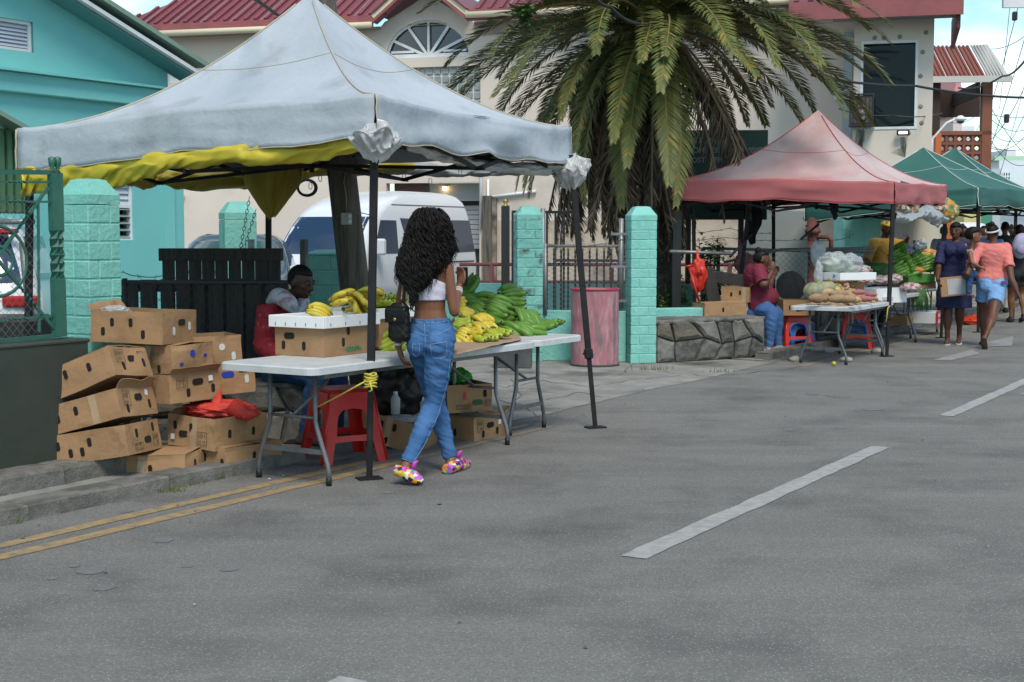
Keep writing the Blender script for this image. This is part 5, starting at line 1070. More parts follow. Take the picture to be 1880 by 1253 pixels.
def carton(label, loc, rz, dims=(.5, .4, .2), roll=0.0, pitch=0.0, open_=True, fh=(), eh=(), hm=None, seed=0, m=None, prints=(), stick=None, dam=.006, inner=None, group='cardboard boxes', cat='cardboard box', name='cardboard_box'):
    # local frame: long face looks to -y, end face to +x ; fh / eh are (kind, along, up) holes on them in metres
    m = m or card; L_, W_, H_ = dims; t = thing(name, label, cat, loc, 0, group)
    R = Matrix.Rotation(radians(-roll), 4, 'Y') @ Matrix.Rotation(radians(pitch), 4, 'X') @ Matrix.Rotation(rz, 4, 'Z'); t.rotation_euler = R.to_euler()
    rnd = random.Random(seed); x, y, z = L_ / 2, W_ / 2, H_ / 2
    def nz3(p):
        q = V(p) * 4.5 + V((seed * 5.1, 0, 0)); edge = min(1, 3 * (1 - abs(p[2]) / z) + .45); return V(p) + V((noise.noise(q), noise.noise(q + V((9, 0, 0))), noise.noise(q + V((0, 9, 0))) * .6)) * dam * 2 * edge
    def panel(fn, nu=8, nv=5, thk=None, mi=0): b.grid(lambda u, v: nz3(fn(u, v)), nu, nv, smooth=False, mi=mi)
    b = MB()
    for (s1, ax) in ((1, 'x'), (-1, 'x'), (1, 'y'), (-1, 'y')):
        for (k, mi) in ((0, 0), (.006, 1)):
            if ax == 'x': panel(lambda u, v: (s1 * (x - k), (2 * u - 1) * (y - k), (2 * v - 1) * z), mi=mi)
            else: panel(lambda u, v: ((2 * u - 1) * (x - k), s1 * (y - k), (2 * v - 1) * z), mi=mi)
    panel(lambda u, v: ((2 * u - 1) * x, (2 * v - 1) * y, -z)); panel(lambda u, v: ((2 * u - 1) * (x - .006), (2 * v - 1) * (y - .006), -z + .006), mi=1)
    # rim
    for (a, c) in (((-x, -y), (x, -y)), ((x, -y), (x, y)), ((x, y), (-x, y)), ((-x, y), (-x, -y))):
        k0 = lambda q: (q[0] * (1 - .006 / x), q[1] * (1 - .006 / y))
        b.grid(lambda u, v: nz3(((a[0] + (c[0] - a[0]) * u) * (1 - .006 / x * v), (a[1] + (c[1] - a[1]) * u) * (1 - .006 / y * v), z)), 8, 1, smooth=False, mi=0)
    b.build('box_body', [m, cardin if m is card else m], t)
    if not open_:
        for s_ in (-1, 1):
            f = MB(); g_ = rnd.uniform(.006, .02); f.grid(lambda u, v: nz3(((2 * u - 1) * x * 1.0, s_ * (y * (1 - v) + g_ * v), z + .004 + .012 * v * noise.noise(V((u * 2, s_, seed))) + .010 * v)), 8, 4, smooth=False, thick=.004); f.build('box_flap', m, t)
    if seed and seed % 2 == 0 and m is card:   # a strip of parcel tape
        tp = MB(); a_ = rnd.uniform(-.1, .12); tp.grid(lambda u, v: nz3((a_ + (u - .5) * .048, -y, (2 * v - 1) * z * .99)) + V((0, -.002, 0)), 3, 5, smooth=False); tp.build('tape', mat('parcel_tape', (.42, .30, .19), (.36, .26, .16), sc_=9, rough=.25), t)
    if open_ and seed in (2, 5, 7, 10, 14, 12, 22):
        fl = MB(); sg_ = -1 if seed in (5, 10) else 1; fl.grid(lambda u, v: nz3((sg_ * (x - .004), (2 * u - 1) * y * .98, z)) + V((sg_ * .05 * v * (1 if seed != 10 else -1.4), 0, .075 * v - .03 * v * v * (1 + noise.noise(V((u * 3, seed, 0)))))), 8, 3, smooth=False, thick=.004); fl.build('box_flap', m, t)
    def put(k, face, a, up):
        mm = hm or holem
        if isinstance(k, tuple): k, mm = k
        if face == 'f': p = nz3((a, -y, up)); rr = (0, 0, 0); p = p + V((0, -.0035, 0))
        else: p = nz3((x, a, up)); rr = (0, 0, pi / 2); p = p + V((.0035, 0, 0))
        inst('hand_hole', HMesh(k, mm), t, p, rr)
    for (k, a, up) in fh: put(k, 'f', a, up)
    for (k, a, up) in eh: put(k, 'e', a, up)
    for (face, a, up, w_, h) in prints:   # framed block of small print as on the carton
        pb = MB(); fr = [(-w_ / 2, 0, -h / 2, w_, .0025), (-w_ / 2, 0, h / 2, w_, .0025)]
        for (zz) in (-h / 2, h / 2): pb.box((0, 0, zz), (w_, .001, .0025))
        for (xx) in (-w_ / 2, w_ / 2): pb.box((xx, 0, 0), (.0025, .001, h))
        r2_ = random.Random(seed + int(a * 100)); xx = -w_ / 2 + .012
        while xx < w_ / 2 - .01:
            hh = r2_.uniform(.2, .42) * h; pb.box((xx, 0, h * .22), (.0035, .001, hh)); 
            if r2_.random() < .75: pb.box((xx + .002, 0, -h * .24), (.0035, .001, hh * .7))
            xx += r2_.uniform(.008, .014)
        if face == 'f': p = V((a, -y - .012, up)); rr = (0, 0, 0)
        else: p = V((x + .012, a, up)); rr = (0, 0, pi / 2)
        pb.build('box_print', printk, t, loc=p - V((0, -.006, 0)) if face == 'f' else p - V((.006, 0, 0)), rot=rr)
    if stick:
        face, a, up = stick; sb_ = MB().box((0, 0, 0), (.032, .0015, .034)); sb_.build('sticker', sticker, t, loc=(a, -y - .008, up) if face == 'f' else (x + .008, a, up), rot=(0, rnd.uniform(-.2, .2), 0 if face == 'f' else pi / 2))
    return t
def at(px, py, Y, dz=0): p = D(px, py, Y); p.z += dz; return p
FH = (('v', -.16, -.03), ('v', -.04, .03), ('v', .10, -.02))
EHs = (('h', 0, .03), ('v', -.12, -.035), ('v', .12, -.02))
r_ = radians
carton('top box of the leaning trio beside the dark green wall, flaps half open', at(170, 694, 8.66), r_(-13), (.57, .42, .185), 20, -12, False, (('v', -.15, .02), ('v', -.04, .03), ('v', .12, .02), ('v', -.17, -.05)), (('h', .02, .02), ('v', -.09, -.03), ('v', .13, -.01)), seed=1, prints=(('e', -.12, .03, .09, .08), ('e', .12, .045, .07, .04)), dam=.008)
carton('middle box of the leaning trio, small white sticker on its end', at(178, 757, 8.62), r_(-13), (.57, .42, .175), 14, -8, True, (('v', -.14, .0), ('v', -.01, .02), ('v', -.2, -.04)), EHs, seed=2, prints=(('e', -.13, .02, .08, .09),), stick=('e', .11, .05), dam=.007)
carton('lowest box of the leaning trio, resting on the concrete step', at(189, 813, 8.60), r_(-12), (.55, .42, .185), 9, -4, True, (('v', -.18, .02), ('v', -.1, -.03), ('v', .03, .02), ('v', -.02, -.03)), (('v', -.09, .03), ('h', .04, -.02), ('v', .13, .05)), seed=3, prints=(('e', -.08, -.05, .1, .04), ('e', .14, -.03, .06, .07)))
carton('flattened torn box lying closed just behind the kerb', at(290, 846, 8.78), r_(-10), (.56, .42, .13), 3, 0, False, (('v', -.16, .02), ('v', .05, -.01)), (('v', -.1, .0), ('v', .08, -.02)), seed=4, dam=.013)
carton('large open box topmost of the right stack, clear film inside', at(264, 598, 9.04), r_(-18), (.52, .40, .20), -1, 0, True, (('v', -.17, -.03), ('v', -.10, .03), ('v', .04, .03), ('v', .12, -.04)), (('h', .02, .03), (('v', holew), -.08, -.02), (('v', holew), .12, .0)), seed=5, dam=.005)
crumple('plastic_film', at(212, 570, 9.02), (.09, .06, .03), 'clear film bunched inside the topmost open box', filmc, None, 8, 'plastic')
carton('closed box with blue plastic showing in its holes, under the large open box', at(313, 656, 9.06), r_(-36), (.42, .36, .175), 2, 0, False, ((('o', bluep), -.10, -.02), ('v', .1, -.05)), ((('o', bluep), -.0, .03), (('s', bluep), -.1, -.03), (('s', bluep), .12, .0)), seed=6, dam=.012)
carton('box at the bottom of the right stack with a framed print beside the mesh sack', at(320, 708, 8.98), r_(-40), (.42, .38, .18), 2, 0, True, (('v', -.1, .01),), (('h', .03, .03), ('v', -.05, -.03), ('v', .14, -.02)), seed=7, prints=(('e', -.1, .035, .08, .06),), stick=('e', .12, .045))
carton('small box with pale round holes behind the right stack', at(386, 642, 9.35), r_(-62), (.36, .32, .20), 1, 0, True, (), ((('o', holew), .02, .03), (('v', holew), -.08, -.03), (('v', holew), .1, -.03)), seed=8)
carton('box with blue plastic in its handle behind the right stack', at(402, 695, 9.3), r_(-60), (.36, .36, .18), 2, 0, True, (), ((('h', bluep), .0, .04), ('v', -.12, -.0), (('v', holew), .12, .0)), seed=9)
carton('open box holding the red mesh sack', at(400, 787, 9.0), r_(-32), (.40, .48, .20), -2, 0, True, (('v', -.14, .03), ('v', .0, .03), ('h', -.06, -.02)), (('v', -.1, .0), ('v', .1, .0)), seed=10, prints=(('f', .10, -.03, .08, .08),), stick=('f', -.15, -.04), dam=.011)
carton('low box beneath the one holding the red mesh sack', at(425, 830, 9.0), r_(-34), (.40, .50, .14), -2, 0, False, (('v', .02, .0), ('v', .17, -.02)), (('v', 0, 0),), seed=11, dam=.01)
# red mesh sack on it
mesh_red = mat('red_mesh_sack', (.62, .05, .035), (.50, .035, .025), sc_=14, rough=.45, bump=.6, bsc=90)
sk = crumple('mesh_sack', at(402, 752, 9.0), (.22, .15, .060), 'red mesh sack of produce knotted at its top, lying in an open box', mesh_red, None, 14, 'mesh sack')
b = MB(); p0 = at(404, 742, 8.95); b.tube([p0 + V((0, 0, -.04)), p0 + V((-.02, 0, .02)), p0 + V((.0, 0, .07)), p0 + V((.005, 0, .10))], [.07, .035, .012, .004], 10); sk2 = b.build('knot', mesh_red, sk)
b = MB(); b.tube([at(430, 750, 8.9), at(455, 762, 8.85), at(478, 760, 8.85)], [.07, .04, .008], 10); b.build('loose_end', mesh_red, sk)
# boxes under and on the tables
carton('open box tilted under the table beside the black bag', at(728, 790, 10.0), r_(-16), (.52, .36, .20), -13, 0, True, (('v', -.14, .05), ('v', -.05, .04), ('v', .05, .04), ('v', -.0, -.06)), (), seed=12)
carton('upper box under the far table end, red and green showing in its holes', at(843, 727, 10.35), r_(-62), (.36, .36, .20), 0, 0, True, (), ((('v', redp), -.04, .02), (('h', mat('leaf_hole', (.03, .08, .02))), .06, -.03), ('v', .12, .03)), seed=13, prints=(('e', -.06, -.06, .1, .03), ('e', .14, -.04, .04, .05)))
carton('lower box standing on the road under the far table end', at(860, 783, 10.45), r_(-36), (.40, .38, .205), 0, 0, True, (('v', .02, -.02), ('v', -.12, .04)), (('h', .0, .03), ('v', -.08, -.03), ('v', .08, -.02)), seed=14, prints=(('e', -.12, .03, .07, .08),), stick=('e', .11, .04))
mainbox = carton('big carton with a white foam lid on the near table', at(596, 619, 9.12), r_(-32), (.40, .50, .21), 0, 0, True, (('h', -.08, .02), ('v', -.13, -.04), ('v', .04, -.04)), (('v', -.06, -.02), ('v', -.01, .05)), seed=15, dam=.002)
# the long face of that box turns to the street: second carton right behind it in line
box2 = carton('long carton continuing behind the black post on the near table', at(688, 603, 9.62), r_(-32), (.40, .44, .21), 0, 0, True, (('v', -.06, .04), ('v', .08, .03)), (), seed=16, dam=.003)
foam = mat('white_foam', (.74, .75, .76), (.70, .71, .72), sc_=5, rough=.7)
def foamlid(label, loc, rz, L_, W_, H_, slots=True, name='foam_box', slope=0):
    t = thing(name, label, 'foam box', loc, rz, 'white foam box lids')
    b = MB()
    for (c, d) in (((0, -W_ / 2, 0), (L_, .02, H_)), ((0, W_ / 2, 0), (L_, .02, H_)), ((-L_ / 2 + .01, 0, 0), (.02, W_ - .02, H_)), ((L_ / 2 - .01, 0, 0), (.02, W_ - .02, H_)), ((0, 0, -H_ / 2 + .016), (L_ - .04, W_ - .02, .02))): b.box(c, d, bev=.003)
    b.build('lid_tray', foam, t)
    if slots:
        sm_ = MB().box((0, 0, 0), (.006, .003, .02)).mesh('slot', mat('slot_grey', (.2, .2, .2)))
        for k in range(5): inst('slot', sm_, t, (-L_ / 2 + .06 + k * (L_ - .12) / 4, -W_ / 2 - .011, -H_ * .2))
        for k in range(4): inst('slot', sm_, t, (L_ / 2 + .001, -W_ / 2 + .06 + k * (W_ - .12) / 3, -H_ * .2), (0, 0, pi / 2))
    return t
# ---- stools
def stool(label, loc, rz, m, H_=.45, W_=.30, base=.40, name='plastic_stool', m2=None):
    t = thing(name, label, 'stool', loc, rz)
    b = MB(); n = 4
    def lerp(z): return (base + (W_ - base) * z / H_) / 2
    b.box((0, 0, H_ - .012), (W_, W_, .024), bev=.01)
    b.build('seat', m, t)
    for k in range(4):
        M = Matrix.Rotation(pi / 2 * k, 4, 'Z')
        # one side panel: outline with arched opening, cut into strips
        s_ = MB(); s_.M = M; th = .008
        def q(x, z): return V((x * lerp(z) * 2, -lerp(z), z))
        def strip(P, Q):
            a = [q(*p) for p in P]; c = [q(*p) for p in Q]; o_ = V((0, th, 0)); nn = len(a); vs = a + c + [p + o_ for p in a] + [p + o_ for p in c]
            fs = []
            for i in range(nn - 1): fs += [(i, i + 1, nn + i + 1, nn + i), (2 * nn + i, 3 * nn + i, 3 * nn + i + 1, 2 * nn + i + 1), (i, 2 * nn + i, 2 * nn + i + 1, i + 1), (nn + i, nn + i + 1, 3 * nn + i + 1, 3 * nn + i)]
            s_.add(vs, fs)
        arch = [(-.30, .17), (-.30, .24), (-.28, .29), (-.20, .325), (0, .335), (.20, .325), (.28, .29), (.30, .24), (.30, .17)]
        arch = [(x, z * H_ / .45) for x, z in arch]
        top = [(-.5, .17 * H_ / .45), (-.5, .26 * H_ / .45), (-.5, H_ - .02), (-.2, H_ - .02), (0, H_ - .02), (.2, H_ - .02), (.5, H_ - .02), (.5, .26 * H_ / .45), (.5, .17 * H_ / .45)]
        strip(top, arch); strip([(-.5, .17 * H_ / .45), (-.3, .17 * H_ / .45), (0, .17 * H_ / .45), (.3, .17 * H_ / .45), (.5, .17 * H_ / .45)], [(-.5, .115 * H_ / .45), (-.3, .13 * H_ / .45), (0, .135 * H_ / .45), (.3, .13 * H_ / .45), (.5, .115 * H_ / .45)])
        for sg in (-1, 1): strip([(sg * .5, .115 * H_ / .45), (sg * .5, .0)], [(sg * .33, .125 * H_ / .45), (sg * .36, .0)])
        s_.build('side_panel', m, t)
        if m2 and k == 0:
            e = MB(); P = [q(x * 1.12, z * 1.04) + V((0, -.006, 0)) for x, z in arch]; e.tube(P, .012, 6); e.build('arch_rim', m2, t)
        c_ = MB(); c_.M = M; c_.tube([q(-.5, 0) + V((.004, .004, .01)), q(-.5, H_ - .02) + V((.004, .004, 0))], .010, 6); c_.build('corner_leg', m, t)
    return t
redst = mat('red_plastic_stool', (.62, .02, .015), (.52, .016, .012), sc_=5, rough=.3, col3=(.42, .03, .03), sc3=8, lo3=.55, hi3=.8)
bluest = mat('blue_plastic_stool', (.02, .12, .42), rough=.35)
stool('bright red plastic stool under the near table behind the black post', V((-1.13, 9.40, 0)), r_(28), redst, .48, .31, .45)
stool('red stool with blue arch left of the yam table, a box on top', V((D(1458, 600, 18.6).x, 18.7, 0)), r_(14), redst, .43, .30, .42, m2=bluest)
stool('blue stool nested beneath the red one left of the yam table', V((D(1463, 600, 18.8).x, 18.78, 0)), r_(14), bluest, .34, .28, .40)
stool('red stool with blue arch in shade under the yam table', V((D(1566, 600, 18.9).x, 18.7, 0)), r_(-12), redst, .46, .30, .42, m2=bluest)
stool('blue stool nested beneath the shaded red stool', V((D(1566, 600, 19).x, 18.8, 0)), r_(-12), bluest, .30, .28, .41)
# lid geometry follows the two boxes
foamlid('long white foam lid with slots on the big carton', at(597, 587, 9.12), r_(-32), .45, .56, .075)
foamlid('white foam tray behind the black post under yellow bananas', at(690, 572, 9.64), r_(-32), .45, .50, .07)
t_ = text_mesh('PESOKETA', .030, greenprint, 'green_lettering', parent=mainbox, loc=(.206, -.04, -.075), rot=(pi / 2, 0, pi / 2), bold=.001, xs=1.1)
brownpap = mat('brown_paper', (.36, .25, .165), (.30, .21, .14), sc_=5, rough=.85, bump=.15, bsc=20)
A_ = G(955, 622, .745); b = MB(); P0 = G(838, 652, .742); P1_ = G(958, 624, .742); P2_ = G(940, 607, .742); P3_ = G(822, 632, .742)
b.grid(lambda u, v: P0.lerp(P1_, u).lerp(P3_.lerp(P2_, u), v) + V((0, 0, .003 + .012 * abs(noise.noise(V((u * 5, v * 3, 2)))))), 20, 8, thick=.004)
tag(b.build('paper_sheet', brownpap), 'flattened brown cardboard sheet under the yellow bananas', 'cardboard')
tag(MB().box((0, 0, 0), (.24, .35, .02)).build('paper_sheet', brownpap, loc=G(916, 608, .76), rz=SRZ), 'brown cardboard piece under the green bananas', 'cardboard')

# ---------------------------------------------------------------- bananas
bgreen = mat('green_banana', (.12, .27, .03), (.075, .19, .02), sc_=9, rough=.5, det=3, stretch=(1, 4, 4), col3=(.05, .06, .02), sc3=22, lo3=.60, hi3=.68); byel = mat('yellow_banana', (.62, .45, .03), (.44, .38, .04), sc_=11, rough=.5, det=3, col3=(.16, .10, .03), sc3=26, lo3=.60, hi3=.66)
bmid = mat('turning_banana', (.42, .46, .05), (.24, .34, .03), sc_=8, rough=.45, det=3); btip = mat('banana_stem', (.07, .055, .03), rough=.8); bsg = mat('banana_neck', (.16, .20, .03), rough=.6)
def banana_mesh(L_, r, curve, m, seed):
    rnd = random.Random(seed); n = 12; P = []; R_ = []
    for i in range(n + 1):
        s_ = i / n; a = -curve * .35 + curve * s_; 
        P.append(V((0, 0, 0)) if not P else P[-1] + V((cos(a), 0, sin(a))) * L_ / n)
        R_.append(r * (.28 if s_ < .06 else .36 if s_ < .13 else min(1, .5 + (s_ - .13) * 3.4) if s_ < .8 else max(.25, 1 - ((s_ - .8) / .2) ** 1.7 * .72)))
    b = MB(); b.tube(P, R_, 6, smooth=True); b.tube([P[-1], P[-1] + (P[-1] - P[-2]).normalized() * .007], r * .27, 5, mi=1); b.tube([P[0], P[0] + (P[1] - P[0]) * .6], r * .34, 5, mi=2)
    return b.mesh('banana', [m, btip, bsg])
BM = {k: [banana_mesh(L_ * f, r, c, m, i) for i, (f, c) in enumerate(((1, 1.1), (.95, 1.35), (1.04, .9), (.9, 1.2)))] for k, (L_, r, m) in {'g': (.205, .0275, bgreen), 'y': (.145, .022, byel), 'm': (.15, .022, bmid), 'Y': (.185, .0215, byel)}.items()}
def hand(kind, n, loc, rot, label, seed=0, spread=.42, sc2=1.0, rows=1):
    rnd = random.Random(seed + 50); names = {'g': 'green_banana_hand', 'y': 'yellow_banana_hand', 'm': 'turning_banana_hand', 'Y': 'yellow_banana_hand'}
    t = thing(names[kind], label, 'bananas', loc, 0, {'g': 'hands of green bananas', 'y': 'hands of small yellow bananas', 'm': 'hands of turning bananas', 'Y': 'hands of yellow bananas'}[kind]); rot = (rot[0] + (180 if kind in 'gyY' and seed % 4 else 0), rot[1], rot[2]); t.rotation_euler = Euler([radians(a) for a in rot]); t.scale = (sc2,) * 3
    MB().box((.0, 0, .0), (.022, .035 * n / 5 + .01, .02), bev=.006).build('crown', btip, t)
    k = 0
    for r in range(rows):
        for i in range(n):
            f = (i + .5) / n - .5; o = inst('banana', rnd.choice(BM[kind]), t, (0, f * .036 * n * .8, .03 * r), (radians(rnd.uniform(-12, 12)) + f * .5, radians(-14 * r + rnd.uniform(-5, 5)), f * spread + rnd.uniform(-.04, .04)))
    return t
hands = [ # kind, n, px, py, Y, rot(deg), rows, label
 ('g', 5, 848, 538, 11.3, (0, -38, 35), 1, 'upright fan of green bananas highest in the pile, beside the woman\'s arm'),
 ('g', 5, 845, 552, 11.2, (20, -12, 20), 2, 'green banana hand just below the upright fan'),
 ('g', 5, 868, 548, 11.25, (-10, -8, 8), 2, 'green banana hand at the top of the pile, pointing right'),
 ('g', 3, 915, 540, 11.4, (60, -10, 20), 1, 'green banana hand lying long at the top right, tips raised to the teal pillar'),
 ('g', 4, 925, 552, 11.3, (80, 5, 12), 1, 'pair of long green bananas over the dwarf wall corner'),
 ('g', 4, 848, 572, 11.05, (15, 6, -30), 2, 'green banana hand behind the yellow ones at the pile\'s left'),
 ('g', 4, 862, 560, 11.0, (25, 25, -25), 1, 'green banana hand drooping to the right below the top hand'),
 ('g', 5, 893, 556, 11.0, (40, 12, -12), 1, 'green banana hand with brown crown in the middle of the pile'),
 ('g', 4, 886, 575, 10.9, (30, 28, -30), 1, 'green banana hand sloping down behind the yellow hands'),
 ('g', 4, 905, 590, 10.95, (70, 0, 5), 1, 'curled green banana hand under the middle of the pile'),
 ('g', 6, 955, 568, 10.95, (-10, 35, -45), 1, 'green banana hand cascading down at the pile\'s right'),
 ('g', 5, 968, 572, 11.1, (-15, 38, -30), 1, 'rightmost green banana hand cascading over the table end'),
 ('g', 5, 985, 590, 11.15, (10, 12, -20), 1, 'green banana hand lying at the far right on the white table'),
 ('g', 5, 942, 594, 10.8, (20, 14, -22), 1, 'green banana hand fanned toward the camera on the white table'),
 ('g', 3, 918, 600, 10.75, (50, 16, -35), 1, 'loose green pair lying behind the brown cardboard'),
 ('g', 3, 965, 612, 10.75, (60, 0, 10), 1, 'small green pair at the front edge of the white table'),
 ('g', 5, 900, 575, 11.3, (0, 0, 60), 2, 'green banana hand buried deep in the pile'),
 ('g', 5, 940, 580, 11.3, (0, -10, 10), 2, 'green banana hand filling the back of the pile'),
 ('g', 1, 828, 628, 10.0, (0, 10, -30), 1, 'single green banana beside the dark root near the woman'),
 ('y', 5, 838, 572, 10.5, (20, 8, 10), 1, 'small yellow hand nearest the woman\'s elbow'),
 ('y', 5, 826, 560, 10.6, (40, 8, 25), 1, 'small yellow hand partly hidden behind the elbow'),
 ('y', 5, 870, 580, 10.4, (5, 18, -20), 2, 'yellow hand pointing right below the green hands'),
 ('y', 6, 878, 592, 10.2, (0, 25, -38), 2, 'fat yellow hand with tips toward the camera, right of the elbow'),
 ('m', 5, 905, 602, 10.15, (0, 28, -45), 1, 'greenish yellow hand at the right end of the cardboard'),
 ('y', 5, 850, 600, 10.1, (10, 22, -30), 1, 'yellow hand in the middle of the cardboard'),
 ('y', 5, 835, 612, 9.95, (30, 18, -20), 1, 'yellow hand at the front of the cardboard beside the jeans'),
 ('m', 5, 880, 612, 9.95, (0, 25, -50), 1, 'turning hand of fingertips at the front of the cardboard'),
 ('m', 5, 832, 590, 10.3, (20, 10, 0), 1, 'greenish hand right behind the waist of the jeans'),
 ('y', 4, 855, 622, 9.9, (60, 10, -10), 1, 'flat yellow hand lowest on the cardboard'),
 ('Y', 4, 563, 568, 9.0, (25, 10, 2), 1, 'leftmost yellow hand on the white foam lid'),
 ('Y', 2, 604, 556, 9.15, (80, -20, -10), 1, 'arched pair of yellow bananas on the foam lid'),
 ('Y', 2, 612, 560, 9.0, (80, -25, -60), 1, 'yellow banana curling down over the lid edge'),
 ('Y', 3, 630, 568, 9.4, (20, 0, 10), 1, 'low yellow hand between the arched pair and the tall hand'),
 ('Y', 5, 640, 545, 9.3, (-30, 22, -20), 2, 'tall yellow hand with brown crown left of the black post'),
 ('Y', 4, 655, 538, 9.4, (-20, 0, 12), 1, 'topmost yellow hand leaning on the black post'),
 ('m', 6, 690, 560, 9.7, (0, 25, -25), 2, 'greenish hand directly right of the black post'),
 ('m', 6, 712, 552, 9.8, (10, 20, -60), 2, 'greenish yellow hand between the post and the woman\'s arm'),
 ('m', 5, 700, 574, 9.6, (0, 15, -35), 1, 'low turning hand on the foam tray right of the post'),
 ('m', 4, 692, 636, 9.35, (60, -20, 0), 1, 'green yellow hand on the table right of the post'),
 ('m', 4, 716, 634, 9.4, (70, -25, -25), 1, 'curled green yellow hand near the woman\'s left hand'),
 ('m', 3, 738, 640, 9.5, (50, -10, -15), 1, 'turning hand beside the black handbag'),
]
for i, (k, n, px, py, Y, rot, rows, lab) in enumerate(hands): hand(k, n, at(px, py, Y), rot, lab, i, rows=rows)
tag(MB().tube([at(828, 612, 10.1), at(845, 618, 10.0), at(858, 622, 9.95)], [.03, .042, .03], 9).build('yam_root', mat('dark_root', (.12, .075, .06), (.08, .05, .04), sc_=14, rough=.95, bump=.5)), 'dark brown root lying among the yellow bananas', 'root')

# under the first stall: black bag with bottle, green bag
blackbag = mat('black_bag', (.008, .008, .009), rough=.5, bump=.3, bsc=9, sc_=4)
crumple('black_bag', at(722, 720, 10.1), (.20, .16, .22), 'large black bag hanging open under the near table', blackbag, None, 33, 'bag')
tag(MB().lathe([(.001, -.09), (.032, -.085), (.034, .02), (.014, .055), (.014, .075)], 12, at(726, 738, 9.72)).build('plastic_bottle', mat('clear_bottle', (.5, .54, .58), rough=.1, alpha=.6)), 'clear plastic bottle with white cap against the black bag', 'bottle')
tag(MB().lathe([(.015, 0), (.015, .018), (.001, .018)], 10, at(726, 724, 9.72)).build('bottle_cap', whitetrim), 'white cap of the bottle against the black bag', 'bottle cap')
crumple('film_scrap', at(742, 770, 9.95), (.16, .05, .03), 'clear film scrap on the tilted box', filmc, None, 41, 'plastic')
crumple('green_bag', at(843, 692, 10.5), (.09, .07, .06), 'bright green bag on the upper box under the table', mat('green_bag', (.02, .28, .02), rough=.4, sc_=6, bump=.4, bsc=15), None, 43, 'bag')
# yellow rope from the table leg to the post
ropem = mat('yellow_rope', (.58, .50, .06), (.45, .38, .05), sc_=30, rough=.8)
rp_ = thing('yellow_rope', 'yellow rope knotted round the near post and tied to the table leg', 'rope', D(680, 700, 8.52))
o_ = D(680, 700, 8.52); b = MB()
for k in range(5): b.tube([o_ * 0 + V((.036 * cos(a), .036 * sin(a), .04 - k * .018 + .006 * sin(a * 2 + k))) for a in [2 * pi * j / 12 for j in range(13)]], .006, 6, cap=False)
b.build('coil', ropem, rp_); MB().tube([V((-.03, -.03, 0)), (D(620, 728, 8.5) - o_), (D(588, 745, 8.52) - o_), (D(578, 750, 8.55) - o_)], .005, 6).build('taut_line', ropem, rp_)
MB().tube([V((0, -.04, 0)), V((.015, -.05, -.05)), V((-.005, -.045, -.06))], .005, 6).build('loose_tail', ropem, rp_)
MB().tube([D(1634, 562, 17.25), D(1630, 566, 17.2), D(1627, 592, 17.2)], .008, 5).build('rope_tail', ropem)
bpy.data.objects['rope_tail'].name = 'yellow_rope'; tag(bpy.data.objects['yellow_rope.001'], 'short yellow cord tied to the second stall post', 'cord')

# ---------------------------------------------------------------- drum, bucket box
q = G(1090, 668); drum = thing('oil_drum', 'faded pink oil drum standing between the two teal pillars', 'drum', (q.x, 16.15, 0)); dm_ = mat('scuffed_pink_paint', (.36, .14, .17), (.43, .24, .26), sc_=9, rough=.6, lo=.45, hi=.65, stretch=(2, 2, .5), col3=(.20, .13, .14), sc3=5, lo3=.55, hi3=.64, bump=.2, bsc=20)
b = MB(); pr = [(.275, .0), (.282, .012), (.272, .03)]
for k in range(24): z = .04 + k * .035; pr.append((.272 + .0035 * (sin(k * .9) if 6 < k < 18 else 0), z))
pr += [(.270, .86), (.278, .872)]
b.lathe(pr + [(.262, .872), (.262, .5)], 40); b.build('drum_body', dm_, drum)
MB().tube([(.277 * cos(a), .277 * sin(a), .875) for a in [2 * pi * i / 36 for i in range(37)]], .009, 6, cap=False).build('top_rim', mat('rim_crimson', (.38, .03, .07), rough=.5), drum); MB().lathe([(.28, 0), (.284, .015), (.28, .03)], 36, (0, 0, 0)).build('bottom_rim', mat('dark_rim', (.06, .055, .05), rough=.8), drum)
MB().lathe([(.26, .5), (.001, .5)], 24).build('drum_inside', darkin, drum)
q = G(942, 672); tag(MB().box((0, 0, .12), (.42, .30, .25), bev=.015, taper=1.02).build('grey_tub', mat('dark_tub', (.05, .052, .055), (.09, .09, .09), sc_=5, rough=.6), loc=(q.x, 15.9, 0), rz=radians(-3)), 'dark grey tub on the ground in front of the weathered pillar', 'tub')

# ---------------------------------------------------------------- second stall goods
def on3(px, py, Y, dz=0): return at(px, py, Y, dz)
carton('low box laid across the stone wall end, spade handle behind it', at(1320, 571, 17.5), r_(18), (.56, .36, .21), 1, 0, False, (('v', -.03, .02),), (('o', 0, .04),), seed=21, m=card)
carton('box with pale holes standing behind on the stone wall', at(1357, 540, 17.9), r_(-22), (.36, .44, .19), -1, 0, True, (('v', -.05, .0), ('v', .06, .02)), ((('h', holew), .0, .04), (('v', holew), .12, .03), (('v', holew), -.1, -.03), (('v', holew), .06, -.05)), seed=22)
tag(MB().box((0, 0, 0), (.30, .3, .2), bev=.005).build('white_box', foam, loc=at(1379, 568, 17.9), rz=r_(10)), 'plain white box under the cardboard box on the stone wall', 'box')
carton('box standing on the red stool left of the yam table', at(1460, 564, 18.6), r_(4), (.42, .34, .205), 0, 0, True, (('v', -.12, -.0),), (), seed=23)
carton('box behind the cabbage tray on the yam table', at(1530, 520, 18.2), r_(30), (.4, .3, .22), 0, 0, True, (), (), seed=24)
carton('brown box under the white tray of cabbages', at(1545, 527, 17.5), r_(28), (.42, .36, .12), 0, 0, True, (), (), seed=25)
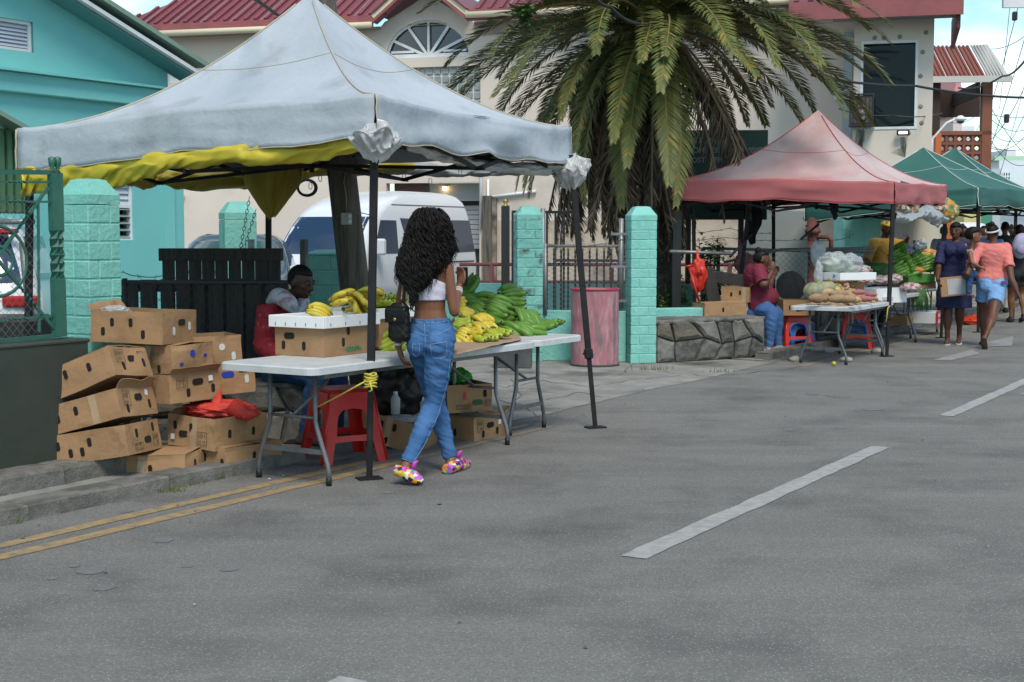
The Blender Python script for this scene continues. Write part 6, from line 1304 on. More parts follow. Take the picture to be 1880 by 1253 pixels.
gingm = [mat('ginger_a', (.50, .33, .19), (.36, .23, .13), sc_=20, rough=.9, bump=.4, bsc=50), mat('ginger_b', (.40, .25, .14), (.29, .18, .10), sc_=20, rough=.9, bump=.4, bsc=50), mat('sweet_potato', (.38, .10, .12), (.30, .14, .12), sc_=14, rough=.8)]
rnd = random.Random(12); gm_ = [MB().ball((0, 0, 0), (.045, .024, .02), 8, 6, jit=.9, seed=k).mesh('ginger', gingm[k % 2]) for k in range(6)]
tt = []
for k in range(70):
    u_, v_ = rnd.random(), rnd.random(); s_ = 16.15 + u_ * 1.15; t__ = 5.05 + v_ * .5; h = .03 + (sin(pi * u_) * sin(pi * v_)) ** 1.1 * .20
    o = inst('ginger_root', rnd.choice(gm_), None, S(s_, t__, T3H + .015 + h * rnd.uniform(.5, 1)), (rnd.uniform(-.5, .5), rnd.uniform(-.5, .5), rnd.uniform(0, 6))); o.scale = (rnd.uniform(.8, 1.3),) * 3
    tt.append(o)
for q_ in tt: q_.parent = None
GH = thing('ginger_pile', 'heap of knobbly pale ginger roots on the yam table', 'ginger', S(16.7, 5.3, T3H))
for q_ in tt: q_.location = q_.location - GH.location; q_.parent = GH
b = MB(); b.grid(lambda u, v: S(16.1 + u * 1.25, 5.0 + v * .6, T3H + .005 + .19 * (sin(pi * u) * sin(pi * v)) ** 1.1 + .03 * noise.noise(V((u * 20, v * 10, 3)))), 40, 20); o = b.build('ginger_mass', gingm[1], GH, loc=-GH.location); o['kind'] = 'stuff'
yamm = mat('brown_yam', (.24, .14, .08), (.36, .24, .14), sc_=9, rough=.95, bump=.7, bsc=30)
for (px, py, Y, l_, r, a, m, lab) in ((1505, 548, 16.2, .26, .055, .1, yamm, 'leftmost brown yam at the front of the yam table'), (1545, 549, 15.9, .32, .05, -.1, yamm, 'long brown yam at the front edge of the yam table'), (1540, 540, 16.2, .22, .045, .0, yamm, 'brown yam lying on the long front yam'),
        (1520, 538, 16.4, .18, .05, .5, gingm[0], 'pale yam behind the leftmost yam'), (1590, 549, 16.2, .16, .035, -.2, gingm[2], 'pink sweet potato at the front of the heap'), (1578, 537, 16.5, .16, .032, .3, gingm[2], 'upper pink sweet potato in the heap'), (1600, 541, 16.6, .13, .03, -.4, gingm[2], 'small pink sweet potato near the post'), (1572, 551, 16.0, .14, .035, .4, gingm[0], 'pale root at the front edge between yam and sweet potato')):
    c = at(px, py, Y); P = []
    for k in range(9): f = k / 8 - .5; P.append(c + V((cos(a) * l_ * f, sin(a) * l_ * f, .015 * noise.noise(V((k * .7, px, 0))))))
    tag(MB().tube(P, [r * (.35, .75, .95, 1.05, 1, .9, .95, .75, .3)[k] for k in range(9)], 10).build('yam', m), lab, 'root vegetable')
def pumpkin(c, r, m, label, seed=0):
    t = thing('pumpkin', label, 'pumpkin', c); b = MB(); n = 48; mm = 14; vs = []
    for i in range(mm + 1):
        ph = pi * i / mm
        for k in range(n):
            a = 2 * pi * k / n; rr = r * (1 - .09 * abs(sin(a * 4.5)) ** .5 * 0 - .10 * (1 - abs(sin(a * 4.5))) ** 2); vs.append((sin(ph) * cos(a) * rr, sin(ph) * sin(a) * rr, -cos(ph) * r * .78 - (.10 * r if i > mm - 2 else 0)))
    b.add(vs, [(i * n + k, i * n + (k + 1) % n, (i + 1) * n + (k + 1) % n, (i + 1) * n + k) for i in range(mm) for k in range(n)], 0, True); b.build('pumpkin_body', m, t)
    MB().tube([(0, 0, r * .6), (.01, 0, r * .85), (.03, 0, r * .95)], [.02, .014, .018], 7).build('stalk', bsg, t); return t
pm_ = mat('mottled_pumpkin', (.17, .20, .13), (.33, .29, .17), sc_=9, rough=.6, lo=.45, hi=.6)
pumpkin(at(1497, 535, 16.8), .145, pm_, 'large grey green mottled pumpkin on the left end of the yam table'); pumpkin(at(1518, 530, 16.9), .12, pm_, 'second mottled pumpkin behind the large one'); pumpkin(at(1533, 534, 16.9), .085, mat('striped_pumpkin', (.45, .30, .06), (.10, .18, .05), sc_=14, rough=.5, lo=.45, hi=.55), 'small orange and green striped pumpkin')
foamlid('white foam tray with a printed label carrying bagged cabbages', at(1554, 507, 17.3), SRZ - r_(30), .58, .40, .09, False, 'foam_tray')
text_mesh('Jalopla', .05, mat('label_blue', (.05, .08, .35)), 'tray_label', loc=at(1529, 509, 17.05), rot=(pi / 2, 0, .1), bold=.002); o = bpy.data.objects['tray_label']; tag(o, 'small blue and green printed label on the cabbage tray', 'label')
foamlid('deep white crate of bagged goods on the second table', at(1612, 542, 18.4), SRZ - r_(22), .62, .42, .19, False, 'foam_tray')
for dx in (-12, 4): tag(MB().box((0, 0, 0), (.05, .01, .02)).build('crate_slot', holem, loc=at(1612 + dx, 533, 18.13)), 'left dark slot in the deep white crate' if dx < 0 else 'right dark slot in the deep white crate', 'slot')
foamlid('white tray behind the green bananas on the second table', at(1690, 481, 21), SRZ - r_(28), .4, .4, .10, False, 'foam_tray')
foamlid('white crate beside the woman in navy', at(1703, 515, 21), SRZ - r_(28), .4, .5, .12, False, 'foam_tray')
cabm = mat('cabbage', (.42, .52, .36), (.30, .42, .24), sc_=9, rough=.6, bump=.6, bsc=16)
for i, (px, py) in enumerate(((1528, 488), (1553, 490), (1515, 492))): tag(MB().ball(at(px, py, 17.3 + .1 * i), (.105, .1, .10), 16, 12, jit=.25, seed=i).build('cabbage', cabm), ['left pale cabbage in the clear bag', 'right pale cabbage in the clear bag', 'small cabbage at the bag\'s left end'][i], 'cabbage')
crumple('clear_bag', at(1530, 482, 17.3), (.19, .15, .12), 'clear bag with knotted top round the left cabbages', filmc, None, 51, 'plastic bag'); crumple('clear_bag', at(1560, 484, 17.4), (.15, .13, .11), 'clear bag round the right cabbages', filmc, None, 52, 'plastic bag')
crumple('clear_bag', at(1503, 505, 17.2), (.05, .05, .16), 'tall clear bag hanging above the pumpkin', filmc, (0, 0, -.1), 53, 'plastic bag')
crumple('clear_bag', at(1502, 462, 18.4), (.09, .07, .14), 'clear bag of white goods hanging from the rail by the red standpipe', mat('white_bagged', (.55, .57, .58), rough=.3, alpha=.75), (0, 0, -.12), 54, 'plastic bag')
garl = mat('garlic_bag', (.45, .38, .38), (.35, .08, .08), sc_=22, rough=.5, lo=.5, hi=.6)
for i, (px, py, rx, lab) in enumerate(((1615, 515, .15, 'bags of pinkish garlic heaped in the deep white crate'), (1590, 516, .10, 'grey bagged goods at the left of the deep crate'), (1582, 496, .12, 'bag of red onions beside the cabbages'), (1672, 528, .13, 'bag of pink goods at the table end by the scallions'), (1640, 512, .11, 'bag of goods at the right end of the deep crate'))): crumple('goods_bag', at(px, py, 18.3 if px > 1600 else 17.8), (rx, .1, .06), lab, garl, None, 60 + i, 'bagged goods')
crumple('leafy_greens', at(1612, 497, 18.7), (.2, .12, .10), 'dark leafy greens in a green bag behind the deep crate', mat('leafy', (.03, .12, .02), (.02, .07, .015), sc_=12, rough=.6, bump=.8, bsc=20), None, 66, 'greens')
# green banana stack at stall three
gh = []
for i, (px, py, Y, rot, lab) in enumerate(((1646, 466, 19.3, (90, -20, -15), 'topmost hand of the tall green banana stack'), (1640, 478, 19.2, (90, -20, -5), 'second hand of the tall green banana stack'), (1652, 484, 19.2, (90, -20, -25), 'third hand of the tall green banana stack'),
    (1640, 494, 19.1, (90, -15, 0), 'hand low on the left of the tall stack'), (1660, 494, 19.1, (90, -25, -30), 'hand low on the right of the tall stack'), (1646, 502, 19.0, (90, -25, -10), 'lowest left hand of the tall stack'), (1664, 500, 19.0, (90, -25, -10), 'lowest right hand of the tall stack'),
    (1680, 480, 19.6, (90, -20, -10), 'green hand highest in the right group'), (1676, 492, 19.5, (90, -30, 20), 'green hand at the left of the right group'), (1692, 490, 19.5, (90, -20, -20), 'green hand behind the cut pumpkin'), (1705, 492, 19.7, (90, -25, -60), 'green hand curling down by the navy dress'), (1655, 472, 19.4, (90, -20, 30), 'green hand behind the top of the stack'))):
    hand('g', 5, at(px - 8, py, Y), rot, lab, 80 + i, rows=2, sc2=1.05)
crumple('cut_pumpkin', at(1686, 497, 19.3), (.075, .04, .045), 'orange cut pumpkin piece before the green bananas', mat('cut_orange', (.60, .20, .05), (.5, .16, .04), sc_=9, rough=.5), None, 71, 'pumpkin')
def gbox(label, c, rz, d, m, nm): t = thing(nm, label, 'box', c, rz); MB().box((0, 0, 0), d, bev=.006).build('box_body', m, t); return t
gb = gbox('green printed carton under the green bananas', at(1676, 511, 19.5), SRZ - r_(30), (.50, .34, .12), mat('green_carton', (.08, .26, .05), (.06, .20, .04), sc_=5, rough=.7), 'green_carton')
for k in range(3): MB().box((.253, -.08 + k * .06, .0), (.004, .012, .02)).build('hand_hole', holem, gb)
carton('brown carton beneath the green printed carton', at(1677, 523, 19.55), SRZ - r_(30), (.50, .34, .10), 0, 0, True, (), (('v', 0, 0),), seed=31)
# scallions hanging over the table end: nobody could count them
b = MB(); rnd = random.Random(2)
for k in range(70):
    c = at(1683 + rnd.uniform(-8, 6), 528, 19.4); dx = rnd.uniform(-.05, .14); b.tube([c, c + V((dx * .6, -.05, .0)), c + V((dx, -.07, -.15)), c + V((dx * 1.1, -.07, -.26 - rnd.random() * .08))], [.007, .006, .005, .002], 4)
tag(b.build('scallions', mat('scallion', (.05, .16, .04), (.03, .10, .03), sc_=9, rough=.6)), 'bundle of long green scallions hanging over the table end', 'scallions', kind='stuff')
crumple('snack_pack', at(1664, 464, 20.6), (.11, .03, .09), 'blue printed carton reading SIN among the goods', mat('pack_blue', (.08, .15, .35), (.45, .45, .5), sc_=9, rough=.5), None, 75, 'carton'); text_mesh('SIN', .09, mat('pack_red', (.5, .06, .04)), 'pack_lettering', parent=bpy.data.objects['snack_pack'], loc=tuple(at(1655, 469, 20.45)), rot=(pi / 2, 0, 0), bold=.004)
for i, (px, py, rx, rz_, m, lab) in enumerate(((1700, 466, .17, .07, mat('mixed_yellow', (.45, .36, .05), (.40, .10, .05), sc_=16, rough=.6, lo=.5, hi=.56), 'heap of yellow and red fruit behind the white tray'), (1688, 455, .10, .09, mat('dark_bagged', (.06, .09, .08), (.2, .25, .3), sc_=9, rough=.3), 'dark bag of greens on the fruit heap'), (1693, 446, .07, .07, filmc, 'clear bag topping the fruit heap'), (1712, 470, .10, .06, mat('mixed_yellow2', (.5, .4, .06), (.1, .25, .05), sc_=14, rough=.6), 'yellow fruit beside the navy dress'))): crumple('fruit_heap', at(px, py, 21.2), (rx, .12, rz_), lab, m, None, 90 + i, 'fruit')
# red and white ladder / crate under the third table, stray red bag
t = thing('red_crate', 'red and white plastic crate under the third table', 'crate', at(1705, 582, 21.2), SRZ); redc = mat('crate_red', (.45, .02, .03), rough=.5)
for z in (-.09, .0, .09): MB().box((0, -.2, z), (.62, .02, .03)).build('crate_bar', redc, t)
for x in (-.3, 0, .3): MB().box((x, -.2, 0), (.025, .025, .2)).build('crate_post', redc, t)
MB().box((0, 0, -.0), (.6, .36, .16)).build('crate_filling', foam, t)
crumple('red_sack', G(1795, 590, .06), (.26, .18, .10), 'orange red sack lying on the road behind the two women', mat('orange_red_sack', (.55, .05, .02), rough=.4, bump=.5, bsc=12, sc_=5), None, 99, 'sack')
tag(MB().ball(G(1531, 668, .03), .028, 12, 8).build('lime', mat('yellow_lime', (.40, .36, .03), rough=.4)), 'small yellow lime lying on the road before the yam table', 'lime')
carton('small box on the ground under the second table', at(1655, 588, 20.4), SRZ, (.3, .25, .14), 0, 0, True, (), (), seed=33)
# things by the stone wall: spade, red bag, round board, pink mesh bag
t = thing('spade', 'red handled spade leaning behind the box on the stone wall', 'spade', at(1284, 556, 17.9)); a_ = at(1284, 556, 17.9)
MB().tube([(0, 0, 0), at(1266, 492, 18.0) - a_], .017, 8).build('shaft', redp, t); MB().tube([at(1258, 490, 18.0) - a_, at(1272, 488, 18.0) - a_], .018, 8).build('grip', redp, t)
def sackbag(name, top, c, r, label, m, sd, cat='bag'):
    t = crumple(name, c, r, label, m, None, sd, cat); b = MB(); b.tube([V(top), V(top).lerp(V(c), .5), V(c)], [.01, r[0] * .3, r[0] * .8], 10); b.build('neck', m, t); return t
sackbag('red_bag', at(1280, 458, 18.2), at(1283, 506, 18.2), (.10, .06, .21), 'bright red bag hanging from the pink canopy post', mat('bright_red_bag', (.55, .03, .015), rough=.4, bump=.4, bsc=14, sc_=6), 7)
sackbag('mesh_bag', at(1357, 440, 19.2), at(1367, 483, 19.2), (.13, .08, .13), 'dull pink mesh bag hanging left of the seated woman', mat('pink_mesh', (.25, .06, .07), (.18, .10, .10), sc_=20, rough=.7), 9)
tag(MB().lathe([(.001, -.02), (.20, -.02), (.21, 0), (.20, .02), (.001, .02)], 28, at(1452, 526, 19.4), axis=(.1, -1, .1)).build('round_board', mat('old_board', (.09, .075, .065), (.13, .11, .10), sc_=9, rough=.95)), 'round weathered board leaning on the fence behind the seated woman', 'board')
t = thing('wire_fence', 'leaning chain link fence with pipe rails behind the second stall', 'fence', (D(1290, 500, 20).x, 20.0, 0), radians(-2)); b = MB(); chainlink(b, 0, 2.4, .35, 1.28, .09, .003); o = b.build('wire_mesh', wirem, t); o['kind'] = 'stuff'
for (x, z) in ((.0, 1.3), (.22, 1.34), (1.62, 1.35)): MB().tube([(x, .02, 0), (x, .02, z)], .028, 8).build('post', galv, t)
MB().tube([(0, .02, 1.3), (2.4, .02, 1.24)], .02, 8).build('rail', galv, t); MB().tube([(.3, .03, 1.10), (1.1, .03, 1.28), (2.4, .03, 1.30)], .02, 8).build('rail', galv, t)
tag(MB().tube([D(1230, 462, 18.2), D(1342, 466, 18.4)], .022, 8).build('pipe_rail', galv), 'grey pipe rail passing the red hanging bag', 'pipe')
tag(MB().tube([D(1340, 472, 18.6), D(1380, 430, 18.8)], .018, 8).build('strut', blackiron), 'black strut leaning on the canopy post by the pink mesh bag', 'strut'); tag(MB().tube([D(1470, 440, 18.8), D(1503, 412, 18.9)], .016, 8).build('strut', blackiron), 'black strut right of the cabinet under the pink canopy', 'strut')
barbed([D(1210, 440, 19), D(1330, 436, 19.2), D(1480, 440, 19.6), D(1560, 436, 20)], 'barbed wire strand sagging behind the second stall'); barbed([D(1210, 428, 19.1), D(1340, 420, 19.3), D(1420, 428, 19.6)], 'upper barbed wire strand left of the cabinet')
q = at(1365, 370, 19.0); tag(MB().bar(at(1376, 372, 19.0), V((at(1350, 560, 19).x, 19.0, .3)), .05, .05).build('tent_leg', legm), 'black bar leaning under the pink canopy left of the woman', 'bar')
tag(MB().box((0, 0, 0), (.75, .06, .16), rz=0, bev=.01).build('wooden_board', darkwood, loc=at(1335, 512, 18.4), rot=(0, radians(8), radians(-10))), 'dark plank behind the boxes on the stone wall', 'plank')
tag(MB().box((0, 0, 0), (.16, .10, .50), bev=.01).build('wooden_block', darkwood, loc=at(1305, 528, 18.3), rot=(0, radians(-12), 0)), 'dark upright timber behind the left box on the wall', 'timber')
# ================================================================ VEHICLES
tyre = mat('tyre_rubber', (.02, .02, .02), rough=.85); rimm = mat('wheel_rim', (.35, .36, .38), rough=.35, metal=.7); lampr = mat('tail_lamp', (.35, .01, .015), rough=.15, spec=.7); lampw = mat('head_lamp', (.55, .57, .6), rough=.1, spec=.8)
cglass = mat('car_glass', (.015, .035, .075), rough=.05, spec=.9); trimk = mat('black_trim', (.02, .02, .022), rough=.5)
wpaint = mat('white_car_paint', (.66, .69, .73), rough=.22, coat=.5)
def vehicle(name, label, cat, loc, rz, levels, paint, wins, wheels, lamps=(), rc=.22, glass_m=None, handles=(), wr=.32, W_=.9, group=None, extras=None, scale=1):
    # levels: (z, front x, rear x, half width, corner radius); x runs from nose to tail, -y and +y are the sides
    t = thing(name, label, cat, loc, rz, group); gl = glass_m or cglass; t.scale = (scale,) * 3
    b = MB(); ns = 6; rings = []
    for (z, f, r, w_, c) in levels:
        ring = []
        for (cx, cy, a0) in ((r - c, w_ - c, 0), (f + c, w_ - c, 90), (f + c, -w_ + c, 180), (r - c, -w_ + c, 270)):
            for k in range(ns + 1): a = radians(a0 + 90 * k / ns); ring.append((cx + c * cos(a), cy + c * sin(a), z))
        rings.append(ring)
    n = len(rings[0])
    b.add([p for q in rings for p in q], [(i * n + k, i * n + (k + 1) % n, (i + 1) * n + (k + 1) % n, (i + 1) * n + k) for i in range(len(rings) - 1) for k in range(n)] + [tuple((len(rings) - 1) * n + k for k in range(n)), tuple(range(n - 1, -1, -1))], 0, True)
    body = b.build('car_body', paint, t)
    def lv(z):
        for a, c in zip(levels, levels[1:]):
            if a[0] <= z <= c[0] and c[0] > a[0]: k = (z - a[0]) / (c[0] - a[0]); return [a[i] + (c[i] - a[i]) * k for i in range(5)]
        return list(levels[-1] if z > levels[-1][0] else levels[0])
    for wn_ in wins:
        kind = wn_[0]; b = MB()
        if kind in ('L', 'R'):
            sg = -1 if kind == 'L' else 1
            P = wn_[1]; O = [(x, sg * (lv(z)[3] + .006), z) for x, z in P]; I = [(x, sg * (lv(z)[3] - .02), z) for x, z in P]; m_ = len(P)
            b.add(O + I, [tuple(range(m_))] + [(i, (i + 1) % m_, m_ + (i + 1) % m_, m_ + i) for i in range(m_)]); b.build('side_window', gl, t)
        else:
            z0, z1, ins = wn_[1:4]; nn = 12
            def fn(u, v):
                z = z0 + (z1 - z0) * v; q = lv(z); w_ = q[3] - ins; y = -w_ + 2 * w_ * u; c = q[4]; d = 0; e = abs(y) - (q[3] - c)
                if e > 0: d = c - sqrt(max(0, c * c - e * e))
                return (q[1] + d - .008, y, z) if kind == 'F' else (q[2] - d + .008, y, z)
            b.grid(fn, nn, 4); b.build('windscreen' if kind == 'F' else 'rear_window', gl, t)
    for (x, sg) in wheels:
        w_ = lv(wr)[3]; wb = MB(); wb.lathe([(wr * .62, -.10), (wr * .95, -.10), (wr, -.06), (wr, .06), (wr * .95, .10), (wr * .62, .10)], 22, (x, sg * (w_ - .07), wr), axis=(0, sg, 0)); wo = wb.build('wheel', tyre, t)
        MB().lathe([(wr * .62, .05), (wr * .55, .03), (wr * .2, .04), (.001, .05)], 16, (x, sg * (w_ - .02), wr), axis=(0, sg, 0)).build('rim', rimm, wo)
    for (nm, m, p, d) in lamps: MB().box(p, d, bev=.02).build(nm, m, t)
    for (x, sg, z) in handles: MB().box((x, sg * (lv(z)[3] + .012), z), (.16, .03, .035), bev=.008).build('door_handle', trimk, t)
    if extras: extras(t, lv)
    return t
vl = [(.28, .12, 4.55, .80, .2), (.36, .02, 4.66, .88, .2), (.62, .0, 4.68, .91, .22), (.95, .06, 4.68, .92, .24), (1.12, .22, 4.67, .915, .26), (1.30, .36, 4.65, .895, .28), (1.62, .62, 4.60, .86, .3), (1.86, .88, 4.55, .83, .32), (1.98, 1.08, 4.52, .81, .33),
      (2.10, 1.35, 4.48, .77, .36), (2.20, 1.62, 4.40, .70, .4), (2.26, 1.95, 4.25, .58, .42), (2.285, 2.4, 4.0, .40, .38)]
cn = D(645, 430, 23.6); rzv = radians(64); vx = V((cos(rzv), sin(rzv), 0)); vy = V((-sin(rzv), cos(rzv), 0)); org = V((cn.x, 23.6, 0)) + vy * .92
def vext(t, lv):
    b = MB(); b.bar((1.65, -.90, 1.22), (1.75, -.885, .45), .008, .008); b.build('door_seam', mat('seam_grey', (.2, .21, .22)), t)
    MB().bar((2.95, -.905, .4), (2.95, -.84, 2.0), .008, .008).build('door_seam', mat('seam_grey', (.2, .21, .22)), t)
    MB().bar((3.2, -.925, .98), (4.4, -.925, .98), .012, .02).build('slide_rail', trimk, t)
    MB().bar((1.5, -.80, 2.02), (4.4, -.80, 2.02), .02, .012).build('roof_gutter', mat('seam_grey', (.2, .21, .22)), t)
    mr = MB(); mr.box((.72, -1.06, 1.28), (.12, .16, .28), bev=.03); mr.bar((.78, -.9, 1.2), (.74, -1.0, 1.22), .04); mr.build('wing_mirror', wpaint, t)
    MB().bar((.31, -.45, 1.10), (.50, .35, 1.30), .01).build('wiper', trimk, t)
    MB().box((.15, -.0, .9), (.06, 1.1, .16), bev=.02).build('grille', trimk, t)
vehicle('minibus', 'white high roof minibus parked in front of the beige building', 'minibus', org, rzv, vl, wpaint,
        [('L', [(.72, 1.16), (1.55, 1.16), (1.58, 1.74), (1.05, 1.74)]), ('L', [(1.95, 1.16), (2.9, 1.14), (2.9, 1.76), (1.72, 1.78)]), ('L', [(3.0, 1.14), (4.45, 1.16), (4.36, 1.76), (3.0, 1.76)]), ('F', 1.16, 1.80, .10), ('B', 1.2, 1.75, .15)],
        [(.95, -1), (.95, 1), (3.6, -1), (3.6, 1)], [('head_lamp', lampw, (.12, -.68, .82), (.16, .34, .22)), ('head_lamp', lampw, (.12, .68, .82), (.16, .34, .22))], handles=((1.55, -1, .98), (1.9, -1, 1.0)), extras=vext)
def sedan(h=1.45, L_=4.4, w_=.86): return [(.25, .15, L_ - .15, w_ - .06, .25), (.35, .03, L_ - .03, w_, .25), (.6, 0, L_, w_ + .02, .25), (.82, .08, L_ - .05, w_ + .01, .28), (.90, .3, L_ - .25, w_ - .02, .3), (.95, 1.15, L_ - .65, w_ - .05, .25), (1.15, 1.45, L_ - .9, w_ - .10, .25), (h - .12, 1.9, L_ - 1.25, w_ - .2, .28), (h - .03, 2.1, L_ - 1.45, w_ - .3, .3), (h, 2.3, L_ - 1.7, w_ - .42, .3)]
def suv(h=1.72, L_=4.5, w_=.88): return [(.28, .12, L_ - .12, w_ - .05, .2), (.4, .02, L_ - .02, w_, .22), (.8, 0, L_, w_ + .02, .22), (.98, .1, L_ - .03, w_, .25), (1.04, .9, L_ - .06, w_ - .03, .25), (1.2, 1.25, L_ - .12, w_ - .06, .25), (h - .16, 1.75, L_ - .28, w_ - .16, .28), (h - .05, 1.95, L_ - .4, w_ - .24, .3), (h, 2.3, L_ - .7, w_ - .4, .3)]
def sedwin(h, L_): return [('F', .98, h - .10, .12), ('B', .98, h - .12, .12)] + [(s_, [(1.55, .98), (L_ - .95, .98), (L_ - 1.45, h - .14), (2.1, h - .14)]) for s_ in 'LR']
def suvwin(h, L_): return [('F', 1.06, h - .14, .12), ('B', 1.08, h - .16, .12)] + [(s_, [(1.35, 1.06), (2.6, 1.06), (2.6, h - .18), (1.85, h - .18)]) for s_ in 'LR'] + [(s_, [(2.7, 1.06), (L_ - .3, 1.1), (L_ - .45, h - .18), (2.7, h - .18)]) for s_ in 'LR']
WH = [(.85, -1), (.85, 1), (3.5, -1), (3.5, 1)]
dgp = mat('dark_teal_car_paint', (.012, .035, .04), rough=.2, coat=.6)
cc = D(300, 480, 18.5); vehicle('parked_car', 'dark teal car with its bonnet pointing left beside the turquoise house', 'car', (cc.x + .75, 18.6, 0), radians(96), sedan(1.5, 4.4), dgp, sedwin(1.5, 4.4), WH, [('head_lamp', lampw, (.08, -.62, .70), (.2, .3, .16)), ('wing_mirror', dgp, (1.4, -.98, 1.0), (.12, .2, .14))], glass_m=mat('green_car_glass', (.03, .08, .075), rough=.08, spec=.9))
rzs = radians(-76); sx = V((cos(rzs), sin(rzs), 0)); sy = V((-sin(rzs), cos(rzs), 0)); rc_ = D(72, 480, 12.2); org = V((rc_.x, 12.2, 0)) - sx * 4.5 - sy * .88
vehicle('parked_suv', 'white car seen from behind through the green iron fence at far left', 'car', org, rzs, suv(1.66, 4.5), wpaint, suvwin(1.66, 4.5), WH, [('tail_lamp', lampr, (4.47, .72, .92), (.12, .30, .10)), ('tail_lamp', lampr, (4.47, -.72, .92), (.12, .30, .10)), ('spoiler', lampr, (4.28, .2, 1.52), (.10, 1.0, .05))])
tag(MB().box((0, 0, .45), (.5, .5, .9), bev=.03, taper=1.1).build('wheelie_bin', blackp, loc=(D(8, 600, 10.4).x, 10.4, 0)), 'black bin behind the green iron fence at the far left edge', 'bin')
far = [('white_suv', 'white car with a large dark rear window beyond the walking crowd', 1832, 42, suv, suvwin, wpaint, 1.85, 4.4), ('far_car', 'silver car nose to tail beyond the white one at the right edge', 1878, 55, sedan, sedwin, mat('silver_paint', (.35, .38, .42), rough=.25, coat=.4), 1.5, 4.3), ('far_car', 'white car far up the street between the crowd and the canopy', 1790, 60, sedan, sedwin, wpaint, 1.45, 4.3), ('far_car', 'dark blue car farthest up the street at the right edge', 1868, 75, sedan, sedwin, mat('blue_paint', (.03, .06, .16), rough=.25, coat=.4), 1.45, 4.3),
       ('far_van', 'dark van beside the white one behind the green canopy post', 1770, 48, suv, suvwin, mat('dark_paint', (.03, .035, .045), rough=.25, coat=.4), 1.95, 4.6), ('far_car', 'pale car at the end of the street left of the dark blue one', 1848, 85, sedan, sedwin, wpaint, 1.45, 4.3)]
for nm, lab, px, Y, lf, wf, p, h, L_ in far:
    c = D(px, 430, Y); vehicle(nm, lab, 'car', (c.x - .2, Y + 4.3, 0), radians(-100), lf(h, L_), p, wf(h, L_), WH, [('tail_lamp', lampr, (L_ - .04, .7, .9), (.1, .2, .2)), ('tail_lamp', lampr, (L_ - .04, -.7, .9), (.1, .2, .2))])
# ================================================================ PALM AND SHRUBS
lg = [mat('frond_dark', (.06, .095, .03), (.04, .066, .024), sc_=3, rough=.55), mat('frond_mid', (.12, .145, .035), (.085, .11, .03), sc_=3, rough=.55), mat('frond_olive', (.15, .16, .035), (.11, .12, .03), sc_=3, rough=.6), mat('frond_yellow', (.26, .20, .04), (.18, .14, .035), sc_=3, rough=.65)]
rachm = mat('frond_stalk', (.24, .19, .055), (.15, .13, .05), sc_=4, rough=.6); dead = [mat('dead_frond_grey', (.30, .27, .24), (.19, .17, .15), sc_=5, rough=.95), mat('dead_frond_tan', (.27, .19, .12), (.17, .12, .08), sc_=5, rough=.95), mat('dead_frond_dark', (.075, .06, .045), (.05, .04, .03), sc_=5, rough=.95)]
def frond_mesh(L_, el0, droop, seed, yel=0.0, isdead=False, nleaf=74, curl=0.0):
    rnd = random.Random(seed); b = MB(); n = 20; P = [V((0, 0, 0))]; a = radians(el0)
    for i in range(n):
        s_ = (i + .5) / n; a_ = a - radians(droop) * s_ ** 1.25; P.append(P[-1] + V((cos(a_), curl * s_, sin(a_))) * L_ / n)
    b.tube(P, [max(.006, .034 * (1 - i / n) ** .8) for i in range(n + 1)], 5, mi=4, sq=.6, up=(0, 1, 0))
    def pt(s_):
        k = s_ * n; i = min(int(k), n - 1); f = k - i; return P[i].lerp(P[i + 1], f), (P[i + 1] - P[i]).normalized()
    for i in range(nleaf):
        s_ = .07 + .93 * i / (nleaf - 1); p, t = pt(min(.999, s_)); side = V((0, 1, 0)); up = t.cross(side).normalized(); up = up if up.z > 0 or abs(a) > 1.3 else up
        ll = L_ * .155 * (sin(pi * min(1, s_ * .82 + .14)) ** .6) * rnd.uniform(.88, 1.12) * (1 if s_ > .14 else .55) * (1.05 - .45 * s_)
        for sg in (-1, 1):
            fwd = .75 + .75 * s_ if not isdead else 2.2; d = (t * fwd + side * sg * (1.0 if not isdead else .55) + up * (.38 + rnd.uniform(-.22, .22))).normalized()
            if isdead: d = (d + V((rnd.uniform(-.3, .3), rnd.uniform(-.3, .3), -.5))).normalized()
            w_ = (.0145 if not isdead else .011) * rnd.uniform(.8, 1.2); wv = d.cross(up).normalized() * w_ if not isdead else V((rnd.uniform(-1, 1), rnd.uniform(-1, 1), 0)).normalized() * w_
            dr = V((0, 0, -1)) * ll * rnd.uniform(.04, .22) * (1 if not isdead else 1.5)
            q0 = p; q1 = p + d * ll * .45 + wv * 0; q2 = p + d * ll + dr
            if isdead: mi = rnd.choice((0, 0, 1, 2)) if seed % 3 == 0 else rnd.choice((1, 2, 2, 1)) if seed % 3 == 1 else rnd.choice((2, 2, 2, 1, 0))
            else:
                r_ = rnd.random() + yel * (.35 + .9 * s_); mi = 3 if r_ > 1.32 else 2 if r_ > .92 else 1 if r_ > .45 else 0
            b.add([q0 - wv * .5, q0 + wv * .5, q1 + wv, q1 - wv, q2], [(0, 1, 2, 3), (3, 2, 4)], mi)
    return b.mesh('dead_frond' if isdead else 'frond', (lg if not isdead else dead + [dead[0]]) + [rachm if not isdead else dead[1]])
pq = D(1200, 40, 18.3); palm = thing('palm_tree', 'big date palm with arching fronds and a skirt of dead brown fronds', 'palm tree', (D(1208, 500, 20.0).x, 20.0, 0)); H_ = 4.50
b = MB(); prof = []; nn = 60; rnd = random.Random(5); vs = []
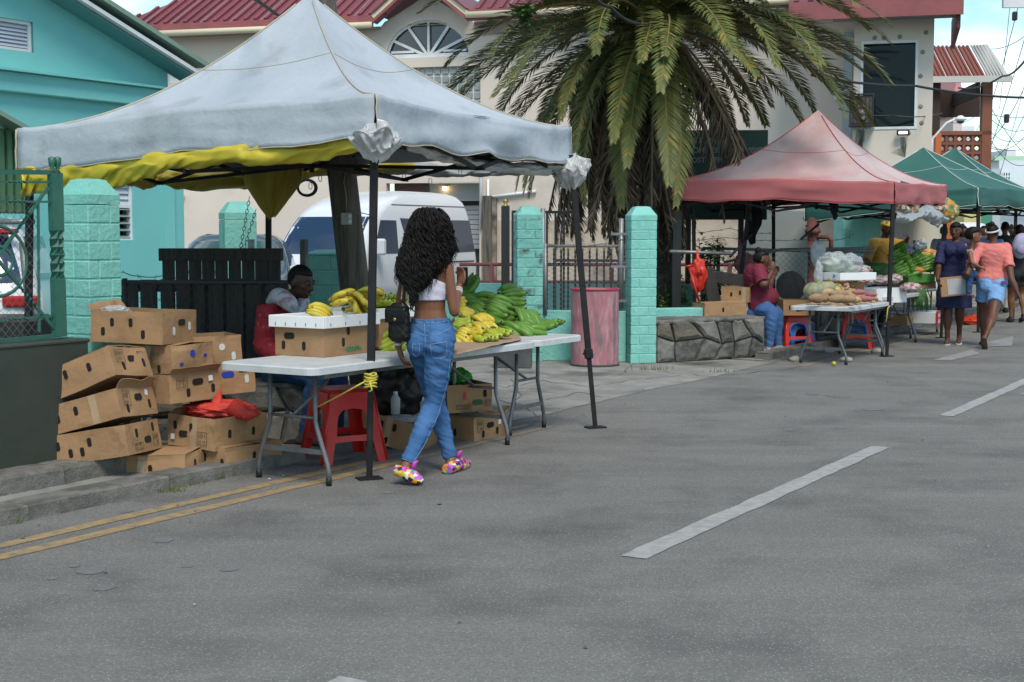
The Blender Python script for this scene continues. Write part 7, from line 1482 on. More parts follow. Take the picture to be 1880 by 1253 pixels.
for i in range(nn + 1):
    z = H_ * i / nn; r = (.27 - .02 * z) * (1.15 if i < 3 else 1) + .03 * (i % 3 == 0)
    for k in range(24): a = 2 * pi * k / 24; rr = r * (1 + .12 * noise.noise(V((cos(a) * 3, sin(a) * 3, z * 5)))) + (.025 if (k + i // 3 * 2) % 4 == 0 else 0); vs.append((cos(a) * rr + .03 * sin(z), sin(a) * rr, z))
b.add(vs, [(i * 24 + k, i * 24 + (k + 1) % 24, (i + 1) * 24 + (k + 1) % 24, (i + 1) * 24 + k) for i in range(nn) for k in range(24)], 0, False)
b.build('trunk', mat('palm_trunk', (.045, .038, .03), (.10, .085, .07), sc_=9, rough=.95, bump=1, bsc=30), palm)
b = MB()
for i in range(170):
    z = rnd.uniform(.1, H_ - .2); a = rnd.uniform(0, 2 * pi); p = V((cos(a) * .26, sin(a) * .26, z)); o = V((cos(a), sin(a), 0)); b.add([p + V((-sin(a), cos(a), 0)) * .045, p - V((-sin(a), cos(a), 0)) * .045, p + o * .07 + V((0, 0, .10)), p + V((0, 0, .12))], [(0, 1, 2), (0, 2, 3), (1, 3, 2)])
o = b.build('leaf_bases', dead[2], palm); o['kind'] = 'stuff'
crown = V((-.06, 0, H_))
UPM = [frond_mesh(3.75, 0, 62, k, .15, nleaf=100) for k in (1, 2, 3)]; MIM = [frond_mesh(3.4, 0, 70, k, .32, nleaf=100, curl=c) for k, c in ((4, .06), (5, -.08), (6, .0))]; LOM = [frond_mesh(2.95, 0, 52, k, .42, nleaf=92, curl=c) for k, c in ((7, .05), (8, -.06), (9, .0))]
DEM = [frond_mesh(L_, 0, 24, k, 0, True, 120) for k, L_ in ((10, 2.9), (11, 3.2), (12, 2.5), (13, 3.0))]
def put(me, az, el, off=.12, roll=0.0, nm='frond'):
    M = Matrix.Rotation(radians(az), 4, 'Z') @ Matrix.Rotation(-radians(el), 4, 'Y') @ Matrix.Rotation(radians(roll), 4, 'X')
    d = V((cos(radians(az)), sin(radians(az)), 0)); inst(nm, me, palm, crown + d * off + V((0, 0, -.15 if el < 20 else 0)), M.to_euler())
rnd = random.Random(21); az = 0
for i in range(26): put(rnd.choice(UPM), az, rnd.uniform(38, 72), .06, rnd.uniform(-12, 12)); az += 137.5
for i in range(42): put(rnd.choice(MIM), az, rnd.uniform(4, 38), .12, rnd.uniform(-14, 14)); az += 137.5
for i in range(26): put(rnd.choice(LOM), az, rnd.uniform(-4, 10) if cos(radians(az)) > .25 else rnd.uniform(-34, 8), .16, rnd.uniform(-16, 16)); az += 137.5
for i in range(9): put(rnd.choice(LOM), -178 + i * 12.5 + rnd.uniform(-4, 4), rnd.uniform(-44, -20), .2, rnd.uniform(-16, 16))
for i in range(105): 
    a = rnd.uniform(-188, -66) if i % 14 else rnd.uniform(-62, -30)
    put(rnd.choice(DEM), a, rnd.uniform(-84, -60) if i % 14 else rnd.uniform(-58, -48), .52 if cos(radians(a)) < .2 else .2, rnd.uniform(-40, 40), 'dead_frond')
# shrub behind the wire fence, plant by the teal wall, twig of broad leaves in the crown
lf = [mat('shrub_leaf', (.05, .13, .03), (.03, .08, .02), sc_=5, rough=.6), mat('shrub_leaf_pale', (.12, .20, .05), (.07, .14, .035), sc_=5, rough=.6)]; stemm = mat('shrub_stem', (.09, .07, .045), rough=.9)
def shrub(loc, h, r, n, label, seed, ls=.05):
    t = thing('shrub', label, 'shrub', loc); rnd = random.Random(seed); st = MB(); lv_ = MB()
    for k in range(9):
        a = rnd.uniform(0, 6.3); rr = r * rnd.uniform(.3, 1); tip = V((cos(a) * rr, sin(a) * rr * .5, h * rnd.uniform(.55, 1))); mid = tip * .5 + V((rnd.uniform(-.05, .05), 0, .1)); st.tube([V((0, 0, 0)), mid, tip], [.014, .009, .004], 5)
        for j in range(n // 9):
            f = rnd.uniform(.25, 1); p = (mid * 2 * f if f < .5 else mid.lerp(tip, f * 2 - 1)) + V((rnd.gauss(0, .05), rnd.gauss(0, .05), rnd.gauss(0, .04)))
            d = V((rnd.uniform(-1, 1), rnd.uniform(-1, 1), rnd.uniform(-.4, .5))).normalized(); s_ = d.cross(V((0, 0, 1))).normalized() * ls * .38; l_ = ls * rnd.uniform(.7, 1.3)
            lv_.add([p, p + d * l_ * .5 + s_, p + d * l_ + V((0, 0, -.01)), p + d * l_ * .5 - s_], [(0, 1, 2), (0, 2, 3)], rnd.randint(0, 1))
    st.build('stems', stemm, t); o = lv_.build('foliage', lf, t); o['kind'] = 'stuff'; return t
q = D(1300, 560, 19.4); shrub((q.x, 19.4, .15), 1.35, .38, 1100, 'green leafy shrub behind the wire fence left of the black canopy post', 3, .07)
q = D(1235, 560, 19.2); shrub((q.x, 19.2, .1), .9, .4, 700, 'low leafy shrub behind the palm trunk and teal wall', 4, .06)
q = D(1348, 560, 19.6); shrub((q.x, 19.6, .1), .8, .3, 500, 'small shrub rising behind the dark plank', 5, .06)
q = D(962, 34, 17); shrub((q.x, 17, q.z - .25), .45, .16, 130, 'sprig of broad dark leaves hanging among the left palm fronds', 6, .12)
# ================================================================ PEOPLE
from mathutils.bvhtree import BVHTree
def skinm(n, c, c2): return mat(n, c, c2, sc_=5, rough=.5, spec=.35, bump=.03, bsc=60)
skA = skinm('brown_skin', (.20, .085, .045), (.16, .065, .034)); skB = skinm('dark_brown_skin', (.075, .032, .02), (.055, .024, .015)); skC = skinm('deep_brown_skin', (.12, .05, .03), (.09, .038, .022))
hairm = mat('black_hair', (.006, .005, .005), (.010, .008, .007), sc_=20, rough=.55, spec=.18); eyew = mat('eye_white', (.13, .11, .10), rough=.4); lipm = mat('lips', (.10, .03, .025), rough=.5)
denim = mat('blue_denim', (.035, .10, .24), (.065, .155, .33), sc_=4.5, rough=.9, det=9, bump=.3, bsc=160, col3=(.20, .34, .52), sc3=3.2, lo3=.58, hi3=.85, spec=.15)
denimd = mat('dark_denim', (.025, .06, .14), (.04, .09, .19), sc_=5, rough=.85, spec=.15); denimstitch = mat('denim_stitch', (.16, .27, .45), rough=.9)
def remesh(b, name, mats, voxel, it=3, cuts=(), fold=0):
    me = b.mesh(name + '_raw', mats); o = bpy.data.objects.new(name, me); COL.objects.link(o)
    m = o.modifiers.new('r', 'REMESH'); m.mode = 'VOXEL'; m.voxel_size = voxel; m.use_smooth_shade = True
    s_ = o.modifiers.new('s', 'SMOOTH'); s_.factor = .5; s_.iterations = it
    bpy.context.view_layer.update(); dg = bpy.context.evaluated_depsgraph_get(); me2 = bpy.data.meshes.new_from_object(o.evaluated_get(dg)); bpy.data.objects.remove(o); bpy.data.meshes.remove(me); me2.name = name
    if cuts:
        bm = bmesh.new(); bm.from_mesh(me2)
        for co, no in cuts: bmesh.ops.bisect_plane(bm, geom=bm.verts[:] + bm.edges[:] + bm.faces[:], plane_co=co, plane_no=no, clear_outer=True)
        bm.to_mesh(me2); bm.free()
    if fold:
        NN = [V(v.normal) for v in me2.vertices]; CO = []
        for v, n_ in zip(me2.vertices, NN): c = V(v.co); q = V((c.x * 9, c.y * 9, c.z * 24 + c.x * 9)); CO += list(c + n_ * (fold * (noise.noise(q) + .5 * noise.noise(q * 2.1))))
        me2.vertices.foreach_set('co', CO); me2.update()
    for p in me2.polygons: p.use_smooth = True
    return me2
def ell(b, secs, n=20, p=2.3):
    vs = []
    for (c, rv, fv) in secs:
        for k in range(n):
            a = 2 * pi * k / n; ca, sa = cos(a), sin(a); x = math.copysign(abs(ca) ** (2 / p), ca); y = math.copysign(abs(sa) ** (2 / p), sa); vs.append(c + rv * x + fv * y)
    m = len(secs); b.add(vs, [(i * n + k, i * n + (k + 1) % n, (i + 1) * n + (k + 1) % n, (i + 1) * n + k) for i in range(m - 1) for k in range(n)] + [tuple(range(n - 1, -1, -1)), tuple((m - 1) * n + k for k in range(n))], 0, True)
def cat_pts(P, R_, n=5):
    out, rr = [], []
    for i in range(len(P) - 1):
        p0, p1, p2, p3 = P[max(i - 1, 0)], P[i], P[i + 1], P[min(i + 2, len(P) - 1)]
        for k in range(n):
            t = k / n; q = .5 * ((2 * p1) + (p2 - p0) * t + (2 * p0 - 5 * p1 + 4 * p2 - p3) * t * t + (-p0 + 3 * p1 - 3 * p2 + p3) * t ** 3); out.append(q); rr.append(R_[i] + (R_[i + 1] - R_[i]) * (t * t * (3 - 2 * t)))
    return out + [P[-1]], rr + [R_[-1]]
def limb(b, P, R_, n=14):
    q, r = cat_pts([V(p) for p in P], R_); b.tube(q, r, n); b.ball(q[0], r[0], 12, 8); b.ball(q[-1], r[-1], 12, 8)
def mid(a, c, k): return a.lerp(c, k)
def handp(b, wr, d, palmn, s=1.0, curl=.5, thumb=1):
    # wrist, finger direction, palm normal
    d = d.normalized(); pn = (palmn - d * palmn.dot(d)).normalized(); sd = d.cross(pn) * thumb
    R = Matrix((sd, d, pn)).transposed(); b.ball(wr + d * .045 * s, (.038 * s, .055 * s, .017 * s), 12, 8, R=R)
    for i, (o, L_) in enumerate(((.028, .062), (.010, .072), (-.009, .067), (-.027, .052))):
        p = wr + d * .080 * s + sd * o * s; P = [p]; dd = d
        for k, f in enumerate((.45, .32, .26)):
            a = curl * (.5 + .35 * k) * (1 + .1 * i); dd = (dd * cos(a) + pn * sin(a)).normalized(); P.append(P[-1] + dd * L_ * f * s)
        b.tube(P, [.0095 * s, .009 * s, .008 * s, .0065 * s], 8); b.ball(P[-1], .0066 * s, 7, 5)
    p = wr + d * .025 * s + sd * .030 * s; P = [p, p + (sd * .6 + d * .7 + pn * .25).normalized() * .035 * s, p + (sd * .45 + d * .9 + pn * .5).normalized() * .062 * s]; b.tube(P, [.013 * s, .011 * s, .008 * s], 8); b.ball(P[-1], .008 * s, 7, 5)
def headp(b, c, f, u, s=1.0):
    r = f.cross(u).normalized(); u = r.cross(f).normalized(); R = Matrix((r, f, u)).transposed(); P = lambda x, y, z: c + (r * x + f * y + u * z) * s
    b.ball(P(0, -.012, .022), (.074 * s, .094 * s, .092 * s), 18, 12, R=R); b.ball(P(0, .030, -.035), (.056 * s, .058 * s, .070 * s), 14, 10, R=R); b.ball(P(0, .058, -.085), (.030 * s, .024 * s, .022 * s), 10, 7, R=R)
    b.tube([P(0, .082, .025), P(0, .104, -.012), P(0, .108, -.022)], [.010 * s, .014 * s, .013 * s], 8); b.ball(P(0, .100, -.024), (.019 * s, .014 * s, .010 * s), 10, 6, R=R)
    b.ball(P(0, .082, -.056), (.026 * s, .014 * s, .012 * s), 10, 6, R=R)
    for sg in (-1, 1):
        b.ball(P(sg * .030, .078, .033), (.022 * s, .010 * s, .008 * s), 8, 6, R=R); b.ball(P(sg * .043, .058, -.012), (.020 * s, .020 * s, .018 * s), 8, 6, R=R); b.ball(P(sg * .076, -.010, -.005), (.010 * s, .020 * s, .031 * s), 8, 6, R=R)
    return P, R
def person(label, J, skin, garments=(), hair='short', s=1.0, wf=1.0, voxel=.009, hatm=None, feet=None, face=True, group=None, bust=0, headscale=1.0, hands=True, armw=1.0, legw=1.0, extra=None):
    """J: joints in world space; rP/fP right and forward of the pelvis, rC/fC of the chest, fH/uH of the head"""
    base = V((J['pelvis'].x, J['pelvis'].y, 0)); t = thing('person', label, 'person', base, 0, group); j = {k: (v - base if k not in ('rP', 'fP', 'rC', 'fC', 'fH', 'uH') else v.normalized()) for k, v in J.items() if isinstance(v, V)}
    pel, che, nek, hd = j['pelvis'], j['chest'], j['neck'], j['head']; rP, fP, rC, fC, fH, uH = (j[k] for k in ('rP', 'fP', 'rC', 'fC', 'fH', 'uH'))
    w = lambda x: x * s
    up = (che - pel).normalized(); prof = J.get('torso', None) or [(-.10, .145, .100), (-.02, .168, .115), (.06, .160, .108), (.13, .140, .095), (.19, .126, .088), (.27, .138, .094), (.36, .152, .104), (.43, .158, .100), (.49, .135, .080), (.525, .075, .060)]
    Lt = (nek - pel).length; k0 = Lt / .54
    def torso(b, inf=0.0, z0=-9, z1=9, push=0.0):
        sc2 = []
        for (z, hw, hd_) in prof:
            zz = z * k0
            if z < z0 or z > z1: continue
            f = max(0, min(1, z / .45)); c = (pel.lerp(che, max(0, zz) / max(.01, (che - pel).length)) if zz <= (che - pel).length else che.lerp(nek, (zz - (che - pel).length) / max(.01, (nek - che).length))) if z >= 0 else pel + up * zz
            rv = rP.lerp(rC, f).normalized() * (w(hw) * wf + inf); fv = fP.lerp(fC, f).normalized() * (w(hd_) * wf ** 1.2 + inf); sc2.append((c, rv, fv))
        ell(b, sc2)
        if z0 < -.05:
            for sg in (-1, 1): b.ball(pel + rP * sg * w(.068) * wf - fP * w(.058) * wf + up * w(-.06), (w(.078) * wf + inf, w(.080) * wf + inf, w(.088) * wf + inf), 12, 9)
        if bust and z1 > .3:
            for sg in (-1, 1): b.ball(che + rC * sg * w(.068) + fC * w(.085) * wf - up * w(.02), w(.062) * bust + inf, 12, 9)
        if J.get('belly'): b.ball(pel + fP * w(.07) * wf + up * w(.13), (w(.13) * wf + inf, w(.10) * wf + inf, w(.13) + inf), 14, 10)
    def leg(b, S_, inf=0.0, frac=1.0, flare=1.0):
        h, k, a = j['hip' + S_], j['kn' + S_], j['an' + S_]; P = [h, mid(h, k, .45), k, mid(k, a, .33), mid(k, a, .75), a]; R_ = [w(.092) * wf * legw, w(.080) * wf * legw, w(.057) * wf * legw, w(.056) * wf * legw, w(.038) * legw, w(.036)]
        R_ = [r + inf for r in R_]
        if frac < 1:
            P = [h, mid(h, k, .35), mid(h, k, .62)]; R_ = [R_[0], R_[1] * 1.06, R_[1] * 1.04 * flare]; q, r = cat_pts(P, R_); b.tube(q, r, 16); return
        if inf: q, r = cat_pts(P, R_[:4] + [R_[4] * flare, R_[5] * flare]); b.tube(q, r, 16); b.ball(h, R_[0], 12, 8)
        else: limb(b, P, R_)
    def arm(b, S_, inf=0.0, frac=1.0):
        a, e, x = j['sh' + S_], j['el' + S_], j['wr' + S_]; P = [a, mid(a, e, .5), e, mid(e, x, .35), x]; R_ = [w(.050) * wf * armw, w(.043) * wf * armw, w(.036) * wf * armw, w(.035) * wf * armw, w(.024)]; R_ = [r + inf for r in R_]
        if frac < .9: q, r = cat_pts([P[0], mid(a, e, .4), mid(a, e, frac * 1.4)], [R_[0], R_[1] * 1.05, R_[1] * 1.12]); b.tube(q, r, 12); b.ball(P[0], R_[0], 12, 8)
        else: limb(b, P, R_) if not inf else (b.tube(*cat_pts(P, R_), 12), b.ball(P[0], R_[0], 12, 8))
    b = MB(); torso(b, -.004); limb(b, [che + up * w(.02), nek, hd - uH * w(.06) - fH * w(.012)], [w(.06), w(.050), w(.050)]); P_, RH = headp(b, hd, fH, uH, w(1) * headscale)
    b.tube([j['shL'], che + up * w(.04), j['shR']], [w(.050) * wf, w(.06), w(.050) * wf], 12)
    for S_ in 'LR':
        arm(b, S_); leg(b, S_)
        if hands:
            sg = 1 if S_ == 'R' else -1; d = (j['ha' + S_] - j['wr' + S_]); pn = J.get('pn' + S_, -rC * sg); handp(b, j['wr' + S_], d, V(pn), w(1), J.get('curl' + S_, .45), J.get('th' + S_, sg))
        an, toe = j['an' + S_], j['toe' + S_]; hl = J.get('heel' + S_); hl = (hl - base) if hl is not None else an + (an - toe) * .22 - V((0, 0, an.z - toe.z)) ; 
        b.tube([hl + V((0, 0, w(.02))), mid(hl, toe, .35) + V((0, 0, w(.04))), mid(hl, toe, .7) + V((0, 0, w(.022))), toe + V((0, 0, w(.012)))], [w(.030), w(.037), w(.040), w(.022)], 12, sq=.8, up=tuple((toe - hl).cross(V((0, 0, 1))).normalized()))
        b.tube([an, mid(hl, toe, .25) + V((0, 0, w(.03)))], [w(.037), w(.036)], 10)
    me = remesh(b, 'body', skin, voxel); body = inst('body', me, t)
    if face:
        for sg in (-1, 1):
            MB().ball(P_(sg * .031, .076, .018), .0112 * w(1) * headscale, 10, 7).build('eye', eyew, t); MB().ball(P_(sg * .031, .0845, .018), .0065 * w(1) * headscale, 8, 6).build('iris', hairm, t); MB().bar(P_(sg * .018, .087, .040), P_(sg * .046, .080, .038), .006, .006).build('eyebrow', hairm, t)
        MB().ball(P_(0, .090, -.057), (.024 * w(1), .010 * w(1), .009 * w(1)), 10, 6, R=RH).build('lips', lipm, t)
    for gm in garments:
        kind, m = gm[0], gm[1]; o = gm[2] if len(gm) > 2 else {}; inf = o.get('inf', .012); b = MB(); cuts = []
        if kind == 'top':
            torso(b, inf, o.get('z0', -.03), o.get('z1', .53)); b.tube([j['shL'], che + up * w(.04), j['shR']], [w(.050) * wf + inf, w(.062) + inf, w(.050) * wf + inf], 12)
            for S_ in 'LR':
                if o.get('sleeve', .5): arm(b, S_, inf + .004, o.get('sleeve', .5))
            cuts = [(nek - uH * 0 + V((0, 0, w(.002))) - fC * 0, V((0, 0, 1)))] if not o.get('nocut') else []
        elif kind == 'pants':
            torso(b, inf, -.2, o.get('z1', .10)); [leg(b, S_, inf, o.get('frac', 1), o.get('flare', 1)) for S_ in 'LR']
        elif kind == 'dress':
            torso(b, inf, -.2, .53); b.tube([j['shL'], che + up * w(.04), j['shR']], [w(.050) * wf + inf, w(.062) + inf, w(.050) * wf + inf], 12); [arm(b, S_, inf + .004, o.get('sleeve', .6)) for S_ in 'LR']
            kc = (j['knL'] + j['knR']) / 2; kc.z = kc.z + w(.02); hem = w(.21) * wf
            ell(b, [(pel + up * w(.02), rP * w(.175) * wf, fP * w(.13) * wf), (pel - up * w(.12), rP * w(.195) * wf, fP * w(.15) * wf), (pel.lerp(kc, .6), rP * hem * .95, fP * w(.16) * wf), (kc, rP * hem, fP * w(.17) * wf)])
            cuts = [(nek + V((0, 0, -w(.01))), V((0, 0, 1)))]
        cuts = list(cuts) + [(c - base, n_) for c, n_ in o.get('cuts', ())]
        me = remesh(b, kind, m, o.get('voxel', voxel), o.get('it', 2), cuts, o.get('fold', .007)); go = inst({'top': o.get('name', 'shirt'), 'pants': o.get('name', 'trousers'), 'dress': 'dress'}[kind], me, t)
        t['_' + kind] = go.name
    sh = w(1) * headscale
    if hair in ('short', 'bun', 'afro', 'wrap', 'bob'):
        b = MB(); k = {'short': 1.06, 'bun': 1.10, 'afro': 1.32, 'wrap': 1.13, 'bob': 1.2}[hair]; R = RH
        vs = []; n_, m_ = 24, 14
        for i in range(m_ + 1):
            ph = pi * i / m_
            for q in range(n_):
                d = V((sin(ph) * cos(2 * pi * q / n_), sin(ph) * sin(2 * pi * q / n_), -cos(ph))); kk = k * (1 + (.06 if hair == 'afro' else .02) * noise.noise(d * 9)); x, y, z = d.x * .075 * kk, d.y * .095 * kk, d.z * .093 * kk
                # keep the face clear: pull the front lower part in
                if y > .0 and z < .045: f_ = max(.0, min(1, (.045 - z) / .03)); y = y * (1 - f_) + (-.02) * f_; x *= 1 - .12 * f_
                if z < -.035: z = -.035 + (z + .035) * (.5 if hair != 'bob' else 1.3)
                vs.append(P_(x, y - .014, z + .024))
        b.add(vs, [(i * n_ + q, i * n_ + (q + 1) % n_, (i + 1) * n_ + (q + 1) % n_, (i + 1) * n_ + q) for i in range(m_) for q in range(n_)], 0, True)
        if hair == 'bun': b.ball(P_(0, -.06, .115), .042 * sh, 12, 9, jit=.2)
        b.build('hair', hairm if hair != 'wrap' else (hatm or hairm), t)
    if hatm and hair != 'wrap':
        b = MB(); b.lathe([(.14, -.005), (.15, .0), (.085, .012), (.08, .07), (.05, .095), (.001, .10)], 20, P_(0, -.01, .06), axis=tuple(uH)); b.build('hat', hatm, t)
    if feet:
        kind, m = feet
        for S_ in 'LR':
            an, toe = j['an' + S_], j['toe' + S_]; hl = J.get('heel' + S_); hl = (hl - base) if hl is not None else an + (an - toe) * .22 - V((0, 0, an.z - toe.z)); sd = (toe - hl).cross(V((0, 0, 1))).normalized(); dd = (toe - hl).normalized(); b = MB()
            if kind == 'sandal':
                P = [(0, -.03), (.25, -.038), (.6, -.040), (.9, -.038), (1.06, -.015), (1.06, .015), (.9, .038), (.6, .040), (.25, .038), (0, .03)]; L_ = (toe - hl)
                b.prism([(0, 0)] * 0 + [(x * L_.length, y * s) for x, y in P], (0, 0, -.014), o=hl + V((0, 0, .006)), ax=dd, ay=sd); so_ = b.build('sandal_sole', m, t)
                st = MB(); f_ = hl + L_ * .62; st.tube([f_ + sd * w(.042), f_ + V((0, 0, w(.05))) + dd * w(.02), f_ - sd * w(.042)], .005, 6); st.tube([f_ + V((0, 0, w(.05))) + dd * w(.02), hl + L_ * .86 + V((0, 0, .01))], .005, 6); st.build('sandal_strap', m, so_)
            else:
                b.tube([hl + V((0, 0, w(.032))) - dd * w(.01), mid(hl, toe, .3) + V((0, 0, w(.042))), mid(hl, toe, .7) + V((0, 0, w(.034))), toe + V((0, 0, w(.022))) + dd * w(.012)], [w(.040), w(.047), w(.050), w(.030)], 12, sq=.85, up=tuple(sd))
                if kind == 'sneaker': b.tube([an + V((0, 0, w(.02))), mid(hl, toe, .22) + V((0, 0, w(.04)))], [w(.047), w(.045)], 12)
                inst('shoe', remesh(b, 'shoe', m, .007, 2), t)
    if extra: extra(t, j, P_, RH, base)
    for k in [k for k in t.keys() if k.startswith('_')]: t['x' + k] = t[k]; del t[k]
    return t
def stand(base, hdg, h=1.68, stride=0.0, lead='L', swing=.3, lean=0.0, headturn=0.0, bend=.25, tilt=0.0):
    """joints of someone standing or walking; hdg is the compass bearing they face (degrees right of +Y)"""
    a = radians(hdg); f = V((sin(a), cos(a), 0)); r = V((cos(a), -sin(a), 0)); k = h / 1.7; B0 = V(base); up = V((0, 0, 1)); fl = (up + f * lean).normalized()
    sl = 1 if lead == 'L' else -1; J = {}; pel = B0 + up * (.93 - .05 * stride) * k
    J.update(pelvis=pel, rP=r.copy(), fP=f.copy(), rC=r.copy(), fC=f.copy(), chest=pel + fl * .40 * k, neck=pel + fl * .53 * k, head=pel + fl * .655 * k + f * .012)
    ht = radians(hdg + headturn); J['fH'] = V((sin(ht), cos(ht), -.08 + tilt)).normalized(); J['uH'] = up.copy()
    for S_, sg in (('L', -1), ('R', 1)):
        ld = (1 if S_ == lead else -1) * stride; sh = J['chest'] + r * sg * .175 * k + fl * .055 * k; sw = -ld * swing / max(stride, .01) if stride else 0
        J['sh' + S_] = sh; J['el' + S_] = sh + (V((0, 0, -.285)) + f * sw * .6 + r * sg * .045) * k; J['wr' + S_] = J['el' + S_] + (V((0, 0, -.24)) + f * (sw * .6 + bend * .3)) * k; J['ha' + S_] = J['wr' + S_] + (V((0, 0, -.08)) + f * (sw * .2 + .02)) * k
        hp = pel + r * sg * .088 * k - up * .03 * k; an = B0 + r * sg * .075 * k + f * ld * .30 + up * (.085 + (.05 if ld < 0 else 0)) * k
        kn = hp.lerp(an, .5) + f * (.05 + (.05 if ld < 0 else 0) * 1) * k; toe = an + f * .165 * k; toe.z = .004; 
        J['hip' + S_] = hp; J['kn' + S_] = kn; J['an' + S_] = an; J['toe' + S_] = toe; J['heel' + S_] = V((an.x, an.y, 0)) - f * .05 * k + up * (.045 * k if ld < 0 else .004)
    return J
def conform(pts, me, base, view, m, r, name, parent):
    # lay a polyline on a garment's surface
    bm = bmesh.new(); bm.from_mesh(me); tr = BVHTree.FromBMesh(bm); bm.free(); out = []
    for (px, py) in pts:
        d = ray(px, py).normalized(); hit = tr.ray_cast(V((0, 0, CAMZ)) - base, d)
        if hit[0] is not None: out.append(hit[0] + hit[1] * (r * .5))
    if len(out) > 1: return MB().tube(out, r, 4).build(name, m, parent)
def line_px(P, n=10): return [(a[0] + (c[0] - a[0]) * i / n, a[1] + (c[1] - a[1]) * i / n) for a, c in zip(P, P[1:]) for i in range(n + 1)]

# ---- the woman walking past the first stall, seen from behind
J = {}; hd_ = radians(24); f = V((sin(hd_), cos(hd_), 0)); r = V((cos(hd_), -sin(hd_), 0)); fc_ = radians(12); 
J.update(rP=r, fP=f, rC=V((cos(fc_), -sin(fc_), 0)), fC=V((sin(fc_), cos(fc_), 0)), fH=V((.30, .95, -.10)), uH=V((0, 0, 1)))
J['pelvis'] = D(792, 612, 8.66); J['chest'] = D(786, 507, 8.66); J['neck'] = D(784, 462, 8.66); J['head'] = D(786, 423, 8.68)
J['shL'] = D(748, 492, 8.71); J['elL'] = D(731, 578, 8.74); J['wrL'] = D(731, 636, 8.70); J['haL'] = D(741, 668, 8.69)
J['shR'] = D(821, 492, 8.62); J['elR'] = D(834, 574, 8.60); J['wrR'] = D(842, 528, 8.80); J['haR'] = D(850, 505, 8.86)
J['hipL'] = D(773, 634, 8.70); J['knL'] = D(800, 738, 8.93); J['anL'] = D(827, 842, 8.88)
J['hipR'] = D(808, 634, 8.62); J['knR'] = D(796, 742, 8.66); J['anR'] = D(748, 851, 8.44)
J['toeL'] = G(857, 858); J['heelL'] = G(822, 871); J['toeR'] = G(772, 892); J['heelR'] = D(728, 874, 8.42)
J['pnL'] = V((1, .3, 0)); J['curlL'] = .55; J['curlR'] = .9; J['pnR'] = V((-.6, -.4, .3))
J['torso'] = [(-.10, .140, .098), (-.04, .160, .112), (.03, .150, .104), (.10, .122, .090), (.155, .108, .080), (.22, .114, .082), (.31, .134, .090), (.39, .146, .094), (.45, .142, .084), (.50, .110, .070), (.535, .058, .050)]
whitetop = mat('white_ribbed_top', (.60, .57, .66), (.54, .51, .60), sc_=6, rough=.85, bump=.2, bsc=90); flor = bpy.data.materials.new('floral_clog'); flor.use_nodes = True; fn_ = flor.node_tree; vo = fn_.nodes.new('ShaderNodeTexVoronoi'); vo.inputs['Scale'].default_value = 42; tcf = fn_.nodes.new('ShaderNodeTexCoord'); fn_.links.new(tcf.outputs['Object'], vo.inputs['Vector'])
hs = fn_.nodes.new('ShaderNodeSeparateColor'); fn_.links.new(vo.outputs['Color'], hs.inputs[0]); cr = fn_.nodes.new('ShaderNodeValToRGB'); cr.color_ramp.interpolation = 'CONSTANT'
for i, (p, c) in enumerate(((0, (.55, .03, .25)), (.18, (.75, .30, .02)), (.34, (.02, .02, .03)), (.48, (.70, .68, .66)), (.62, (.45, .10, .50)), (.74, (.60, .55, .08)), (.86, (.08, .25, .50)))):
    e = cr.color_ramp.elements[i] if i < 2 else cr.color_ramp.elements.new(p); e.position = p; e.color = (*c, 1)
fn_.links.new(hs.outputs[0], cr.inputs[0]); fn_.links.new(cr.outputs[0], fn_.nodes['Principled BSDF'].inputs['Base Color']); fn_.nodes['Principled BSDF'].inputs['Roughness'].default_value = .5
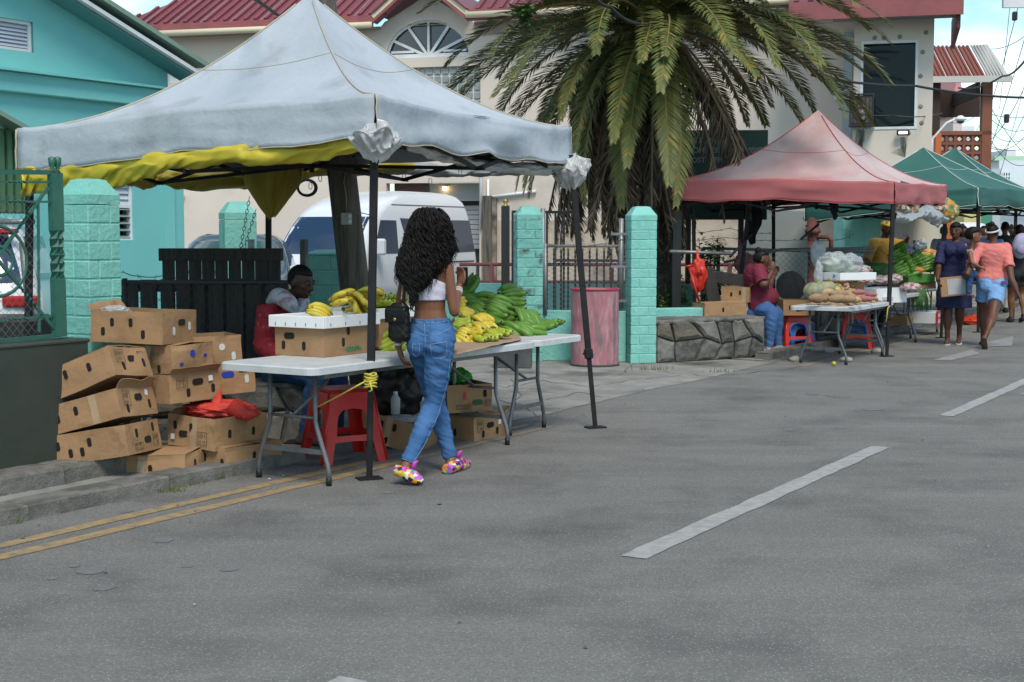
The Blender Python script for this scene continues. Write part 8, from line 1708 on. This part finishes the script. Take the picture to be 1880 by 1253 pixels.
def woman_extra(t, j, P_, RH, base):
    rnd = random.Random(9); C_ = lambda x, y, Y: D(x, y, Y) - base
    # hair: an inner volume and many spiral locks over it
    b = MB(); R = RH; cen = j['head']
    secs = []
    PR = ((379, 788, 10, .03), (386, 788, 24, .07), (398, 789, 33, .095), (415, 789, 38, .11), (435, 788, 42, .115), (458, 785, 46, .105), (480, 778, 46, .09), (500, 769, 38, .07), (518, 765, 25, .05), (534, 764, 14, .03), (550, 763, 6, .015))
    def pr(y):
        y = max(379, min(550, y))
        for a, c in zip(PR, PR[1:]):
            if y <= c[0]: k = (y - a[0]) / (c[0] - a[0]); return [a[q] + (c[q] - a[q]) * k for q in range(4)]
    for y in range(381, 522, 10): q = pr(y); secs.append((C_(q[1], y, 8.655 - max(0, y - 440) * .0010), V((q[2] * .82 / 302, 0, 0)), V((0, q[3] * .8, 0))))
    ell(b, secs, 24, 2.1); ho = inst('hair', b.mesh('hair', hairm), t); lk = MB()
    for i in range(1250):
        y0 = 381 + 110 * rnd.random() ** .8; a = rnd.uniform(-pi, .35) if i % 3 else rnd.uniform(0, 2 * pi)
        if sin(a) > .6 and y0 > 395: continue
        L_ = rnd.uniform(38, 85) * (1.0 if cos(a) < .3 else .62); n = 18; fr = rnd.uniform(.16, .30); ph = rnd.uniform(0, 6.3); am = rnd.uniform(.005, .017); P = []; k0 = rnd.uniform(.84, 1.04); dr = rnd.uniform(-.25, .25)
        for k in range(n + 1):
            y = y0 + L_ * k / n; q = pr(min(y, 545)); aa = a + dr * k / n; am_ = am * min(1, .25 + (y - 381) / 50)
            P.append(C_(q[1], y, 8.655 - max(0, y - 440) * .0010) + V((cos(aa) * q[2] / 302 * k0 + am_ * cos(fr * y + ph), sin(aa) * q[3] * k0 + am_ * sin(fr * y + ph), 0)))
        lk.tube(P, [(.0052 if i % 2 else .0034) * (1 - .75 * (k / n) ** 2) + .0008 for k in range(n + 1)], 4)
    for i in range(240):   # single flyaway curls round the outline
        y0 = rnd.uniform(400, 505); a = rnd.choice((rnd.uniform(-.5, .3), rnd.uniform(pi - .3, pi + .5), rnd.uniform(-pi, 0))); q = pr(y0); n = 12; ph = rnd.uniform(0, 6); P = []; L_ = rnd.uniform(20, 48); ou = rnd.uniform(.005, .035)
        for k in range(n + 1):
            s_ = k / n; q = pr(min(545, y0 + L_ * s_ * .6)); P.append(C_(q[1], y0 + L_ * s_, 8.65 - max(0, y0 - 440) * .001) + V((cos(a) * (q[2] / 302 + ou * s_) + .007 * cos(s_ * 9 + ph), sin(a) * (q[3] + ou * s_) + .007 * sin(s_ * 9 + ph), 0)))
        lk.tube(P, [.0022 * (1 - .6 * k / n) for k in range(n + 1)], 3)
    for i in range(60):   # the loose tail over the top's back, and the lock blown to the right
        p0 = C_(rnd.uniform(752, 796), rnd.uniform(478, 500), 8.53); P = []; n = 14; L_ = rnd.uniform(.08, .16); ph = rnd.uniform(0, 6)
        for k in range(n + 1): s_ = k / n; P.append(p0 + V((-.02 * s_ + .009 * cos(70 * L_ * s_ + ph), .008 * sin(70 * L_ * s_ + ph), -L_ * s_)))
        lk.tube(P, [.0045 * (1 - .8 * k / n) + .0008 for k in range(n + 1)], 4)
    for i in range(22):
        p0 = C_(822 + rnd.uniform(-4, 4), 425 + rnd.uniform(-10, 14), 8.62); P = []; n = 12; L_ = rnd.uniform(.06, .12); ph = rnd.uniform(0, 6)
        for k in range(n + 1): s_ = k / n; P.append(p0 + V((.055 * s_ + .007 * cos(60 * L_ * s_ + ph), .007 * sin(60 * L_ * s_ + ph), -L_ * s_)))
        lk.tube(P, [.0045 * (1 - .8 * k / n) + .0008 for k in range(n + 1)], 4)
    lo = lk.build('hair_locks', hairm, ho); lo['kind'] = 'stuff'
    # jeans details
    go = bpy.data.objects[t['_pants']].data
    for nm, P in (('pocket_seam', [(790, 633), (793, 655), (806, 660), (820, 654), (820, 628), (790, 633)]), ('pocket_seam', [(757, 633), (758, 650), (764, 655), (770, 650), (770, 632), (757, 633)]), ('waistband_seam', [(755, 590), (770, 593), (790, 594), (810, 592), (826, 588)]), ('centre_seam', [(779, 594), (781, 630), (779, 655)]),
                  ('yoke_seam', [(755, 607), (780, 617), (803, 615), (828, 603)]), ('inseam', [(826, 660), (822, 700), (805, 760), (778, 820), (758, 850)]), ('hem_seam', [(738, 842), (748, 846), (759, 850)])): conform(line_px(P, 8), go, base, None, denimstitch, .0022, nm, t)
    for px in (763, 780, 800, 819): conform([(px, 580), (px, 586), (px, 592)], go, base, None, denim, .006, 'belt_loop', t)
    b = MB(); b.lathe([(.028, -.006), (.031, 0), (.028, .006)], 14, j['wrL'] + V((0, 0, .012)), axis=(0, 0, 1)); b.build('bracelet', whitetrim, t)
    b = MB()
    for k in range(3): b.lathe([(.027, -.002), (.029, 0), (.027, .002)], 14, j['wrR'].lerp(j['elR'], .10 + k * .06), axis=tuple((j['wrR'] - j['elR']).normalized()))
    b.build('bangles', whitetrim, t)
    for S_ in 'LR':   # strap tongue and bow of the clog
        p = j['toe' + S_].lerp(j['an' + S_], .55); MB().tube([p + V((0, 0, .03)), p + V((.01, 0, .065)), p + V((.03, 0, .075))], [.02, .012, .004], 8).build('heel_strap', mat('magenta_strap', (.50, .06, .35), rough=.5), t)
woman = person('woman in white crop top and blue jeans walking past the banana stall', J, skA, [('pants', denim, {'inf': .009, 'voxel': .006, 'z1': .105, 'name': 'jeans', 'fold': .009}), ('top', whitetop, {'inf': .006, 'voxel': .006, 'z0': .165, 'z1': .47, 'sleeve': 0, 'name': 'crop_top', 'nocut': 1, 'fold': .003, 'cuts': [(D(800, 512, 8.6), V((.42, -.05, .9)))]})], hair=None, s=.985, wf=.93, voxel=.006, feet=('clog', flor), face=True, extra=woman_extra, armw=.88, legw=.99)
b = MB(); pc = D(849, 508, 8.90); b.box(pc, (.07, .012, .14), rz=.5, bev=.004, R=Matrix.Rotation(.5, 4, 'X')); tag(b.build('phone', blackp), 'dark mobile phone held up in the walking woman\'s right hand', 'phone')
bag = thing('handbag', 'black quilted handbag with chain strap on the walking woman\'s left shoulder', 'handbag', D(733, 592, 8.60), radians(-28)); leather = mat('black_leather', (.006, .006, .006), (.010, .010, .010), sc_=9, rough=.42, spec=.3)
b = MB()
def quilt(u, v):
    a = 2 * pi * u; e = 3.2; ca, sa = cos(a), sin(a); x = math.copysign(abs(ca) ** (2 / e), ca) * .070; z = (v - .5) * .235; w_ = .038 * (1.05 - .25 * v); y = math.copysign(abs(sa) ** (2 / e), sa) * w_
    q = .0045 * (abs(sin((x + z) * 68)) * abs(sin((x - z) * 68))) ** .5; n_ = V((x * .5, y, 0)).normalized(); k = 1 - .35 * max(0, abs(v - .5) * 2 - .75) * 4; return V((x * (1 - .12 * v) * k, y * k, z)) + n_ * q
b.grid(quilt, 60, 44); b.build('bag_body', leather, bag)
b = MB(); b.grid(lambda u, v: V(((u - .5) * .14, -.043 - .004 * sin(pi * v) + .03 * max(0, v - .85) * 6, .0 + .10 * v)) if True else 0, 10, 12, thick=(0, -.006, 0)); b.build('flap', leather, bag); MB().lathe([(.001, 0), (.010, 0), (.010, .004), (.001, .004)], 12, (0, -.05, .02), axis=(0, -1, 0)).build('clasp', gold, bag)
cm = MB().ball((0, 0, 0), (.005, .005, .0075), 8, 6).mesh('chain_link', mat('chain_gold', (.55, .50, .36), rough=.3, metal=.8)); rb1 = D(737, 556, 8.60) - bag.location; Rb = Matrix.Rotation(radians(28), 3, 'Z')
for (p0, p1) in ((D(737, 549, 8.62), D(743, 482, 8.665)), (D(746, 549, 8.64), D(748, 480, 8.68))):
    for k in range(24): q = p0.lerp(p1, k / 23) - bag.location; inst('chain_link', cm, bag, Rb @ q)
print('T people main', flush=True)
# ---- seated man at the first stall
def seated(px, pelvY, zs, hdg, px_sh, py_sh, Ysh, head, kneeL, kneeR, footL, footR, elL, wrL, elR, wrR, fH):
    a = radians(hdg); f = V((sin(a), cos(a), 0)); r = V((cos(a), -sin(a), 0)); J = {}; pel = V((D(px, 600, pelvY).x, pelvY, zs + .10)); ch = D(px_sh, py_sh, Ysh)
    J.update(pelvis=pel, rP=r, fP=f, rC=r.copy(), fC=f.copy(), chest=pel.lerp(ch, .80), neck=ch + V((0, 0, .02)), head=head, fH=V(fH), uH=V((.0, 0, 1)))
    for S_, sg, kn, ft, el, wr in (('L', -1, kneeL, footL, elL, wrL), ('R', 1, kneeR, footR, elR, wrR)):
        J['sh' + S_] = J['chest'] + r * sg * .18 + V((0, 0, .055)); J['el' + S_] = el; J['wr' + S_] = wr; J['ha' + S_] = wr + (wr - el).normalized() * .08
        J['hip' + S_] = pel + r * sg * .09; J['kn' + S_] = kn; J['an' + S_] = ft + V((0, 0, .085)); J['toe' + S_] = ft + f * .16; J['heel' + S_] = ft - f * .05
    return J
J = seated(528, 10.25, .44, 118, 520, 562, 10.2, D(553, 519, 10.1), D(618, 690, 10.35), D(583, 692, 9.95), G(620, 806), V((D(560, 800, 10.0).x, 10.0, 0)), D(545, 650, 10.4), D(590, 655, 10.25), D(484, 636, 10.05), D(520, 660, 9.85), (.78, -.45, -.28))
redj = mat('red_jacket', (.30, .012, .022), (.24, .01, .018), sc_=5, rough=.75, col3=(.45, .10, .10), sc3=14, lo3=.62, hi3=.68)
def man_extra(t, j, P_, RH, base):
    C_ = lambda x, y, Y: D(x, y, Y) - base; wc = mat('white_print_collar', (.50, .50, .53), (.38, .20, .24), sc_=11, rough=.85, lo=.5, hi=.58, col3=(.25, .28, .31), sc3=7, lo3=.55, hi3=.6)
    b = MB(); limb(b, [C_(500, 556, 10.22), C_(512, 545, 10.05), C_(530, 556, 9.95), C_(545, 574, 9.93)], [.05, .065, .06, .03]); limb(b, [C_(500, 556, 10.22), C_(528, 545, 10.3), C_(556, 552, 10.15), C_(552, 572, 9.96)], [.05, .05, .05, .03]); inst('hood_collar', remesh(b, 'hood_collar', wc, .008, 2), t)
person('seated man in red jacket with pale patterned collar behind the banana table', J, skB, [('pants', denimd, {'inf': .014, 'name': 'jeans'}), ('top', redj, {'inf': .030, 'sleeve': 1, 'name': 'jacket'})], hair='short', s=1.02, wf=1.1, voxel=.009, feet=('sneaker', mat('dark_shoe', (.06, .06, .065), rough=.7)), extra=man_extra)

# ---- woman in maroon seated at the second stall
J = seated(1389, 17.9, .47, 90, 1388, 487, 17.8, D(1400, 478, 17.75), D(1423, 574, 17.95), D(1418, 577, 17.6), V((D(1430, 600, 17.9).x, 17.9, 0)), V((D(1412, 600, 17.55).x, 17.55, 0)), D(1410, 530, 17.9), D(1420, 508, 17.9), D(1402, 524, 17.52), D(1417, 500, 17.6), (1, -.12, -.05))
J['belly'] = 1; J['haR'] = D(1419, 488, 17.6)
maroon = mat('maroon_top', (.17, .012, .035), (.14, .01, .028), sc_=5, rough=.8)
person('heavy woman in maroon top sitting in profile at the second stall, hand at her mouth', J, skC, [('pants', mat('mid_denim', (.03, .09, .24), (.05, .13, .30), sc_=5, rough=.85), {'inf': .016, 'name': 'jeans'}), ('top', maroon, {'inf': .018, 'sleeve': .6, 'name': 'shirt'})], hair='bun', s=1.02, wf=1.32, voxel=.011, feet=('sneaker', mat('pale_trainer', (.50, .48, .48), (.25, .22, .24), sc_=22, rough=.7)))
# ---- navy dress
J = stand(G(1750, 632), 200, 1.66, .28, 'R', .05, 0, 12, bend=.9, tilt=.0); k_ = J
k_['elL'] = D(1770, 490, 19.35); k_['wrL'] = D(1771, 518, 19.05); k_['haL'] = D(1767, 524, 18.95); k_['elR'] = D(1723, 492, 19.2); k_['wrR'] = D(1721, 515, 18.98); k_['haR'] = D(1724, 524, 18.9)
navy = mat('navy_dress', (.012, .015, .075), (.010, .012, .06), sc_=4, rough=.8)
def navy_extra(t, j, P_, RH, base):
    MB().tube([j['shL'] + V((-.06, -.05, .03)), j['chest'] + V((.12, -.14, -.02)), j['chest'] + V((.19, -.08, -.22))], .014, 6, sq=.5).build('bag_strap', mat('tan_strap', (.30, .16, .06), rough=.6), t)
    MB().ball(P_(.079, -.005, -.045), .010, 8, 6).build('earring', whitetrim, t)
person('woman in navy dress and white sandals carrying a flat cardboard pack toward the camera', J, skC, [('dress', navy, {'sleeve': .62, 'inf': .012})], hair='bob', s=.98, wf=1.18, voxel=.010, feet=('sandal', whitetrim), bust=1.15, extra=navy_extra)
pk = thing('flat_pack', 'flat cardboard pack with a clear film window held by the woman in navy', 'package', D(1752, 526, 18.93), 0); pk.rotation_euler = (0, radians(-6), radians(-4)); MB().box((0, 0, 0), (.37, .05, .26), bev=.006).build('pack_body', card, pk); MB().box((.035, -.027, .0), (.26, .004, .21)).build('film_window', mat('film_grey', (.35, .36, .38), (.42, .40, .42), sc_=6, rough=.2), pk); MB().box((.16, -.031, -.05), (.03, .003, .035)).build('price_tag', sticker, pk)
# ---- pink shirt, and the child she carries
J = stand(G(1818, 636), 8, 1.64, .38, 'L', .12, 0, 30, bend=.2); J['elL'] = D(1775, 505, 18.7); J['wrL'] = D(1783, 492, 19.0); J['haL'] = D(1790, 488, 19.1); J['elR'] = D(1857, 512, 18.7); J['wrR'] = D(1869, 540, 18.62); J['haR'] = D(1873, 552, 18.6)
J['heelR'] = D(1806, 622, 18.3); J['toeR'] = G(1808, 642); J['anR'] = D(1812, 612, 18.35); J['knR'] = D(1822, 582, 18.55)
salmon = mat('salmon_shirt', (.66, .19, .17), (.58, .16, .145), sc_=5, rough=.8); shorts = mat('light_denim', (.12, .27, .52), (.20, .36, .60), sc_=8, rough=.85)
def pink_extra(t, j, P_, RH, base):
    b = MB(); P = [P_(.078 * cos(a) * 1.16, -.02 + .10 * sin(a) * 1.16, .040 + .045 * sin(a)) for a in [2 * pi * i / 24 for i in range(25)]]; b.tube(P, .012, 6, cap=False, sq=.4); b.build('headband', whitetrim, t)
    MB().box(j['pelvis'] + V((.085, -.205, -.02)), (.06, .012, .045), bev=.005).build('pocket_patch', mat('purple_patch', (.18, .02, .16), rough=.6), t)
person('woman seen from behind in salmon shirt and denim shorts with a child on her hip', J, skC, [('pants', shorts, {'frac': .5, 'inf': .012, 'z1': .12, 'name': 'shorts', 'flare': 1.05}), ('top', salmon, {'inf': .012, 'sleeve': .45})], hair='bun', s=.97, wf=1.20, voxel=.010, feet=('sandal', mat('grey_flipflop', (.06, .06, .06), rough=.8)), extra=pink_extra, legw=.98)
J = {}; f = V((1, -.1, 0)); r = V((-.1, -1, 0)); J.update(pelvis=D(1779, 500, 18.9), chest=D(1781, 468, 18.9), neck=D(1784, 454, 18.88), head=D(1788, 434, 18.85), rP=r, fP=f, rC=r.copy(), fC=f.copy(), fH=V((.95, -.3, .02)), uH=V((0, 0, 1)), torso=[(z, hw * .6, d_ * .62) for z, hw, d_ in ((-.10, .145, .100), (-.02, .168, .115), (.13, .140, .095), (.27, .138, .094), (.43, .158, .100), (.49, .135, .080), (.525, .075, .060))])
J['shL'] = D(1790, 462, 18.98); J['elL'] = D(1800, 474, 19.0); J['wrL'] = D(1806, 466, 18.9); J['haL'] = D(1810, 462, 18.85); J['shR'] = D(1781, 464, 18.78); J['elR'] = D(1785, 482, 18.68); J['wrR'] = D(1800, 491, 18.64); J['haR'] = D(1806, 494, 18.64)
for S_, Y, x in (('L', 19.0, 1800), ('R', 18.78, 1778)): J['hip' + S_] = D(1780, 502, Y); J['kn' + S_] = D(x + 2, 512, Y); J['an' + S_] = D(x, 540, Y); J['toe' + S_] = D(x + 12, 545, Y); J['heel' + S_] = D(x - 3, 544, Y)
person('small curly haired child carried on the hip of the woman in salmon', J, skinm('child_skin', (.22, .10, .055), (.18, .08, .045)), [('top', mat('white_stripe_top', (.6, .6, .62), (.15, .15, .2), sc_=30, rough=.8), {'inf': .008, 'sleeve': 0, 'z1': .42, 'nocut': 1, 'name': 'strap_top'}), ('pants', denimd, {'inf': .010, 'frac': 1})], hair='afro', s=.62, wf=1.0, voxel=.009, headscale=1.42, armw=1.1, legw=1.1)
# ---- vendor in yellow at the third stall
J = stand((D(1612, 500, 21.3).x, 21.3, 0), 150, 1.70, 0, 'L', 0, .22, 0, tilt=-.35); J['elR'] = D(1592, 475, 21.0); J['wrR'] = D(1588, 500, 20.8); J['haR'] = D(1592, 512, 20.7); J['elL'] = D(1660, 450, 21.3); J['wrL'] = D(1668, 436, 21.2); J['haL'] = D(1662, 430, 21.1)
person('vendor in mustard shirt and yellow patterned head scarf leaning over the third stall', J, skB, [('pants', mat('dark_trousers', (.02, .025, .04), rough=.9), {'inf': .015}), ('top', mat('mustard_shirt', (.36, .20, .02), (.30, .17, .02), sc_=6, rough=.8), {'inf': .016, 'sleeve': .8})], hair='wrap', hatm=mat('yellow_scarf', (.50, .36, .03), (.12, .10, .04), sc_=18, rough=.8, lo=.5, hi=.56), s=1.0, wf=1.1, voxel=.013, hands=True, feet=('sneaker', trimk))
# ---- people further up the street
def col(n, c, r_=.85): return mat(n, c, tuple(x * .8 for x in c), sc_=5, rough=r_)
crowd = [ # px, Y, heading, h, label, top, bottom, kind, hair, hat, stride
 (1818, 24.5, 10, 1.66, 'person in pale blue shirt and grey brimmed hat behind the child', col('sky_shirt', (.22, .40, .62)), col('dark_pants', (.03, .03, .04)), 1, 'short', col('grey_hat', (.16, .15, .14)), .2),
 (1845, 27.0, 5, 1.74, 'man in black shirt behind the woman in salmon, seen from behind', col('black_shirt', (.02, .02, .025)), col('cream_pants', (.50, .47, .42)), 1, 'short', None, .25),
 (1872, 24.0, 0, 1.66, 'woman with long black hair and black patterned skirt at the right edge', col('black_shirt', (.02, .02, .025)), col('black_skirt', (.02, .02, .02)), .5, 'bob', None, .3),
 (1733, 27.5, 180, 1.66, 'person in pale patterned top behind the woman in navy', col('pale_print', (.35, .38, .42)), col('dark_pants', (.03, .03, .04)), 1, 'short', None, .2),
 (1768, 29.0, 180, 1.68, 'dark clothed person behind the child\'s head', col('charcoal', (.035, .035, .045)), col('dark_pants', (.03, .03, .04)), 1, 'bun', None, .2),
 (1806, 33.0, 170, 1.70, 'person in dark blue walking toward the camera far behind', col('deep_blue', (.02, .03, .08)), col('dark_pants', (.03, .03, .04)), 1, 'short', None, .25),
 (1858, 31.0, 180, 1.68, 'person in dark purple top far behind the salmon shirt', col('purple_top', (.06, .03, .10)), col('dark_pants', (.03, .03, .04)), 1, 'bun', None, .2),
 (1663, 30.0, 200, 1.60, 'person in black shirt sitting low before the orange shop front', col('black_shirt', (.02, .02, .025)), col('dark_pants', (.03, .03, .04)), 1, 'short', None, 0),
 (1752, 36.0, 190, 1.68, 'person in white top at the far stall beyond the navy dress', col('white_top', (.5, .5, .5)), col('dark_pants', (.03, .03, .04)), 1, 'short', None, .2),
]
for i, (px, Y, h, ht, lab, tm, bm_, frac, hr, hat, sd_) in enumerate(crowd):
    q = D(px, 430, Y); g_ = [('pants', bm_, {'frac': frac, 'inf': .02, 'name': 'trousers' if frac == 1 else 'skirt', 'flare': 1.15}), ('top', tm, {'inf': .018, 'sleeve': .55})]
    person(lab, stand((q.x, Y, 0), h, ht, sd_, 'LR'[i % 2], .15), [skB, skC, skA][i % 3], g_, hair=hr, hatm=hat, s=ht / 1.7, wf=1.0 + .08 * (i % 3), voxel=.016, face=h > 90, feet=('sneaker', trimk))
q = D(1872, 430, 24.0); bp = thing('backpack', 'lavender backpack on the long haired woman at the right edge', 'backpack', D(1874, 452, 23.75)); b = MB(); b.ball((0, 0, 0), (.15, .11, .21), 16, 12, jit=.12, seed=3); b.build('bag_body', col('lavender', (.42, .40, .58)), bp); MB().ball((0, -.09, -.06), (.11, .05, .09), 12, 8).build('front_pocket', col('lavender_dark', (.33, .31, .48)), bp)
